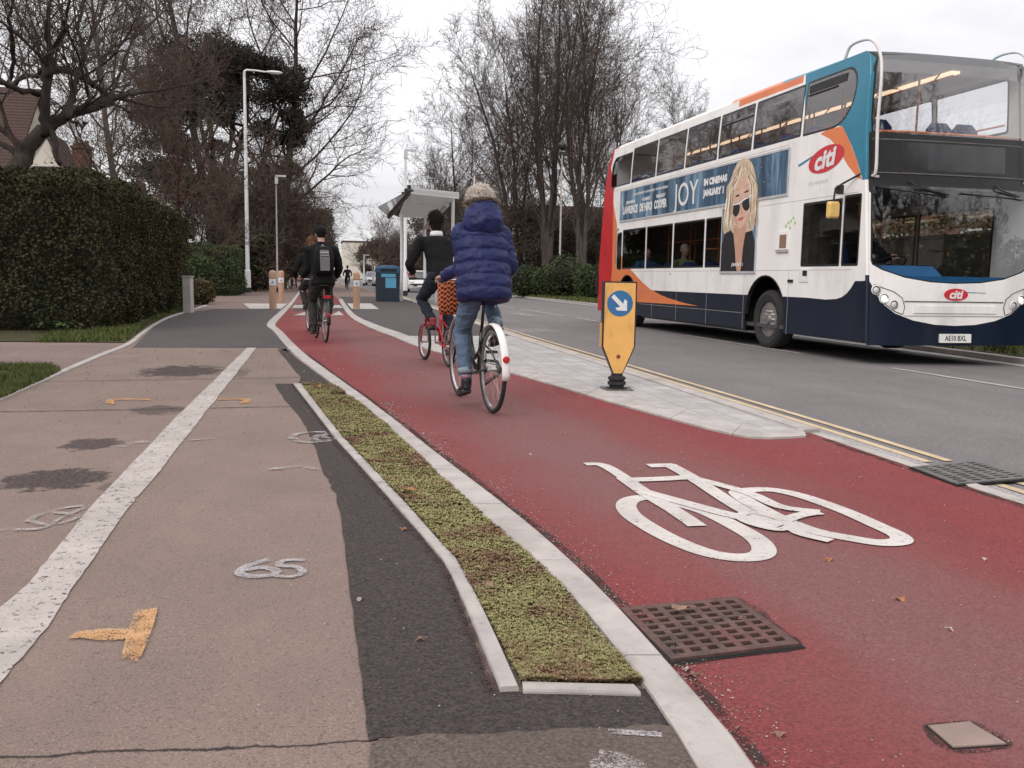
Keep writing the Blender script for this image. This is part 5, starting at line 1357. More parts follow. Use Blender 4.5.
def hand(mb, wrist, grip, side, r=1):
    """palm behind the grip, four fingers wrapped over it, thumb below; grip bar runs along x"""
    w_, gp = V(wrist), V(grip)
    mb.tube([w_, w_.lerp(gp, .45) + V((0, 0, .012)), gp + V((0, -.012, .022))], [.026, .034, .036], 10, squash=(1.1, .55))
    for k in range(4):
        x = gp.x + (k - 1.5) * .0225; L_ = (.92, 1.0, .97, .8)[k if side > 0 else 3 - k]
        a0 = math.radians(118); P = []
        for j in range(6):
            a = a0 - math.radians(205 * L_) * j / 5; P.append(V((x, gp.y + .026 * math.cos(a) * 1.0, gp.z + .026 * math.sin(a))))
        mb.tube([V((x, w_.y * .3 + gp.y * .7, gp.z + .03))] + P, [.0095, .0095, .0093, .009, .0085, .008, .0065], 7)
    ix = gp.x - side * .046
    mb.tube([w_.lerp(gp, .55) + V((-side * .02, 0, -.004)), V((ix, gp.y - .026, gp.z + .002)), V((ix + side * .004, gp.y - .006, gp.z - .026)), V((ix + side * .012, gp.y + .016, gp.z - .026))], [.014, .012, .010, .007], 7)
def head_shape(mb, c, R3, k=1):
    """skull, jaw, nose, brow, lips, ears; R3 turns the head, +y is the face"""
    c = V(c); t = lambda v_: c + R3 @ V(v_) * k
    mb.ell(c, mul2((.076, .098, .112), k), 18, 12, R3); mb.ell(t((0, .035, -.065)), mul2((.054, .062, .062), k), 14, 10, R3)
    mb.ell(t((0, .062, -.10)), mul2((.03, .03, .022), k), 10, 8, R3)
    mb.tube([t((0, .096, .012)), t((0, .116, -.022)), t((0, .100, -.034))], [.010 * k, .015 * k, .011 * k], 8)
    mb.ell(t((0, .088, .028)), mul2((.052, .014, .011), k), 12, 6, R3)
    mb.ell(t((0, .095, -.058)), mul2((.024, .012, .006), k), 10, 6, R3); mb.ell(t((0, .093, -.069)), mul2((.021, .012, .007), k), 10, 6, R3)
    for s_ in (-1, 1):
        mb.ell(t((s_ * .079, -.006, -.012)), mul2((.011, .020, .032), k), 10, 8, R3); mb.ell(t((s_ * .045, .068, -.03)), mul2((.022, .02, .018), k), 10, 8, R3)
def strands(mb, r, c, rad, n, L_, wd, droop=.6, fn=None):
    c = V(c)
    for _ in range(n):
        d = V((r.gauss(0, 1), r.gauss(0, 1), r.gauss(0, 1))).normalized()
        if fn and not fn(d): continue
        p = c + V((d.x * rad[0], d.y * rad[1], d.z * rad[2])); t = d.orthogonal().normalized(); t.rotate(Matrix.Rotation(r.random() * 6.28, 3, d))
        l = L_ * r.uniform(.6, 1.3)
        p1 = p + d * l * .5 + t * l * .4; p2 = p1 + d * l * .15 + t * l * .5 + V((0, 0, -droop * l))
        mb.tube([p - d * .01, p1, p2], [wd, wd * .8, wd * .2], 3)
def figure(name, label, parent_loc, rz, scale, sp, group='cyclists on the path', cat='person'):
    """one continuous skin body plus clothes; +y is the way the figure faces"""
    o = empty(name, label, cat, parent_loc, rz, group, scale)
    H_ = V(sp['hip']); ln = math.radians(sp['lean']); tl = sp.get('torso', .47)
    ax = V((0, math.sin(ln), math.cos(ln)))
    S_ = H_ + ax * tl; N_ = S_ + V((0, .02 + .03 * math.sin(ln), .075)); Hd = N_ + V((0, .035, .155))
    tw = math.radians(sp.get('turn', 0)); tp = math.radians(sp.get('nod', 0))
    R3 = Matrix.Rotation(tw, 3, 'Z') @ Matrix.Rotation(tp, 3, 'X')
    body = MB(); jk = MB(); tr = MB()
    sw = sp.get('sw', .185); g_ = sp.get('girth', 1)
    lev = [(0, .145, .105), (.15, .15, .105), (.35, .128, .092), (.6, .145, .10), (.85, .165, .10), (1.0, .13, .08), (1.1, .06, .055)]
    def tr_rings(add, mulx=1): return [(H_ + ax * tl * t, rx * g_ * mulx + add, ry * g_ * mulx + add) for t, rx, ry in lev]
    torso(body, [(H_ - ax * .07, .12, .09)] + tr_rings(0))
    body.tube([S_ - ax * .02, N_, Hd - V((0, .015, .05))], [.062, .054, .055], 12)
    head_shape(body, Hd, R3, sp.get('head', 1))
    # jacket torso
    q_ = sp.get('quilt')
    jr = []; hem = sp.get('hem', -.03); ja = sp.get('jadd', .018)
    nst = 60 if q_ else 14
    prof = sp.get('jprof')
    for i in range(nst + 1):
        t = hem + (1.0 - hem) * i / nst
        rx = ry = None
        tab = prof or [(t_, a_ * g_ + ja, b_ * g_ + ja) for t_, a_, b_ in [(-.3, .15, .115)] + lev]
        for (t0, a0, b0), (t1, a1, b1) in zip(tab, tab[1:]):
            if t0 <= t <= t1 + 1e-6: k = (t - t0) / (t1 - t0); k = k * k * (3 - 2 * k); rx, ry = a0 + (a1 - a0) * k, b0 + (b1 - b0) * k
        if rx is None: rx, ry = tab[-1][1:] if t > tab[-1][0] else tab[0][1:]
        bul = 0
        if q_: ph = (t - hem) / (1.0 - hem) * q_; bul = .020 * (abs(math.sin(PI * ph)) ** .38 - .8)
        jr.append((H_ + ax * tl * t, rx + bul, ry + bul))
    jr.append((S_ + V((0, .01, .035)), .085, .075)); jr.append((S_ + V((0, .012, .06)), .066, .064)); jr += [(S_ + V((0, .014, .095)), .064, .062)] if sp.get('hicollar') else []
    torso(jk, jr, 28 if q_ else 20)
    hands = []
    for sd, key in ((-1, 'hl'), (1, 'hr')):
        sh_ = S_ + V((sd * sw, 0, -.035)); gp = V(sp[key]); wr = gp + V((-sd * .0, -.085, .035))
        el = ik(sh_, wr, sp.get('ua', .29), sp.get('fa', .26), sp.get('elb', (sd * .6, -.3, -.8)) if not isinstance(sp.get('elb'), dict) else sp['elb'][sd])
        body.tube([S_ + V((sd * .09, 0, -.02)), sh_, sh_.lerp(el, .5), el, el.lerp(wr, .4), wr], [.05, .052, .046, .04, .038, .027], 12)
        hand(body, wr, gp, sd)
        aw = sp.get('arm', .062)
        pts = [S_ + V((sd * .08, 0, -.02)), sh_ + V((sd * .005, 0, .0)), sh_.lerp(el, .5), el, el.lerp(wr, .5), el.lerp(wr, .93)]
        if q_:
            P = catmull(pts, 8); rr = []
            for i in range(len(P)):
                t = i / (len(P) - 1); rr.append(aw * (1.1 - .35 * t) + .010 * (abs(math.sin(PI * t * 6.5)) ** .4 - .7))
            jk.tube(P, rr, 16)
        else: jk.tube(pts, [aw * 1.1, aw * 1.12, aw, aw * .88, aw * .8, aw * .66], 14)
    # legs
    la, lb = sp.get('thigh', .44), sp.get('calf', .43); lw_ = sp.get('leg', 1)
    feet = []
    for sd, key in ((-1, 'fl'), (1, 'fr')):
        hp = H_ + V((sd * .09, .0, -.02)); an = V(sp[key]); kn = ik(hp, an, la, lb, sp.get('kneepole', (sd * .12, 1, .25)))
        cf = kn.lerp(an, .32) + V((0, -.015, 0))
        body.tube([hp, hp.lerp(kn, .45), kn, cf, an], [.078, .068, .050, .048, .032], 12)
        fd = V(sp.get('toe', (0, 1, -.12))).normalized()
        body.tube([an, an + V((0, -.01, -.05)), an + fd * .09 + V((0, 0, -.06)), an + fd * .17 + V((0, 0, -.065))], [.032, .036, .034, .026], 10)
        end = sp.get('cuff_t', {}).get(sd, .96); e_ = kn.lerp(an, end)
        tr.tube([hp + V((0, 0, .07)), hp, hp.lerp(kn, .5), kn, kn.lerp(an, .4) + V((0, -.008, 0)), e_], [x * lw_ for x in (.10, .105, .088, .070, .064, sp.get('flare', .054))], 16)
        feet.append((sd, an, fd, kn, e_))
    torso(tr, [(H_ - ax * .08, .125, .10), (H_, .165, .12), (H_ + ax * .1, .16, .115), (H_ + ax * .16, .15, .11)], 20)
    b0 = body.build('body', M['skin'], o); remesh(b0, .0062, 2)
    t0 = tr.build('trousers', M[sp['trous']], o); remesh(t0, .010, 3); wrinkle(t0, .010, 11, 1.8)
    j0 = jk.build('jacket', M[sp['jacket']], o); remesh(j0, .0095, sp.get('jsm', 3)); wrinkle(j0, .008 if q_ else .010, 15 if q_ else 9, 1.5 if q_ else .7)
    for sd, an, fd, kn, e_ in feet:
        s_ = MB(); up_ = V((0, 0, 1))
        base = an + V((0, -.015, -.075))
        s_.tube([an + V((0, -.012, .035)), an + V((0, -.012, -.02)), base + V((0, 0, .03))], [.047, .047, .042], 12)
        s_.tube([base + fd * -.045 + V((0, 0, .02)), base + fd * .0 + V((0, 0, .028)), base + fd * .10 + V((0, 0, .03)), base + fd * .17 + V((0, 0, .022)), base + fd * .215 + V((0, 0, .018))], [.030, .041, .044, .041, .024], 12, squash=(1, .72))
        s0 = s_.build('shoe', M[sp.get('shoe', 'shoe')], o); remesh(s0, .009, 2)
        sl = MB(); dirx = V((fd.y, -fd.x, 0)).normalized() if abs(fd.x) + abs(fd.y) > .01 else V((1, 0, 0))
        out = [base + fd * a_ + dirx * w_ - V((0, 0, .008)) for a_, w_ in ((-.065, -.028), (.03, -.034), (.13, -.042), (.21, -.028), (.225, 0), (.21, .028), (.13, .042), (.03, .034), (-.065, .028))]
        sl.loft([[p - V((0, 0, .012)) for p in out], [p + V((0, 0, .008)) for p in out]]); sl.build('sole', M['rubber'], s0)
        if sp.get('socks'):
            k_ = MB(); k_.tube([e_.lerp(an, -.1) , an.lerp(e_, .1) + V((0, -.004, 0))], [.040, .038], 12); k_.build('sock', M['sock'], o, smooth=True)
            c_ = MB(); dv = (e_ - kn).normalized(); c_.tube([e_ - dv * .05, e_ - dv * .045, e_ + dv * .002, e_ + dv * .002], [.050, .062, .061, .05], 16); c_.build('turn_up', M['cuff'], o, smooth=True)
    for s_ in (-1, 1):
        e = MB(); e.ell(Hd + R3 @ V((s_ * .031, .083, .008)), (.012, .012, .012), 10, 8); e.build('eye', M['eyew'], o, smooth=True)
    return o, Hd, R3, S_, N_, H_, ax

def bicycle(label, loc, rz, R_, wb, paint, sp, group='bicycles on the path', scale=1):
    o = empty('bicycle', label, 'bicycle', loc, rz, group, scale)
    ra, fa = V((0, -wb / 2, R_)), V((0, wb / 2, R_))
    tw = sp.get('tyre', .019)
    for c in (ra, fa):
        a = MB(); n = 36; ring = [(R_ - tw + tw * math.cos(t), tw * .95 * math.sin(t)) for t in [2 * PI * k / 8 for k in range(8)]]
        pr = [(r_, h) for r_, h in ring]; a.lathe(pr, c, 'x', n, closed=True); w_ = a.build('wheel', M['tyre'], o, smooth=True)
        a = MB(); rr = R_ - 2 * tw; a.lathe([(rr + .006, -.011), (rr + .006, .011), (rr - .014, .009), (rr - .014, -.009)], c, 'x', n, closed=True); a.build('rim', M['alloy'], w_, angle=30)
        a = MB(); a.cyl(c + V((-.045, 0, 0)), c + V((.045, 0, 0)), .018, None, 10)
        for k in range(20):
            t = 2 * PI * k / 20; e = c + V((0, math.cos(t), math.sin(t))) * (rr - .01); a.tube([c + V((.03 * (1 if k % 2 else -1), math.cos(t + .5) * .018, math.sin(t + .5) * .018)), e], .0011, 3, cap=False)
        a.build('spokes', M['alloy'], w_)
    bb = V((0, ra.y + sp.get('cs', .44), sp.get('bbz', .29))); sd = V((0, sp['sy'], sp['sz'])); hb_ = V((0, sp['hy'], sp['hz']))
    dirs = (hb_ - fa).normalized()
    hd0 = fa + dirs * (R_ + .10) + V((0, -.03, 0)); hd1 = fa + dirs * min((hb_ - fa).length - .05, R_ + .28) + V((0, -.03, 0))
    if sp.get('fold'): hd0 = fa + V((0, -.05, .26)); hd1 = fa + V((0, -.075, .40))
    a = MB(); tb = .016
    st = bb.lerp(sd, .55)
    if sp.get('fold'):
        a.tube([hd1 + V((0, 0, -.05)), V((0, (hd1.y + bb.y) / 2, .46)), bb + V((0, -.02, .14))], .024, 10); a.tube([bb, bb.lerp(sd, .5)], .02, 10)
    elif sp.get('step'):
        a.tube([hd1, V((0, .12, .52)), V((0, .0, .40)), bb.lerp(sd, .3)], tb, 10); a.tube([hd0, V((0, .14, .40)), bb], tb + .002, 10); a.tube([bb, st], tb, 10)
    else:
        a.tube([hd1, st], tb, 10); a.tube([hd0, bb], tb + .002, 10); a.tube([bb, st], tb, 10)
    a.tube([hd0, hd1], tb + .003, 10)
    for s_ in (-1, 1):
        x = s_ * .055
        a.tube([bb + V((s_ * .03, 0, 0)), bb.lerp(ra, .4) + V((x, 0, 0)), ra + V((x, 0, 0))], .009, 8); a.tube([bb.lerp(sd, .42), bb.lerp(sd, .42).lerp(ra, .35) + V((x, 0, 0)), ra + V((x, 0, 0))], .008, 8)
    a.build('frame', M[paint], o, smooth=True)
    a = MB()
    for s_ in (-1, 1): a.tube([hd0 + V((s_ * .0, 0, 0)), hd0 + V((s_ * .045, .01, -.05)), fa + V((s_ * .05, 0, 0))], .011, 8)
    a.build('fork', M[paint], o, smooth=True)
    a = MB(); a.tube([bb.lerp(sd, .5), sd], .0135, 10); a.build('seat_post', M['bikeblack'], o, smooth=True)
    a = MB(); hw_ = sp.get('bar', .27); gy = sp.get('gy', hb_.y - .12)
    a.tube([hd1, hb_], .013, 8); a.tube([(-hw_, gy - .06, hb_.z + .0), (-hw_, gy + .06, hb_.z + .005), (-hw_ * .7, hb_.y - .01, hb_.z + .01), (0, hb_.y, hb_.z), (hw_ * .7, hb_.y - .01, hb_.z + .01), (hw_, gy + .06, hb_.z + .005), (hw_, gy - .06, hb_.z)] if not sp.get('flat') else [(-hw_, hb_.y, hb_.z), (hw_, hb_.y, hb_.z)], .011, 8)
    hbar = a.build('handlebar', M['alloy' if not sp.get('fold') else 'bikeblack'], o, smooth=True)
    for s_ in (-1, 1):
        a = MB()
        a.tube([(s_ * (hw_ + .005), hb_.y if sp.get('flat') else gy - .07, hb_.z), (s_ * (hw_ - .1 if sp.get('flat') else hw_), hb_.y if sp.get('flat') else gy + .04, hb_.z + .003)], .016, 10); a.build('grip', M['rubber'], hbar, smooth=True)
    a = MB(); s0 = sd
    rings = [[s0 + V((w_ * math.cos(t), y_, h_ + .022 * math.sin(t))) for t in [2 * PI * k / 12 for k in range(12)]] for y_, w_, h_ in ((-.14, .05, .02), (-.12, .085, .022), (-.05, .095, .018), (.04, .05, .012), (.12, .024, .008), (.15, .012, .0))]
    a.loft(rings); a.build('saddle', M['saddle'], o, smooth=True)
    ca = math.radians(sp['crank']); cv = V((0, math.cos(ca), math.sin(ca))) * .17
    a = MB(); a.lathe([(.085, -.003), (.092, 0), (.085, .003), (.03, .003), (.03, -.003)], bb + V((.045, 0, 0)), 'x', 24, closed=True); a.tube([bb + V((-.06, 0, 0)), bb + V((.06, 0, 0))], .02, 10)
    for s_ in (-1, 1):
        e = bb + cv * (-1 if s_ < 0 else 1); a.tube([bb + V((s_ * .06, 0, 0)), e + V((s_ * .075, 0, 0))], .010, 8)
    cs = a.build('crankset', M['alloy'], o, angle=40)
    for s_ in (-1, 1):
        e = bb + cv * (-1 if s_ < 0 else 1); a = MB(); a.box(e + V((s_ * .125, 0, 0)), (.09, .075, .022)); a.build('pedal', M['rubber'], cs)
    a = MB(); a.tube([bb + V((.045, 0, .088)), ra + V((.045, 0, .035))], .004, 4); a.tube([bb + V((.045, 0, -.088)), ra + V((.045, 0, -.035))], .004, 4); a.lathe([(.034, -.012), (.036, 0), (.034, .012), (.015, .012), (.015, -.012)], ra + V((.045, 0, 0)), 'x', 16, closed=True); a.build('chain', M['irongrey'], o)
    if sp.get('chainguard'):
        a = MB(); a.tube([bb + V((.055, .09, 0)), bb + V((.055, .05, .085)), bb + V((.055, -.05, .105)), ra + V((.055, .05, .06)), ra + V((.055, -.06, .0)), ra + V((.055, .05, -.055)), bb + V((.055, -.05, -.10)), bb + V((.055, .06, -.08))], .012, 8, closed=True); a.build('chain_guard', M['bikeblack'], o, smooth=True)
    def guard(c, a0, a1, mat, wd, nm='mudguard'):
        a = MB(); rg = R_ + .022; rings = []
        for k in range(19):
            t = math.radians(a0 + (a1 - a0) * k / 18); u = V((0, math.cos(t), math.sin(t)))
            rings.append([c + u * (rg + .014 * math.cos(s_ * 1.35) - .014) + V((wd * s_, 0, 0)) for s_ in (-1, -.6, 0, .6, 1)] + [c + u * (rg - .004 + .014 * math.cos(s_ * 1.35) - .014) + V((wd * .96 * s_, 0, 0)) for s_ in (1, .6, 0, -.6, -1)])
        a.loft(rings); return a.build(nm, M[mat], o, smooth=True)
    if sp.get('guard'):
        gd = guard(ra, 55, 188, sp['guard'], .032)
        guard(fa, 20, 140, sp['guard'] if sp.get('fguard', 1) else 'bikeblack', .030)
        a = MB()
        for s_ in (-1, 1): t = math.radians(182); a.tube([ra + V((s_ * .05, 0, 0)), ra + V((s_ * .034, math.cos(t) * (R_ + .02), math.sin(t) * (R_ + .02)))], .003, 4)
        a.build('stay', M['alloy'], gd)
        t = math.radians(163); pz = ra + V((0, math.cos(t) * (R_ + .03), math.sin(t) * (R_ + .03)))
        a = MB(); a.lathe([(.0, -.012), (.024, -.010), (.028, 0), (.028, .006)], pz, 'y', 18); a.build('rear_reflector', M['lightred'], gd, angle=40)
    if sp.get('rack'):
        a = MB(); zr = R_ * 2 + .06
        for s_ in (-1, 1): a.tube([(s_ * .06, sp['sy'] + .08, zr), (s_ * .06, ra.y - .16, zr)], .006, 6); a.tube([(s_ * .06, ra.y, R_), (s_ * .06, ra.y - .06, zr)], .005, 6); a.tube([(s_ * .06, ra.y, R_), (s_ * .06, ra.y - .15, zr)], .005, 6)
        a.tube([(-.06, ra.y - .16, zr), (.06, ra.y - .16, zr)], .006, 6); a.tube([(-.06, ra.y, zr), (.06, ra.y, zr)], .006, 6)
        rk = a.build('rack', M['bikeblack'], o)
        a = MB(); a.box((0, ra.y - .18, zr - .02), (.12, .03, .045)); a.build('rear_light', M['lightred'], rk)
    return o, bb, cv
def wrinkle(o, amp, f, stretch=.6):
    vs_ = o.data.vertices; nrm = [0.0] * (len(vs_) * 3); cos_ = nrm[:]
    vs_.foreach_get('normal', nrm); vs_.foreach_get('co', cos_)
    for i in range(len(vs_)):
        p = V(cos_[3 * i:3 * i + 3]); n_ = V(nrm[3 * i:3 * i + 3]); n1 = mnoise.noise((p.x * f, p.y * f, p.z * f * stretch)) + .5 * mnoise.noise((p.x * f * 2.3 + 5, p.y * f * 2.3, p.z * f * 2.3 * stretch))
        cos_[3 * i:3 * i + 3] = p + n_ * amp * n1
    vs_.foreach_set('co', cos_); o.data.update()
def rider_feet(bb, cv, off=.125, lift=.095):
    return (bb - cv + V((-off, -.05, lift))), (bb + cv + V((off, -.05, lift)))

def place(rear_px, d, hdg, wb, z=cyc_z):
    x, y = g(*rear_px, z); k = d / y if d else 1
    x, y = x * k, y * k; th = math.radians(hdg)
    return (x - math.sin(th) * wb / 2, y + math.cos(th) * wb / 2, z), th
# --- woman in the blue quilted jacket
wb = 1.08; loc, th = place((492, 413), None, 4.5, wb)
BS = dict(sy=-.27, sz=.93, hy=.30, hz=1.06, gy=.12, crank=82, step=1, guard='mudwhite', fguard=1, bar=.28, chainguard=1, tyre=.02)
bo, bb, cv = bicycle('black upright bicycle with white rear mudguard ridden by the blue-jacketed person', loc, th, .355, wb, 'bikeblack', BS)
fl, fr = rider_feet(bb, cv)
fr = fr + V((.02, -.06, .09))
sp = dict(elb=(.22, -.55, -.8), hip=(0, -.25, 1.02), lean=12, torso=.49, hl=(-.28, .14, 1.06), hr=(.28, .14, 1.06), fl=fl, fr=fr, jacket='puffer', trous='jeans', quilt=6, hem=-.27, jadd=.05,
          jprof=[(-.3, .215, .17), (-.1, .238, .185), (.1, .236, .182), (.35, .232, .17), (.6, .228, .165), (.85, .214, .155), (.95, .165, .125), (1.0, .13, .105), (1.1, .09, .09)], arm=.064, sw=.185, jsm=2, socks=1, cuff_t={-1: .84, 1: .80}, flare=.058, leg=1.02, turn=-4, toe=(0, 1, -.25))
wo, Hd, R3, S_, N_, H_, ax = figure('person', 'person in blue quilted jacket and rolled-up jeans cycling away, nearest cyclist', loc, th, 1.0, sp)
r = random.Random(8)
a = MB(); torso(a, [(S_ + V((0, -.02, -.03)), .15, .11), (S_ + V((0, -.05, .01)), .172, .135), (S_ + V((0, -.055, .06)), .175, .15), (S_ + V((0, -.045, .11)), .162, .145), (S_ + V((0, -.03, .145)), .145, .13), (S_ + V((0, -.01, .16)), .10, .10)], 24)
hd_ = a.build('hood', M['puffer'], wo); remesh(hd_, .01, 3); wrinkle(hd_, .012, 11, 1.4)
a = MB(); a.ell(Hd + V((0, -.008, .012)), (.086, .104, .108), 16, 12, None, lambda d: 1 + .16 * mnoise.noise(d * 3))
strands(a, r, Hd + V((0, -.008, .012)), (.078, .096, .098), 1300, .062, .0026, .12); a.build('hair', M['hairblond'], wo, smooth=True, fix=False)
a = MB()
for k in range(950):
    t = r.uniform(-PI, PI); u = V((math.sin(t) * .118, -math.cos(t) * .108 - .008, .195 + .02 * math.cos(t))); p = S_ + u
    d = V((math.sin(t) * .5 + r.gauss(0, .35), -math.cos(t) * .5 + r.gauss(0, .35), r.gauss(.9, .4))).normalized(); a.tube([p, p + d * .028, p + d * .048 + V((r.gauss(0, .01), 0, -.008))], [.0045, .0035, .001], 3)
a.build('fur_trim', M['furtrim'], wo, fix=False)
# orange patterned bag hanging from her handlebar
m, q, b = new_mat('orange_black_weave'); o_ = q.obj(); s = q.sep(o_)
u1 = q.math('SINE', q.math('ADD', q.math('MULTIPLY', s[2], 150), q.math('MULTIPLY', q.math('SINE', q.math('MULTIPLY', q.math('ADD', s[0], s[1]), 90)), 1.2)))
k1 = q.math('MULTIPLY', u1, q.math('SINE', q.math('MULTIPLY', q.math('SUBTRACT', s[0], q.math('MULTIPLY', s[1], .8)), 105)))
c = q.mix(q.ramp(q.math('ADD', k1, q.math('MULTIPLY', q.noise(o_, 40, 3), .3)), [(-.0, 0), (.18, 1)]), (.035, .015, .012), (.58, .16, .07))
finish(q, b, c, .85, None, 0, .2); M['weave'] = m
bag_l = V(loc) + Matrix.Rotation(th, 3, 'Z') @ V((-.335, .20, 0))
bg_ = empty('shoulder_bag', 'orange and black woven bag hanging from the handlebar of the nearest cyclist', 'bag', (at(449.5, 300, 8.0).x, 8.0, .765), th)
a = MB(); n = 20
rings = []
for z_, rx, ry in ((0, .082, .03), (.012, .094, .042), (.12, .10, .05), (.22, .106, .045), (.298, .112, .035), (.305, .108, .03)):
    rings.append([(rx * math.copysign(abs(math.cos(t)) ** .4, math.cos(t)) * (1 + .03 * math.sin(z_ * 40 + t)), ry * math.copysign(abs(math.sin(t)) ** .4, math.sin(t)), z_ + .006 * math.sin(t * 5)) for t in [2 * PI * k / n for k in range(n)]])
a.loft(rings); a.build('bag_body', M['weave'], bg_, smooth=True)
a = MB()
for s_ in (-1, 1): a.tube([(-.07, s_ * .03, .30), (-.045, s_ * .022, .345), (.0, s_ * .01, .378), (.045, s_ * .022, .345), (.07, s_ * .03, .30)], .011, 7)
a.build('handles', pm('pale_pink_strap', (.55, .36, .31), .8, .2, 30), bg_, smooth=True)
# --- man in the black jumper on the red folding bicycle
wb = .98; loc, th = place((449, 367), None, 10, wb)
FS = dict(sy=-.22, sz=.98, hy=.33, hz=1.06, crank=-75, fold=1, flat=1, bar=.26, guard=None, tyre=.021, cs=.36, bbz=.28)
bo, bb, cv = bicycle('red folding bicycle with small wheels ridden by the man in black jumper', loc, th, .245, wb, 'bikered', FS)
fl, fr = rider_feet(bb, cv)
sp = dict(hip=(0, -.21, 1.06), lean=28, torso=.50, hl=(-.23, .33, 1.075), hr=(.23, .33, 1.075), fl=fl, fr=fr, jacket='blackcloth', trous='navyjeans', hem=-.14, jadd=.034, arm=.064, sw=.20, shoe='redshoe', nod=-6, ua=.31, fa=.30)
mo, Hd, R3, S_, N_, H_, ax = figure('person', 'person in black jumper with white collar on the red folding bicycle', loc, th, 1.03, sp)
a = MB(); a.ell(Hd + V((0, -.018, .022)), (.088, .104, .112), 16, 12, None, lambda d: 1 + .08 * mnoise.noise(d * 4)); a.ell(Hd + V((0, -.052, -.06)), (.072, .062, .075), 14, 10); strands(a, r, Hd + V((0, -.02, .022)), (.084, .1, .108), 400, .035, .003, .2, lambda d: d.y < .55 or d.z > .5); a.build('hair', M['hairdark'], mo, smooth=True, fix=False)
a = MB(); torso(a, [(S_ + V((0, .005, .03)), .085, .078), (S_ + V((0, .012, .10)), .074, .070), (S_ + V((0, .012, .105)), .06, .056), (S_ + V((0, .005, .04)), .07, .06)], 20); a.build('collar', M['collar'], mo, smooth=True)
# --- black-jacketed cyclist ahead with a rucksack
wb = 1.06; loc, th = place((325.5, 342.5), None, 7, wb)
CS = dict(sy=-.27, sz=.90, hy=.33, hz=1.0, gy=.22, crank=100, guard='bikeblack', rack=1, bar=.28, tyre=.02)
bo, bb, cv = bicycle('black bicycle with red rear light ridden by the black-jacketed cyclist', loc, th, .35, wb, 'bikeblack', CS)
fl, fr = rider_feet(bb, cv)
sp = dict(hip=(0, -.26, .99), lean=12, torso=.50, hl=(-.28, .20, 1.0), hr=(.28, .20, 1.0), fl=fl, fr=fr, jacket='blackcloth', trous='greytrous', hem=-.2, jadd=.045, arm=.08, sw=.195, hicollar=1, elb=(.4, -.4, -.7), flare=.062, leg=1.08)
ko, Hd, R3, S_, N_, H_, ax = figure('person', 'person in black jacket and cap with rucksack cycling away along the red path', loc, th, 1.03, sp)
a = MB(); a.ell(Hd + V((0, -.004, .034)), (.094, .114, .10), 18, 10, None, lambda d: 1 + .03 * mnoise.noise(d * 5)); a.lathe([(.096, .0), (.10, .012), (.096, .03), (.09, .03)], Hd + V((0, -.004, .005)), n=18); hc = a.build('cap', M['blackcloth'], ko, smooth=True)
a = MB(); a.ell(Hd + V((0, -.028, -.02)), (.076, .075, .06), 14, 8); a.build('hair', M['hairdark'], ko, smooth=True)
Lr = Matrix.Rotation(th, 3, 'Z'); bp = V(loc) + Lr @ ((S_ + V((0, -.225, -.2))) * 1.03)
rk = empty('rucksack', 'black rucksack with grey centre panel on the back of the black-jacketed cyclist', 'rucksack', bp, th)
rk.rotation_euler = (math.radians(-12), 0, th)
a = MB(); rings = []
for z_, rx, y0_, y1_ in ((-.23, .12, -.05, .06), (-.2, .15, -.10, .075), (0, .16, -.125, .08), (.15, .15, -.10, .08), (.22, .11, -.04, .07), (.235, .08, 0, .05)):
    rings.append([(rx * math.copysign(abs(math.cos(t)) ** .55, math.cos(t)), (y0_ + y1_) / 2 + (y1_ - y0_) / 2 * math.copysign(abs(math.sin(t)) ** .6, math.sin(t)), z_) for t in [2 * PI * k / 24 for k in range(24)]])
a.loft(rings); a.build('pack', M['blackcloth'], rk, smooth=True)
a = MB(); a.loft([[(-.075, -.128, -.19), (.075, -.128, -.19), (.07, -.08, -.19), (-.07, -.08, -.19)], [(-.078, -.138, 0), (.078, -.138, 0), (.07, -.09, 0), (-.07, -.09, 0)], [(-.07, -.115, .15), (.07, -.115, .15), (.06, -.06, .15), (-.06, -.06, .15)]]); a.build('front_pocket', M['grey'], rk)
a = MB(); a.box((0, -.128, .10), (.13, .03, .016)); a.box((0, -.14, .055), (.13, .02, .008)); a.tube([(-.03, .03, .23), (0, .02, .27), (.03, .03, .23)], .008, 6); a.build('reflective_strip', M['reflect'], rk)
for s_ in (-1, 1):
    a = MB(); a.tube([(s_ * .09, .07, .2), (s_ * .10, .16, .25), (s_ * .105, .27, .12), (s_ * .12, .25, -.08), (s_ * .13, .08, -.18)], .018, 8, squash=(1.2, .35)); a.build('shoulder_strap', M['blackcloth'], rk, smooth=True)
# --- brown-haired cyclist in front, mostly hidden
wb = 1.04; th = math.radians(6); loc = (gx(311.5, 17.4), 17.4, cyc_z)
BS2 = dict(sy=-.26, sz=.88, hy=.32, hz=1.0, gy=.18, crank=-80, step=1, guard='bikeblack', bar=.27, tyre=.02)
bo, bb, cv = bicycle('dark bicycle ridden by the auburn-haired cyclist, mostly hidden', loc, th, .34, wb, 'bikeblack', BS2)
fl, fr = rider_feet(bb, cv); fl, fr = fl, fr
sp = dict(hip=(0, -.25, .97), lean=12, torso=.49, hl=(-.28, .16, 1.0), hr=(.28, .16, 1.0), fl=fl, fr=fr, jacket='blackcloth', trous='greytrous', hem=-.2, jadd=.03, arm=.066, sw=.18, turn=12)
go, Hd, R3, S_, N_, H_, ax = figure('person', 'auburn-haired person in dark clothes cycling just ahead of the black-jacketed cyclist', loc, th, 1.0, sp)
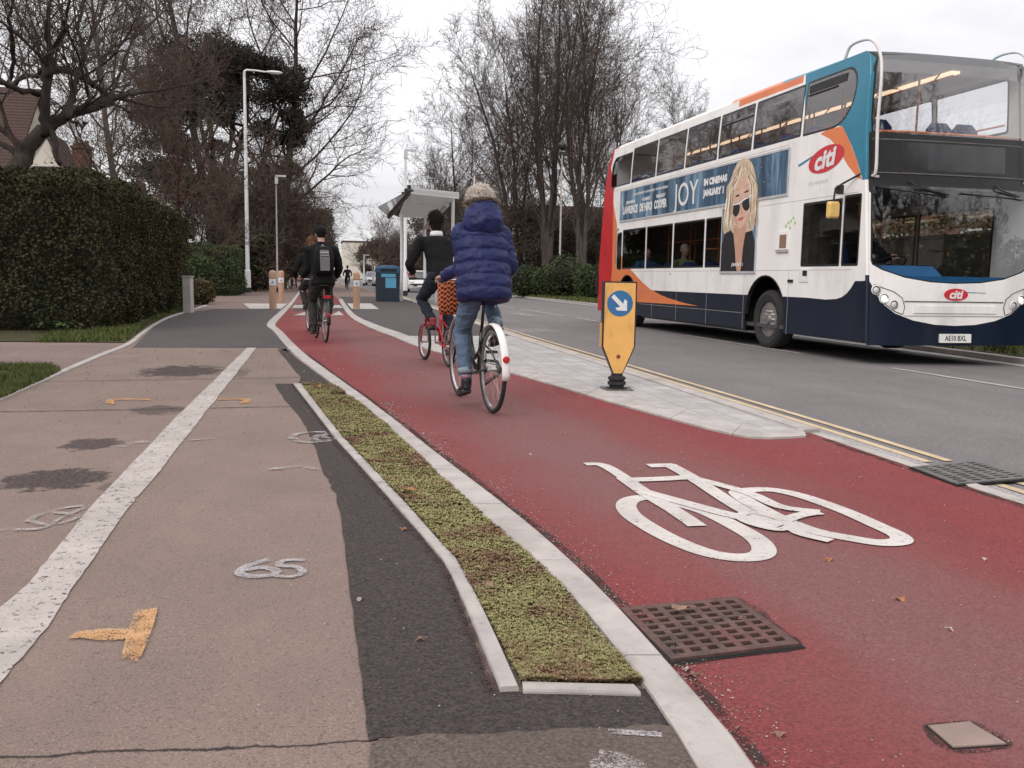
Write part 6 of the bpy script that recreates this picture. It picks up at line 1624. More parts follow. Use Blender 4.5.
a = MB(); a.ell(Hd + V((0, -.02, .01)), (.092, .108, .122), 16, 12, None, lambda d: 1 + .08 * mnoise.noise(d * 4)); a.tube([Hd + V((0, -.06, 0)), Hd + V((0, -.10, -.12)), Hd + V((0, -.10, -.26))], [.08, .085, .05], 12); strands(a, r, Hd + V((0, -.03, -.02)), (.088, .1, .13), 300, .05, .004, .5, lambda d: d.y < .3); a.build('hair', M['hairbrown'], go, smooth=True, fix=False)
# distant cyclist far down the path
x = gx(347.5, 70); loc = (x, 70, .01)
bo, bb, cv = bicycle('distant bicycle far down the path, right of the black-jacketed cyclist', loc, 0, .34, 1.04, 'bikeblack', dict(BS2, crank=60))
fl, fr = rider_feet(bb, cv)
sp = dict(hip=(0, -.25, .97), lean=14, torso=.49, hl=(-.28, .16, 1.0), hr=(.28, .16, 1.0), fl=fl, fr=fr, jacket='navyjeans', trous='blackcloth', hem=-.15, jadd=.03)
do, Hd, *_ = figure('person', 'distant cyclist in dark clothes far down the path', loc, 0, 1.0, sp)
a = MB(); a.ell(Hd + V((0, -.018, .022)), (.088, .104, .112), 12, 8); a.build('hair', M['hairdark'], do, smooth=True)
# ================================================================ DOUBLE-DECK BUS
BX, BY, BZ = 7.41, 10.66, .02
BW, BL = 2.62, 11.35
bus = empty('double_decker_bus', 'white double-decker bus with navy skirt and orange swoops on the far side', 'bus', (BX, BY, BZ))
def sp2(px, py):
    d = ray(px, py); t = BX / d.x
    return (d.y * t - BY, CAM_H + d.z * t - BZ)
M['bwhite'] = pm('white_bus_paint', (.84, .81, .78), .3, .04, 2.0, 0, 0, 60, .5, .25)
M['bnavy'] = pm('navy_bus_paint', (.006, .012, .028), .3, .2, 2.5, 0, 0, 60, .45, .12)
M['bred'] = pm('red_bus_paint', (.52, .02, .025), .3, .1, 2, 0, 0, 60, .5, .15)
M['borange'] = pm('orange_bus_paint', (.72, .20, .07), .3, .07, 2, 0, 0, 60, .5, .12)
M['bteal'] = pm('teal_bus_paint', (.025, .19, .29), .3, .1, 2, 0, 0, 60, .5, .12)
M['bblack'] = pm('black_gasket', (.014, .013, .014), .35, .25, 6)
M['bgloss'] = pm('glossy_black_panel', (.018, .018, .02), .07, .2, 3, 0, 0, 60, .7)
M['bglass'] = glass('bus_side_glass', (.80, .80, .80), 1.5)
M['bglassf'] = glass('bus_windscreen_glass', (.74, .76, .77), 1.5)
M['bglassu'] = glass('bus_upper_windscreen_glass', (.90, .91, .92), 2.2)
M['bglassl'] = glass('bus_lower_glass', (.50, .50, .50), .6)
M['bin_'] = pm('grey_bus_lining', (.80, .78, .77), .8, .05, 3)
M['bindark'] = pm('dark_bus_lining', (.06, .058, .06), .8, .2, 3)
M['bseat'] = cloth('blue_moquette_seat', (.03, .06, .16), .35, 20)
M['bpole'] = pm('orange_handrail', (.75, .22, .08), .4, .05, 8)
M['bdash'] = pm('blue_dashboard', (.03, .17, .40), .55, .1, 4)
M['blight'] = emis('bus_ceiling_lamp', (1.0, .72, .45), 1.15)
M['bar'] = pm('pale_guard_rail', (.66, .63, .60), .35, .06, 8)
M['brim'] = pm('steel_wheel_rim', (.33, .31, .30), .4, .25, 12, .7, 0, 60, .5, .5)
M['citired'] = pm('red_oval_badge', (.56, .03, .045), .35, .05, 6)
def lerpt(tab, x):
    if x <= tab[0][0]: return tab[0][1]
    for (a, b_), (c, d) in zip(tab, tab[1:]):
        if x <= c: return b_ + (d - b_) * (x - a) / (c - a)
    return tab[-1][1]
Y0 = [(.2, .02), (1.0, .08), (1.7, .16), (2.45, .25), (3.1, .31), (3.9, .36), (4.08, .40), (4.15, .44), (4.22, .54)]
Y1 = [(.2, 11.35), (1.4, 11.33), (3.2, 11.05), (3.9, 10.9), (4.22, 10.70)]
def y0(z): return lerpt(Y0, z)
def y1(z): return lerpt(Y1, z)
def xs_(z): return .075 * max(0, (z - 2.9) / 1.3) ** 2
ZT, ZB = 4.21, .29
def cdt(polylines, extra=()):
    vs, es = [], []
    for P, closed in polylines:
        i = len(vs); vs += [V(p) for p in P]; n = len(P)
        es += [(i + k, i + k + 1) for k in range(n - 1)] + ([(i + n - 1, i)] if closed else [])
    vs += [V(p) for p in extra]
    ov, oe, of, *_ = geometry.delaunay_2d_cdt(vs, es, [], 0, 1e-5)
    return ov, of
def rrect(ya, yb, za, zb, r=.06, rs=None, n=5):
    """rounded rectangle in (y,z); rs = radius per corner (ya za),(yb za),(yb zb),(ya zb)"""
    rs = rs or (r,) * 4; out = []
    for (cx, cz, sx, sz, a0), rr in zip(((ya, za, 1, 1, PI), (yb, za, -1, 1, 1.5 * PI), (yb, zb, -1, -1, 0), (ya, zb, 1, -1, .5 * PI)), rs):
        for k in range(n + 1):
            a = a0 + PI / 2 * k / n; out.append((cx + sx * rr + rr * math.cos(a), cz + sz * rr + rr * math.sin(a)))
    return out
def shrink(P, d):
    cx = sum(p[0] for p in P) / len(P); cz = sum(p[1] for p in P) / len(P); hx = max(abs(p[0] - cx) for p in P); hz = max(abs(p[1] - cz) for p in P)
    return [(cx + (p[0] - cx) * (1 - d / hx), cz + (p[1] - cz) * (1 - d / hz)) for p in P]
Yp = lambda px, py: sp2(px, py)[0]
# --- outlines on the visible side
lw = [Yp(622, 250), Yp(646, 245), Yp(673, 242), Yp(705, 238), Yp(724, 236)]
uw = [Yp(631, 168), Yp(656, 160), Yp(685, 149), Yp(718, 137), Yp(753, 124), Yp(803, 105)]
wins = []
zl0, zl1 = 1.33, 2.24; zu0, zu1 = 3.28, 4.06
for a_, b_ in zip(lw, lw[1:]): wins.append((rrect(b_ + .03, a_ - .03, zl0, zl1, .03), 'l'))
wins.append((rrect(lw[0] + .03, lw[0] + .42, zl0 - .02, zl1 - .05, .04, (.04, .22, .22, .04)), 'l'))
yc0, yc1 = Yp(860, 230), Yp(802, 235)
ycm = Yp(842, 230)
wins.append((rrect(ycm + .02, yc1, 1.32, 2.27, .03), 'l')); wins.append((rrect(yc0, ycm - .02, 1.32, 2.30, .03), 'l'))
for a_, b_ in zip(uw, uw[1:]): wins.append((rrect(b_ + .03, a_ - .03, zu0, zu1, .03), 'u'))
wins.append((rrect(uw[0] + .03, 10.62, zu0, zu1 - .06, .04, (.04, .10, .30, .04)), 'u'))
wins.append((rrect(Yp(855, 90), uw[-1] - .03, zu0 - .01, zu1 + .01, .1, (.50, .03, .03, .26), 8), 'u'))
fwy, rwy, WR = 2.83, 9.26, .48
def arch(yc, r, n=16): return [(yc + r * math.cos(PI * k / n), ZB + .25 + (r + .0) * math.sin(PI * k / n)) for k in range(n + 1)]
def archp(yc, r): return [(yc + r, ZB - .1)] + arch(yc, r) + [(yc - r, ZB - .1)]
navy = [(-.3, 1.16)] + [sp2(*p) for p in ((862, 281), (855, 281), (851, 288), (847, 293), (842, 297), (836, 299), (825, 299.5))] + [(1.6, .86), (12, .86)]
sw_top = [sp2(*p) for p in ((612, 195), (617, 225), (619, 250), (624, 262), (632, 271), (641, 281), (650, 289), (660, 294.5), (668, 298), (684, 303), (698, 306))]
sw_bot = [sp2(*p) for p in ((698, 306), (670, 304), (638, 302), (600, 299))]
orange_sw = [(sp2(615, 190)[0], 3.28)] + sw_top + sw_bot[1:] + [(12, .5), (12, 3.28)]
redp = [(sp2(614, 188)[0] + .02, 3.25), (sp2(612, 268)[0], 1.4), (sp2(610, 300)[0], .55), (sp2(609, 322)[0], .1), (12.5, .1), (12.5, 4.5), (10.55, 4.5), (10.62, 4.06), (10.72, 3.8)]
teal = [(-.5, 2.45), (.30, 2.45)] + [sp2(*p) for p in ((861, 176), (855, 155), (848, 140), (841, 127))] + [(1.0, 3.2), (uw[-1] + .02, 4.02), (uw[-1] + .15, 4.5), (-.5, 4.5)]
tl_edge = [sp2(*p) for p in ((862.5, 180), (857, 160), (851, 144), (842, 126.5))]
or_f = [sp2(*p) for p in ((862, 180), (858, 178), (848, 166), (838, 148), (830, 139), (820, 134), (826, 130), (842, 126), (850, 142), (857, 160))]
teal = [(-.5, 2.47), (y0(2.47) + .04, 2.47)] + tl_edge + [(1.05, 3.3), (uw[-1] - .03, 3.6), (uw[-1] + .15, 4.5), (-.5, 4.5)]
def side(xf, windows, livery, prefix=''):
    out = [(1.5, ZB), (y0(.30), .30)] + [(y0(ZB + (ZT - ZB) * k / 24), ZB + (ZT - ZB) * k / 24) for k in range(1, 25)] + [(y1(ZT - (ZT - ZB) * k / 24), ZT - (ZT - ZB) * k / 24) for k in range(25)]
    lines = [(out, True)]
    for z_ in (2.9, 3.25, 3.6, 3.9, 4.10): lines.append(([(y0(z_), z_), (y1(z_), z_)], False))
    pins = []
    for P, k in windows: I = shrink(P, .035); pins.append((P, I, k)); lines += [(P, True), (I, True)]
    for yc in (fwy, rwy): lines.append((archp(yc, .64), True))
    if livery:
        lines += [([(uw[-1] + .14, 4.10), (uw[-1] + .14, 4.3)], False), ([(Yp(736, 97), 4.10), (Yp(736, 97), 4.3)], False), (navy, False), (orange_sw, True), (redp, True), (teal, True), (or_f, True)]
    vs, fs = cdt(lines)
    body = MB(); fr = [MB() for _ in pins]; gl = [MB() for _ in pins]; vi = {}
    tgt = lambda mb, f: mb.poly([(xf(vs[i].y), vs[i].x, vs[i].y) for i in f])
    i0 = body.add([(xf(v_.y), v_.x, v_.y) for v_ in vs])
    for f in fs:
        cy = sum(vs[i].x for i in f) / 3; cz = sum(vs[i].y for i in f) / 3
        if not inpoly(cy, cz, out): continue
        hit = False
        for k, (P, I, kd) in enumerate(pins):
            if inpoly(cy, cz, P):
                tgt(gl[k] if inpoly(cy, cz, I) else fr[k], f); hit = True; break
        if hit or any(inpoly(cy, cz, archp(yc, .64)) for yc in (fwy, rwy)): continue
        m_ = 0
        if livery:
            if inpoly(cy, cz, redp): m_ = 2
            elif inpoly(cy, cz, or_f): m_ = 3
            elif inpoly(cy, cz, teal): m_ = 4
            elif cz > 4.10 and uw[-1] + .14 < cy < Yp(736, 97): m_ = 3
            elif inpoly(cy, cz, orange_sw): m_ = 3
            elif cz < lerpt(sorted(navy), cy): m_ = 1
        body.m = m_; body.face(*[i0 + i for i in f])
    b0 = body.build('side_panel', [M['bwhite'], M['bnavy'], M['bred'], M['borange'], M['bteal']], bus)
    for k, (P, I, kd) in enumerate(pins):
        w_ = fr[k].build('window', M['bblack'], bus); gl[k].build('pane', M['bglassl' if kd == 'l' else 'bglass'], w_)
    return b0
side(lambda z_: xs_(z_), wins, True)
fw_ = [(rrect(.9 + 1.75 * k, .9 + 1.75 * k + 1.68, 1.15 if k else .6, zl1, .04), 'u') for k in range(5)] + [(rrect(.75 + 1.62 * k, .75 + 1.62 * k + 1.55, zu0, zu1, .04), 'u') for k in range(6)]
side(lambda z_: BW - xs_(z_), fw_, False)
# --- front
HW = BW / 2
def bul(z_): return lerpt([(.2, .08), (2.4, .10), (3.1, .10), (4.16, .10)], z_)
def fpt(u, z_, off=0):
    k = 1 - abs(u) ** 3.2
    xe = xs_(z_)
    return V((HW + u * (HW - xe), y0(z_) - bul(z_) * k - off, z_))
def fp2(px, py):
    """pixel -> (u,z) on the curved front"""
    d = ray(px, py); best = None
    y_ = BY
    for _ in range(12):
        t = y_ / d.y; x = d.x * t - BX; z_ = CAM_H + d.z * t - BZ; u = max(-1, min(1, (x - HW) / HW)); y_ = BY + fpt(u, z_).y
    return (u, z_)
def sym(P): return P + [(-u, z_) for u, z_ in reversed(P)]
FZT = 4.195
uscr = sym([(0, 3.07), (-.5, 3.075), (-.9, 3.085), (-.955, 3.11), (-.965, 3.3), (-.965, 3.9), (-.945, 4.09), (-.88, 4.15), (-.5, 4.172), (0, 4.177)])
lscr = sym([(0, 1.10), (-.3, 1.115), (-.6, 1.17), (-.85, 1.27), (-.95, 1.34), (-.965, 1.4), (-.96, 2.0), (-.955, 2.38), (-.93, 2.41), (-.5, 2.42), (0, 2.42)])
bandp = sym([(0, 2.30), (-.97, 2.30), (-.985, 2.5), (-.985, 3.09), (0, 3.11)])
_nf = [(-1.0, 1.16), (-.955, 1.07), (-.9, .93), (-.82, .80), (-.7, .69), (-.5, .60), (-.25, .545)]
navyf = _nf + [(0, .53)] + [(-u, z_) for u, z_ in reversed(_nf)]
dest = sym([(0, 2.62), (-.62, 2.62), (-.62, 2.98), (0, 2.98)])
FO = [(-1, .26), (1, .26), (1, FZT), (-1, FZT)]
lines = [(FO, True), (navyf + [(1, .1), (-1, .1)], True), (bandp, True)]
ui, li, di = shrink(uscr, .02), shrink(lscr, .018), dest
for P in (uscr, ui, lscr, li, dest): lines.append((P, True))
for k in range(1, 24): u = -1 + k / 12; lines.append(([(u, .26), (u, FZT)], False))
for z_ in (.5, .7, 1.0, 1.3, 1.6, 1.9, 2.2, 2.45, 2.8, 3.3, 3.6, 3.9): lines.append(([(-1, z_), (1, z_)], False))
vs, fs = cdt(lines)
parts = {k: MB() for k in ('panel', 'uf', 'ug', 'lf', 'lg', 'dest')}
i0 = parts['panel'].add([fpt(v_.x, v_.y) for v_ in vs])
for f in fs:
    cu_ = sum(vs[i].x for i in f) / 3; cz = sum(vs[i].y for i in f) / 3; pts = [fpt(vs[i].x, vs[i].y) for i in f]
    if cz < .262: continue
    if inpoly(cu_, cz, uscr): parts['ug' if inpoly(cu_, cz, ui) else 'uf'].poly(pts)
    elif inpoly(cu_, cz, lscr): parts['lg' if inpoly(cu_, cz, li) else 'lf'].poly(pts)
    elif inpoly(cu_, cz, dest): parts['dest'].poly(pts)
    else:
        m_ = 0
        if inpoly(cu_, cz, bandp) or (2.40 < cz < 3.1): m_ = 5 if abs(cu_) < .985 else (4 if cz > 2.47 else 0)
        elif cz > 3.05: m_ = 4 if abs(cu_) > .97 else 5
        elif inpoly(cu_, cz, navyf + [(1, .1), (-1, .1)]): m_ = 1
        parts['panel'].m = m_; parts['panel'].face(*[i0 + i for i in f])
parts['panel'].build('front_panel', [M['bwhite'], M['bnavy'], M['bred'], M['borange'], M['bteal'], M['bblack']], bus, smooth=True)
w_ = parts['uf'].build('upper_windscreen', M['bblack'], bus, smooth=True); parts['ug'].build('pane', M['bglassu'], w_, smooth=True)
w_ = parts['lf'].build('windscreen', M['bblack'], bus, smooth=True); parts['lg'].build('pane', M['bglassf'], w_, smooth=True)
parts['dest'].build('destination_panel', M['bgloss'], bus, smooth=True)
# white front corner pillars (rounded) and teal above
for sx in (0, 1):
    a = MB(); X0 = lambda z_: xs_(z_) + .012 if sx == 0 else BW - xs_(z_) - .012
    zz = [.31 + (4.12 - .31) * k / 30 for k in range(31)]
    for za, zb in zip(zz, zz[1:]):
        a.m = 1 if zb < 1.2 else (0 if zb < 2.5 else 2)
        ra = [(X0(za) + .03 * math.cos(t), y0(za) + .012 + .025 * math.sin(t), za) for t in [2 * PI * k / 10 for k in range(10)]]; rb = [(X0(zb) + .03 * math.cos(t), y0(zb) + .012 + .025 * math.sin(t), zb) for t in [2 * PI * k / 10 for k in range(10)]]
        a.loft([ra, rb], cap=False)
    a.build('corner_pillar', [M['bwhite'], M['bnavy'], M['bteal']], bus, smooth=True)
# rear
a = MB(); rings = []
for k in range(21):
    z_ = ZB + (ZT - ZB) * k / 20; rings.append(a.add([V((HW + u * (HW - xs_(z_)), y1(z_) + .14 * (1 - abs(u) ** 5), z_)) for u in [-1 + j / 8 for j in range(17)]]))
for p, q_ in zip(rings, rings[1:]):
    for j in range(16): a.face(p + j, p + j + 1, q_ + j + 1, q_ + j)
a.build('rear_panel', M['bred'], bus, smooth=True)
a = MB(); a.box((.05, 11.40, .95), (.16, .14, .5)); a.build('rear_light_cluster', M['bblack'], bus)
# roof
prof = [(-1.0, 0), (-.985, .035), (-.955, .065), (-.90, .09), (-.75, .11), (-.45, .125), (0, .135)]; prof = prof + [(-u, h) for u, h in reversed(prof[:-1])]
def roof(name, mats, zoff=0, inset=0):
    a = MB(); st = []
    ys_ = [0, .06, .16, .34, .7, Yp(795, 70), Yp(793, 71) + .03, Yp(737, 97), Yp(735, 98) + .03, 6, 8, 10.3, 10.32, 10.7, 10.86]
    ys_ = sorted(ys_)
    for j, yy in enumerate(ys_):
        f = lerpt([(0, 0), (.06, .03), (.16, .07), (.34, .15), (.7, .4), (1.5, .8), (2.4, 1), (10.3, 1), (10.7, .7), (10.86, .1)], yy); ring = []
        for u, h in prof:
            y_ = fpt(u, 4.195).y * max(0, 1 - yy / 3.0) + yy + (y0(4.195) * min(1, yy / 3.0) if yy < 3 else .35) * (1 if yy < 10.5 else 0)
            base = FZT + (ZT - FZT) * min(1, yy / .3)
            ring.append((HW + u * (HW - xs_(ZT) - inset), y_ if yy < 9 else yy, base - .002 + h * f + zoff))
        st.append((a.add(ring), yy))
    n = len(prof)
    for (p, ya), (q_, yb) in zip(st, st[1:]):
        a.m = 0 if yb < Yp(794, 70) + .05 and yb <= 2.3 else (1 if yb <= Yp(736, 97) + .05 else (2 if yb <= 10.31 else 3))
        for k in range(n - 1): a.face(p + k, p + k + 1, q_ + k + 1, q_ + k)
    return a.build(name, mats, bus, angle=50)
roof('roof', [M['bteal'], M['borange'], M['bwhite'], M['bred']])
# interior
def part(name, mat, *boxes, parent=bus, **kw):
    a = MB()
    for b_ in boxes: a.bbox(*b_)
    return a.build(name, M[mat], parent, **kw)
part('upper_ceiling', 'bin_', (.12, BW - .12, .62, 10.6, 4.135, 4.15))
part('ceiling_cove', 'bin_', (.12, .16, .7, 10.5, 4.07, 4.134), (BW - .16, BW - .12, .7, 10.5, 4.07, 4.134))
for x_ in (1.78,):
    a = MB()
    for k in range(7): a.bbox(x_ - .07, x_ + .07, .9 + k * 1.36, .9 + k * 1.36 + 1.2, 4.10, 4.133)
    a.build('ceiling_lamp', M['blight'], bus)
part('upper_floor', 'bin_', (.08, BW - .08, .42, 10.9, 2.40, 2.52))
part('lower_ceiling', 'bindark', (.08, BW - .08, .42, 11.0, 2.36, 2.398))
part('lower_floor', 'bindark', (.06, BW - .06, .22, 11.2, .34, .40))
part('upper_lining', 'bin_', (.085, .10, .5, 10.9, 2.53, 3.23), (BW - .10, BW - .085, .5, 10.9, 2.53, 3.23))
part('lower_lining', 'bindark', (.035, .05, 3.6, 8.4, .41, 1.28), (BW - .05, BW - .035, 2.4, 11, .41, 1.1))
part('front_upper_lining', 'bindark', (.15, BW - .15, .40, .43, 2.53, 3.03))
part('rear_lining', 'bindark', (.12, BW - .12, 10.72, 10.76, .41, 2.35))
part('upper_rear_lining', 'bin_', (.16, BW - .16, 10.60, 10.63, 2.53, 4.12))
part('underside', 'bblack', (.10, BW - .10, .25, 2.1, .28, .335), (.10, BW - .10, 3.6, 8.5, .24, .335), (.10, BW - .10, 10, 11.2, .3, .335), (.7, BW - .7, 2.1, 3.6, .27, .335), (.7, BW - .7, 8.5, 10, .27, .335))
for ya_ in (2.1, 8.5): part('wheel_arch', 'bblack', (.62, .66, ya_, ya_ + 1.5, .41, 1.2), (.03, .6201, ya_, ya_ + 1.5, 1.17, 1.2), (.03, .6201, ya_, ya_ + .04, .42, 1.1701), (.03, .6201, ya_ + 1.46, ya_ + 1.5, .42, 1.1701))
part('dashboard', 'bdash', (.14, BW - .14, .19, .50, .95, 1.20))
a = MB(); a.loft([[(.3, .27, 1.201), (1.3, .27, 1.201), (1.3, .5, 1.201), (.3, .5, 1.201)], [(.4, .36, 1.34), (1.2, .36, 1.34), (1.2, .5, 1.34), (.4, .5, 1.34)]]); a.build('instrument_binnacle', M['bdash'], bus)
part('cab_partition', 'bindark', (.06, 1.1, 1.95, 2.0, .41, 2.3), (1.08, 1.12, 1.2, 1.94, .41, 1.5))
a = MB(); a.lathe([(.235, -.014), (.25, 0), (.235, .014), (.222, 0)], (0, 0, 0), 'z', 28, closed=True); a.box((0, 0, -.01), (.44, .03, .015)); a.lathe([(.05, -.02), (.05, .02)], n=12)
o = a.build('steering_wheel', M['bblack'], bus, smooth=False); o.location = (.68, .62, 1.36); o.rotation_euler = (math.radians(-28), 0, 0)
def seat_mesh():
    a = MB(); a.loft([[(-.21, -.2, .42), (.21, -.2, .42), (.21, .22, .42), (-.21, .22, .42)], [(-.21, -.24, .5), (.21, -.24, .5), (.21, .22, .5), (-.21, .22, .5)]])
    a.loft([[(-.21, .16, .48), (.21, .16, .48), (.21, .24, .48), (-.21, .24, .48)], [(-.20, .24, .95), (.20, .24, .95), (.20, .31, .95), (-.20, .31, .95)], [(-.12, .27, 1.05), (.12, .27, 1.05), (.12, .31, 1.05), (-.12, .31, 1.05)]])
    return a
sm_ = seat_mesh().mesh('seat', M['bseat'], True)
def put_seat(x, y, z_):
    o = link('seat', sm_, bus); o.location = (x, y, z_); return o
for k in range(11):
    for x in (.36, .80, BW - .80, BW - .36): put_seat(x, .95 + k * .84, 2.53 - .12)
for k in range(6):
    for x in (.36, .80, BW - .80, BW - .36): put_seat(x, 4.4 + k * .95, .41)
put_seat(.68, 1.25, .62)
a = MB()
a.tube([fpt(-.93, 3.14, -.12), fpt(-.5, 3.14, -.12), fpt(0, 3.14, -.12), fpt(.5, 3.14, -.12), fpt(.93, 3.14, -.12)], .018, 8)
for k in range(10): 
    yy = 1.2 + k * .95
    for x in (.98, BW - .98): a.tube([(x, yy + .3, 2.53), (x, yy + .3, 4.13)], .016, 6)
a.tube([(.22, .6, 3.36), (.22, 10.2, 3.36)], .014, 6); a.tube([(BW - .22, .6, 3.36), (BW - .22, 10.2, 3.36)], .014, 6); a.tube([(1.5, .6, 3.99), (1.5, 10.2, 3.99)], .014, 6)
for k in range(7): a.tube([(1.5, 1 + k * 1.4, 3.99), (1.62, 1 + k * 1.4, 4.13)], .012, 5)
a.build('upper_handrail', M['bpole'], bus, smooth=True)
a = MB()
for yy in (2.2, 3.9, 5.2, 6.6, 8.0, 9.2):
    for x in (.98, BW - .98): a.tube([(x, yy, .41), (x, yy, 2.355)], .016, 6)
a.tube([(.98, 2.2, 1.95), (.98, 9.4, 1.95)], .015, 6); a.tube([(BW - .98, 2.2, 1.95), (BW - .98, 9.4, 1.95)], .015, 6); a.tube([(.3, 4.3, 1.72), (.98, 4.4, 1.72)], .015, 6); a.tube([(.2, 5.6, 1.7), (.98, 5.6, 1.7)], .015, 6)
a.build('lower_handrail', M['bpole'], bus, smooth=True)
a = MB()
for k in range(4): a.bbox(.5, .62, 3.0 + k * 1.8, 3.9 + k * 1.8, 2.33, 2.355)
a.build('lower_lamp', M['blight'], bus)
# opening top-lights in the upper side windows
for (ya, yb) in ((Yp(850, 80) + .35, uw[-1] - .10), (uw[4] + .08, uw[3] - .08)):
    a = MB(); a.tube([(xs_(3.83) - .004, ya, 3.86), (xs_(3.83) - .004, yb, 3.86)], .016, 6); a.build('toplight_bar', M['bblack'], bus)
part('open_toplight', 'bblack', (xs_(3.9) - .006, xs_(3.9) - .002, uw[-1] - 1.05, uw[-1] - .10, 3.885, 4.0))
# wheels
for xw, sgn in ((0, 1), (BW, -1)):
    for yw in (fwy, rwy):
        a = MB(); pr = [(.29, .03), (.40, .0), (.455, .02), (WR, .06), (WR, .24), (.455, .28), (.29, .27)]
        a.lathe([(r_, sgn * (h + .05)) for r_, h in pr], (xw, yw, WR - .005), 'x', 36, closed=True); w_ = a.build('wheel', M['tyre'], bus, angle=30)
        a = MB(); dish = [(.30, .055), (.285, .05), (.27, .10), (.18, .09), (.16, .055), (.10, .045), (.085, .0 if yw == fwy else .09), (.0, -.005 if yw == fwy else .09)] 
        a.lathe([(max(r_, .004), sgn * (h + .05)) for r_, h in dish], (xw, yw, WR - .005), 'x', 28); rim = a.build('rim', M['brim'], w_, angle=30)
        a = MB()
        for k in range(10):
            t = 2 * PI * k / 10; a.lathe([(.018, sgn * .115), (.018, sgn * .075), (.008, sgn * .07)], (xw, yw + .135 * math.cos(t), WR - .005 + .135 * math.sin(t)), 'x', 8)
        a.build('wheel_nuts', M['chrome'], w_, angle=30)
        if sgn == 1:
            a = MB(); P = arch(yw, .655)
            a.loft([[(-.006, y_, z_), (.05, y_, z_), (.05, yw + (y_ - yw) * .95, ZB + .25 + (z_ - ZB - .25) * .95), (-.006, yw + (y_ - yw) * .965, ZB + .25 + (z_ - ZB - .25) * .965)] for y_, z_ in P]); a.build('arch_trim', M['bblack'], bus)
# front fittings
def fdisc(u, z_, r, off, n=20):
    """disc lying on the curved front"""
    c = fpt(u, z_, 0); tx = (fpt(u + .02, z_) - fpt(u - .02, z_)).normalized(); tz = (fpt(u, z_ + .02) - fpt(u, z_ - .02)).normalized(); nn = tx.cross(tz).normalized()
    if nn.y > 0: nn = -nn
    return c + nn * off, tx, tz, nn
for s_ in (-1, 1):
    P = [(.93, 1.075), (.84, 1.03), (.72, .98), (.63, .90), (.60, .78), (.62, .68), (.70, .715), (.80, .80), (.88, .925), (.935, 1.05)]
    a = MB(); f0 = a.add([fpt(s_ * u, z_, .006) for u, z_ in P]); c0 = a.add([fpt(s_ * .76, .88, .012)])
    for k in range(len(P)): a.face(f0 + k, f0 + (k + 1) % len(P), c0)
    hc = a.build('headlight_cluster', M['bwhite'], bus, smooth=True)
    a = MB(); a.tube([fpt(s_ * u, z_, .008) for u, z_ in P], .006, 5, closed=True); a.build('cluster_seal', M['irongrey'], hc)
    for k, (pu, pz, r_) in enumerate(((.915, 1.0, .052), (.83, .89, .056), (.725, .81, .052))):
        c, tx, tz, nn = fdisc(s_ * pu, pz, r_, .016)
        a = MB(); n = 22
        for ra, rb, o1, o2, m_ in ((r_ * 1.3, r_ * 1.05, 0, .012, 0), (r_ * 1.05, r_ * .72, .012, .002, 1), (r_ * .72, .001, .002, .010, 2)):
            ia = a.add([c + (tx * math.cos(2 * PI * j / n) + tz * math.sin(2 * PI * j / n)) * ra + nn * o1 for j in range(n)]); ib = a.add([c + (tx * math.cos(2 * PI * j / n) + tz * math.sin(2 * PI * j / n)) * rb + nn * o2 for j in range(n)])
            a.m = m_
            for j in range(n): a.face(ia + j, ia + (j + 1) % n, ib + (j + 1) % n, ib + j)
        a.build('headlight', [M['bar'], M['irongrey'] if k != 1 else M['chrome'], emis('dipped_headlamp', (1, .9, .75), 1.6) if k == 1 else M['lampclear']], hc, smooth=True)
def fband(name, P0, P1, off, mat, n=24, parent=bus):
    a = MB(); ia = []
    for k in range(n + 1):
        t = k / n; u = P0[0] + (P1[0] - P0[0]) * t; ia.append(a.add([fpt(u, P0[1], off), fpt(u, P1[1], off), fpt(u, P1[1], 0), fpt(u, P0[1], 0)]))
    for p, q_ in zip(ia, ia[1:]):
        for e in range(4): a.face(p + e, p + (e + 1) % 4, q_ + (e + 1) % 4, q_ + e)
    a.face(*[ia[0] + e for e in range(4)]); a.face(*[ia[-1] + e for e in range(4)]); return a.build(name, mat, parent)
fband('bonnet_seam', (-.60, .845), (.60, .862), .004, M['irongrey'])
fband('bumper_ridge', (-.5, .70), (.5, .80), .014, M['bwhite'])
fband('lower_seam', (-.60, .655), (.60, .667), .005, M['edging'])
fband('band_seam', (-.95, 3.005), (.95, 3.02), .006, M['irongrey']); fband('band_seam', (-.95, 2.56), (.95, 2.575), .012, M['irongrey']); fband('marker_lamp', (-.93, 2.50), (-.88, 2.53), .02, M['lampclear'], 3); fband('marker_lamp', (.88, 2.50), (.93, 2.53), .02, M['lampclear'], 3)
# number plate
uP = 0.0
fband('number_plate', (-.19, .30), (.19, .42), .022, M['plate'], 8).name = 'number_plate'
pl = [o for o in bus.children if o.name.startswith('number_plate')][0]
text_mesh('AE10 BXL', lambda x, y: fpt(x / HW, .328 + y, .0235), .10, .80, 'CENTER', .002).build('plate_lettering', M['bblack'], pl)
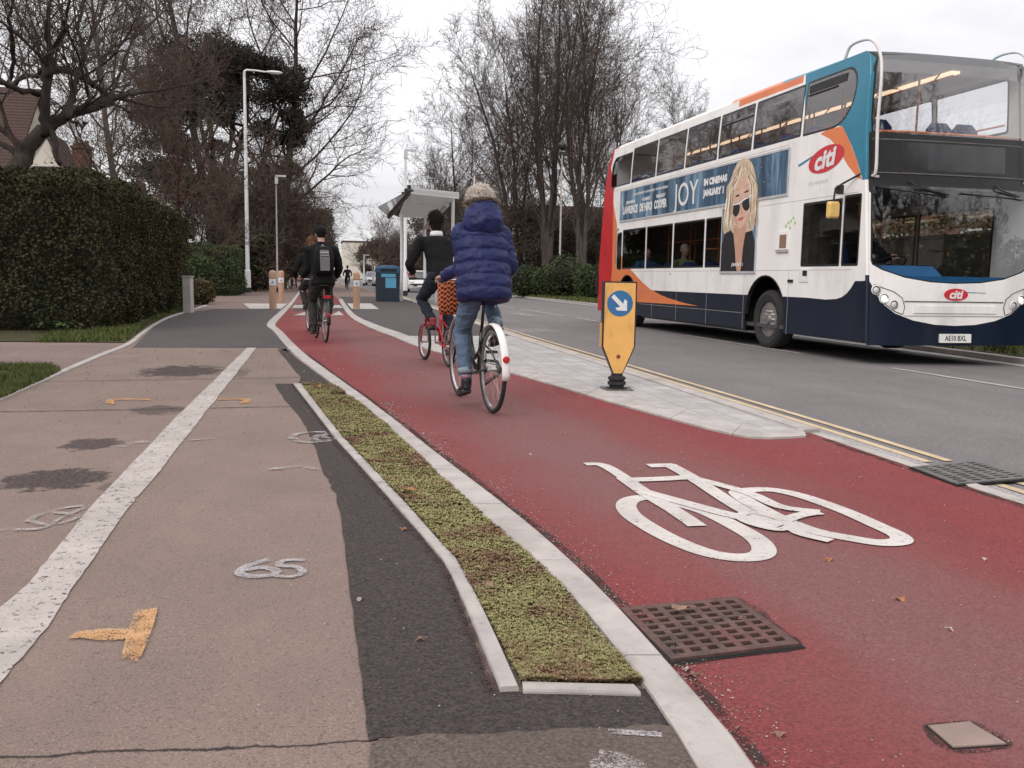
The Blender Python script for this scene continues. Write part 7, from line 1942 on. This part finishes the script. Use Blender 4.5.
# oval badge on the front
n = 32; a = MB(); ia = a.add([fpt(.19 / HW * 1.0 * math.cos(2 * PI * k / n), .955 + .082 * math.sin(2 * PI * k / n), .008) for k in range(n)]); c0 = a.add([fpt(0, .955, .009)])
for k in range(n): a.face(ia + k, ia + (k + 1) % n, c0)
bd = a.build('badge', M['citired'], bus)
text_mesh('citi', lambda x, y: fpt((x + y * .25 - .01) / HW, .905 + y, .0115), .155, 1.1, 'CENTER', .006).build('badge_lettering', M['signwhite'], bd)
a = MB(); ia = a.add([fpt(.03, .995, .007), fpt(.38, .985, .007), fpt(.36, .980, .007), fpt(.03, .984, .007)]); a.face(ia, ia + 1, ia + 2, ia + 3); a.build('swoosh', M['bteal'], bd)
# wipers
a = MB(); a.tube([fpt(-.55, 2.46, .02), fpt(-.5, 2.40, .05), fpt(-.1, 2.30, .03)], .012, 6); a.tube([fpt(-.85, 2.37, .025), fpt(-.1, 2.27, .022)], .010, 5); a.build('wiper', M['bblack'], bus)
a = MB(); a.tube([fpt(.5, 2.46, .02), fpt(.5, 2.40, .05), fpt(.8, 2.32, .03)], .012, 6); a.tube([fpt(.05, 2.33, .025), fpt(.86, 2.28, .022)], .010, 5); a.build('wiper', M['bblack'], bus)
# branch guard rails at the upper corners
for s_ in (-1, 1):
    a = MB(); P = [fpt(s_ * .95, 2.52, .02), fpt(s_ * .95, 2.6, .10), fpt(s_ * .95, 3.2, .12), fpt(s_ * .95, 3.8, .13), fpt(s_ * .95, 4.1, .10)]
    e = fpt(s_ * .95, 4.1, 0); P += [V((e.x, e.y + .06, 4.31)), V((e.x, e.y + .28, 4.39)), V((e.x, e.y + .60, 4.38)), V((e.x, e.y + .72, 4.22))]
    a.tube(catmull(P, 5), .021, 10); a.build('guard_rail', M['bar'], bus, smooth=True)
# mirror hanging on the near corner
d = ray(833, 210); t = (BX - .22) / d.x; mp = V((d.x * t - BX, d.y * t - BY, CAM_H + d.z * t - BZ))
a = MB(); a.loft([[mp + V((sx_ * .085 * k, yy, sz_ * .115 * k)) for sx_, sz_ in ((-1, -.8), (-.8, -1), (.8, -1), (1, -.8), (1, .8), (.8, 1), (-.8, 1), (-1, .8))] for k, yy in ((.8, -.05), (1, -.02), (1, .03))]); mr = a.build('mirror', pm('cream_yellow_mirror', (.72, .48, .16), .45, .08, 10), bus)
a = MB(); a.tube([mp + V((.0, 0, .11)), mp + V((.02, .0, .30)), mp + V((.12, .0, .36)), V((.06, y0(2.6), 2.62))], .014, 7); a.box(mp + V((.09, .0, .28)), (.07, .08, .12)); a.build('bracket', M['bblack'], mr)
# side fittings
def sbox(name, px0, py0, px1, py1, mat, d=.012, parent=bus):
    (ya, za), (yb, zb) = sp2(px0, py0), sp2(px1, py1); a = MB(); zm = (za + zb) / 2
    a.bbox(xs_(zm) - d, xs_(zm) + .01, min(ya, yb), max(ya, yb), min(za, zb), max(za, zb)); return a.build(name, M[mat], parent)
f_ = sbox('side_vent', 778.5, 232, 788.5, 250.5, 'bwhite', .02); sbox('vent_recess', 781, 235, 787, 248, 'leafb', .0235, f_); sbox('vent_lip', 777, 249.8, 788.5, 252, 'edging', .03, f_)
f_ = sbox('fuel_flap', 800, 269, 808.5, 282, 'signwhite', .012); sbox('flap_recess', 803.5, 270.5, 807.5, 276, 'bblack', .016, f_)
sbox('side_repeater', 788.5, 279.5, 793, 282.5, 'bblack', .02)
for k, (px, py) in enumerate(((786, 226), (788.5, 223), (791, 221), (793.5, 218), (795, 223), (790, 228))):
    y_, z_ = sp2(px, py); a = MB(); a.lathe([(.026, 0), (.026, -.003)], (0, y_, z_), 'x', 10); a.build('dot_sticker', M['sticker'] if 'sticker' in M else M.setdefault('sticker', pm('pale_green_sticker', (.36, .55, .20), .5, .2, 30)), bus)
# panel seams along the side
a = MB()
for z_, ya, yb in ((1.27, .45, 4.3), (1.27, 4.5, 9.9), (2.32, .4, 3.1), (3.2, 2.3, 10.6), (.86, 3.5, 8.6), (.55, 3.6, 8.5)): a.bbox(xs_(z_) - .0025, xs_(z_) + .01, ya, yb, z_ - .003, z_ + .003)
for y_ in (2.1, 3.55, 5.0, 6.4, 7.7): a.bbox(-.0026, .01, y_ - .003, y_ + .003, .28, 1.265)
a.build('panel_seam', M['edging'], bus)
a = MB(); a.bbox(-.05, -.004, 9.9, 10.06, 2.28, 2.30); a.tube([(-.03, 9.95, 1.35), (-.03, 9.95, 2.30)], .008, 5); a.build('side_rail', M['galv'], bus)
# badge on the side
sx_ = lambda tx, ty: None
(yc_, zc_) = sp2(826, 159)
a = MB(); n = 36; P = []
for k in range(n):
    t = 2 * PI * k / n; uu, vv = .45 * math.cos(t), .185 * math.sin(t); P.append((-.005, yc_ - uu, zc_ + vv + uu * .10))
ia = a.add(P); c0 = a.add([(-.006, yc_, zc_)])
for k in range(n): a.face(ia + k, ia + (k + 1) % n, c0)
bd = a.build('badge', M['citired'], bus)
text_mesh('citi', lambda x, y: (-.009, yc_ - (x * 1.02 + y * .2) + .03, zc_ - .115 + y + x * .10), .36, 1.18, 'CENTER', .014).build('badge_lettering', M['signwhite'], bd)
a = MB(); ia = a.add([(-.004, yc_ - .1, zc_ + .19), (-.004, yc_ + .75, zc_ + .0), (-.004, yc_ + .72, zc_ - .03), (-.004, yc_ + .2, zc_ + .10)]); a.face(ia, ia + 1, ia + 2, ia + 3); a.build('swoosh', M['bteal'], bd)
tm = text_mesh('city network', lambda x, y: (-.004, sp2(818, 184)[0] - x, sp2(818, 184)[1] + y), .10, 1, 'CENTER'); tm.build('faint_lettering', pm('pale_grey_lettering', (.60, .58, .55), .5, .05, 6), bus)
# advertisement: long panel and portrait
m, q, b = new_mat('blue_poster_print'); o_ = q.obj()
n1 = q.noise(q.mapping(o_, (1, 1.6, .25)), 2.2, 4, .6); n2 = q.voro(o_, 7)
c = q.ramp(n1, [(.34, (.02, .035, .06)), (.48, (.05, .10, .16)), (.6, (.14, .24, .34)), (.72, (.42, .50, .56))])
c = q.mix(q.ramp(n2, [(.05, .6), (.12, 0)]), c, (.55, .6, .64))
finish(q, b, c, .4, None, 0, .4); M['poster'] = m
AX = -.012
(yaL, zaL), (yaR, zaR) = sp2(621, 206), sp2(788.5, 172)
zA0, zA1 = 2.46, 3.13
ad = part('advert_panel', 'poster', (AX, .02, yaR, yaL, zA0, zA1))
part('advert_frame', 'galv', (AX - .006, .02, yaR - .04, yaL + .04, zA0 - .04, zA0 - .001), (AX - .006, .02, yaR - .04, yaL + .04, zA1 + .001, zA1 + .035), (AX - .006, .02, yaR - .04, yaR - .001, zA0, zA1), (AX - .006, .02, yaL + .001, yaL + .04, zA0, zA1), parent=ad)
def adtext(t, px0, px1, zb, h, mat='signwhite', bold=.012, cond=1):
    ya, yb = sp2(px0, 200)[0], sp2(px1, 200)[0]
    probe = text_mesh(t, lambda x, y: (x, y, 0), h / .73, 1, 'LEFT', bold); w0 = max(v_[0] for v_ in probe.v)
    k = (ya - yb) / w0
    tm = text_mesh(t, lambda x, y: (AX - .003, ya - x * k, zb + y), h / .73, 1, 'LEFT', bold); return tm.build('advert_lettering', M[mat], ad)
def Y_(px): return px
adtext('LAWRENCE', 624, 638.5, 2.60, .17); adtext('DE NIRO', 640.5, 653, 2.60, .17); adtext('COOPER', 655, 667.5, 2.60, .17)
adtext('JENNIFER', 627, 636, 2.82, .065, bold=.004); adtext('ROBERT', 643, 651, 2.82, .065, bold=.004); adtext('BRADLEY', 657, 666, 2.82, .065, bold=.004)
adtext('ACADEMY AWARD WINNERS', 634, 668, 2.98, .05, bold=.002)
adtext('JOY', 675, 698.5, 2.56, .47, bold=.004)
adtext('IN CINEMAS', 704, 727, 2.86, .115); adtext('JANUARY 1', 704, 724, 2.66, .115)
# portrait panel (flat print of a fair-haired woman lowering dark glasses)
(yp0, zp0) = sp2(721.5, 270); yp1 = sp2(755, 269)[0]; zp0 = 1.26
PX = AX - .006; yl, yr = yp0, yp1; pw = yl - yr
pt = part('portrait_panel', 'poster', (PX, .021, yr, yl, zp0, 2.36))
part('portrait_frame', 'galv', (PX - .004, .021, yr - .035, yl + .035, zp0 - .04, zp0 - .001), (PX - .004, .021, yr - .035, yr - .001, zp0, 2.44), (PX - .004, .021, yl + .001, yl + .035, zp0, 2.44), parent=pt)
def flat(name, P, mat, off, smooth=True):
    Q = catmull([(x, z_, 0) for x, z_ in P], 6, True) if smooth else [V((x, z_, 0)) for x, z_ in P]
    pts = [V((p.x, p.y, 0)) for p in Q]; tris = geometry.tessellate_polygon([pts]); a = MB()
    i = a.add([(PX - off, yl - p.x * pw, zp0 + p.y) for p in pts])
    for t_ in tris: a.face(*[i + k for k in t_])
    return a.build(name, M[mat], pt)
m, q, b = new_mat('printed_fair_hair'); o_ = q.obj(); n1 = q.noise(q.mapping(o_, (1, 5, 1.2)), 6, 5, .65, .6)
finish(q, b, q.ramp(n1, [(.3, (.40, .26, .14)), (.5, (.62, .47, .32)), (.7, (.80, .72, .60))]), .4); M['phair'] = m
M['pskin'] = pm('printed_skin', (.66, .42, .32), .4, .1, 5); M['pskin2'] = pm('printed_skin_warm', (.55, .31, .22), .4, .1, 5); M['pblack'] = pm('printed_black', (.016, .015, .018), .4, .3, 5); M['plips'] = pm('printed_lips', (.50, .13, .12), .4, .1, 9); M['pglint'] = pm('printed_lens_glint', (.20, .22, .25), .4, .3, 9)
flat('printed_hair', [(.10, .62), (.02, .95), (.12, 1.3), (.20, 1.6), (.36, 1.84), (.58, 1.91), (.80, 1.80), (.95, 1.5), (1.03, 1.2), (.98, .85), (.86, .62), (.5, .55)], 'phair', .0015)
flat('printed_jacket', [(0, 0), (0, .45), (.08, .66), (.25, .72), (.45, .6), (.75, .66), (.9, .68), (.99, .45), (.99, 0)], 'pblack', .0025, False)
flat('printed_neck', [(.36, .74), (.42, .4), (.50, .02), (.62, .02), (.66, .4), (.72, .76), (.55, .85)], 'pskin2', .0035)
flat('printed_face', [(.30, 1.2), (.31, 1.0), (.38, .84), (.50, .74), (.62, .76), (.74, .88), (.80, 1.05), (.82, 1.28), (.76, 1.5), (.58, 1.62), (.40, 1.52)], 'pskin', .0045)
M['phair_d'] = pm('printed_hair_shade', (.36, .23, .13), .4, .15, 9); M['phair_l'] = pm('printed_hair_light', (.84, .77, .66), .4, .1, 9)
rp = random.Random(14)
for k in range(64):
    sd = -1 if k % 2 else 1; t = rp.random(); cx_ = .56 + sd * (.12 + .34 * t); x_ = .58 + sd * .06 * rp.random(); ph = rp.uniform(0, 6)
    zt_ = 1.86 - .18 * t * rp.random(); zb_ = .66 + .25 * rp.random(); wd_ = rp.uniform(.008, .02); L_, R_2 = [], []
    for j in range(9):
        u = j / 8; zz_ = zt_ + (zb_ - zt_) * u; xx = x_ + (cx_ - x_) * min(1, u * 2.6) ** .8 + .035 * math.sin(ph + u * 9) * u
        w2 = wd_ * (1 - abs(2 * u - 1) ** 3) + .002
        if .31 < xx < .80 and .8 < zz_ < 1.5: xx = .29 if sd < 0 else .83
        L_.append((xx - w2, zz_)); R_2.append((xx + w2, zz_))
    flat('printed_hair_strand', L_ + R_2[::-1], ('phair_d', 'phair_l', 'phair')[k % 3], .0062 + .00001 * k, False)
flat('printed_nose', [(.545, 1.24), (.575, 1.08), (.60, .995), (.565, .975), (.52, .985), (.545, 1.02)], 'pskin2', .0053)
flat('printed_cheek', [(.33, 1.0), (.40, .86), (.5, .77), (.44, .9), (.39, 1.03), (.345, 1.12)], 'pskin2', .0052)
flat('printed_hair_lock', [(.22, 1.3), (.28, 1.55), (.5, 1.76), (.66, 1.74), (.5, 1.62), (.38, 1.45), (.31, 1.2), (.26, .9), (.2, .75), (.14, 1.0)], 'phair', .006); flat('printed_hair_lock', [(.68, 1.72), (.84, 1.6), (.93, 1.3), (.92, .95), (.86, .75), (.82, 1.0), (.83, 1.3), (.76, 1.55)], 'phair', .006)
for P in ([(.28, 1.06), (.31, 1.16), (.45, 1.17), (.52, 1.10), (.48, .98), (.38, .95)], [(.58, 1.13), (.63, 1.22), (.78, 1.26), (.84, 1.18), (.80, 1.06), (.68, 1.02)]): flat('printed_lens', P, 'pblack', .0065)
flat('printed_glasses_bridge', [(.30, 1.165), (.50, 1.175), (.64, 1.23), (.84, 1.27), (.84, 1.245), (.64, 1.20), (.5, 1.145), (.3, 1.14)], 'signwhite', .0075, False)
flat('printed_lips', [(.46, .885), (.54, .915), (.64, .925), (.62, .88), (.54, .862)], 'plips', .0055)
for P in ([(.37, 1.29), (.43, 1.315), (.50, 1.30), (.43, 1.28)], [(.62, 1.33), (.70, 1.36), (.76, 1.35), (.70, 1.325)]): flat('printed_eye', P, 'pblack', .0055)
for P in ([(.34, 1.37), (.42, 1.42), (.52, 1.40), (.42, 1.395)], [(.61, 1.42), (.70, 1.47), (.79, 1.45), (.70, 1.445)]): flat('printed_brow', P, 'pskin2', .0055)
text_mesh('JANUARY 1', lambda x, y: (PX - .0075, yl - .35 * pw - x, zp0 + .09 + y), .075, 1.1, 'LEFT', .003).build('portrait_lettering', M['signwhite'], pt)
# driver and one passenger seen through the glass
def bus_person(label, x, y, zf, mat, hair, sc_=1.0, hands=None):
    rz = PI; R_ = Matrix.Rotation(rz, 3, 'Z')
    sp = dict(hip=(0, 0, .56), lean=-4, torso=.50, hl=(-.2, .42, .78) if hands is None else hands[0], hr=(.2, .42, .78) if hands is None else hands[1], fl=(-.12, .48, .10), fr=(.12, .48, .10), jacket=mat, trous='navyjeans', toe=(0, 1, -.1), kneepole=(0, .6, 1), hem=-.1)
    o, Hd, *_ = figure('person', label, (BX + x, BY + y, BZ + zf), rz, sc_, sp, 'people inside the bus')
    a = MB(); a.ell(Hd + V((0, -.018, .024)), (.09, .104, .112), 14, 10, None, lambda d: 1 + .1 * mnoise.noise(d * 4)); a.build('hair', M[hair], o, smooth=True)
M['greentop'] = cloth('pale_green_top', (.22, .30, .16), .2); M['bluetop'] = cloth('bright_blue_top', (.03, .13, .26), .2); M['hairgrey'] = bark('grey_hair', (.36, .32, .28), (.55, .51, .46))
bus_person('grey-haired passenger in pale green top seated at a lower-deck bus window', .34, Yp(669, 262), .42, 'greentop', 'hairgrey')
bus_person('passenger in blue top seated at the rear lower-deck bus window', .36, Yp(632, 262), .42, 'bluetop', 'hairdark')
bus_person('bus driver in dark clothes at the steering wheel', .68, 1.22, .62, 'blackcloth', 'hairdark', 1.0, ((-.2, .50, .84), (.2, .50, .84)))
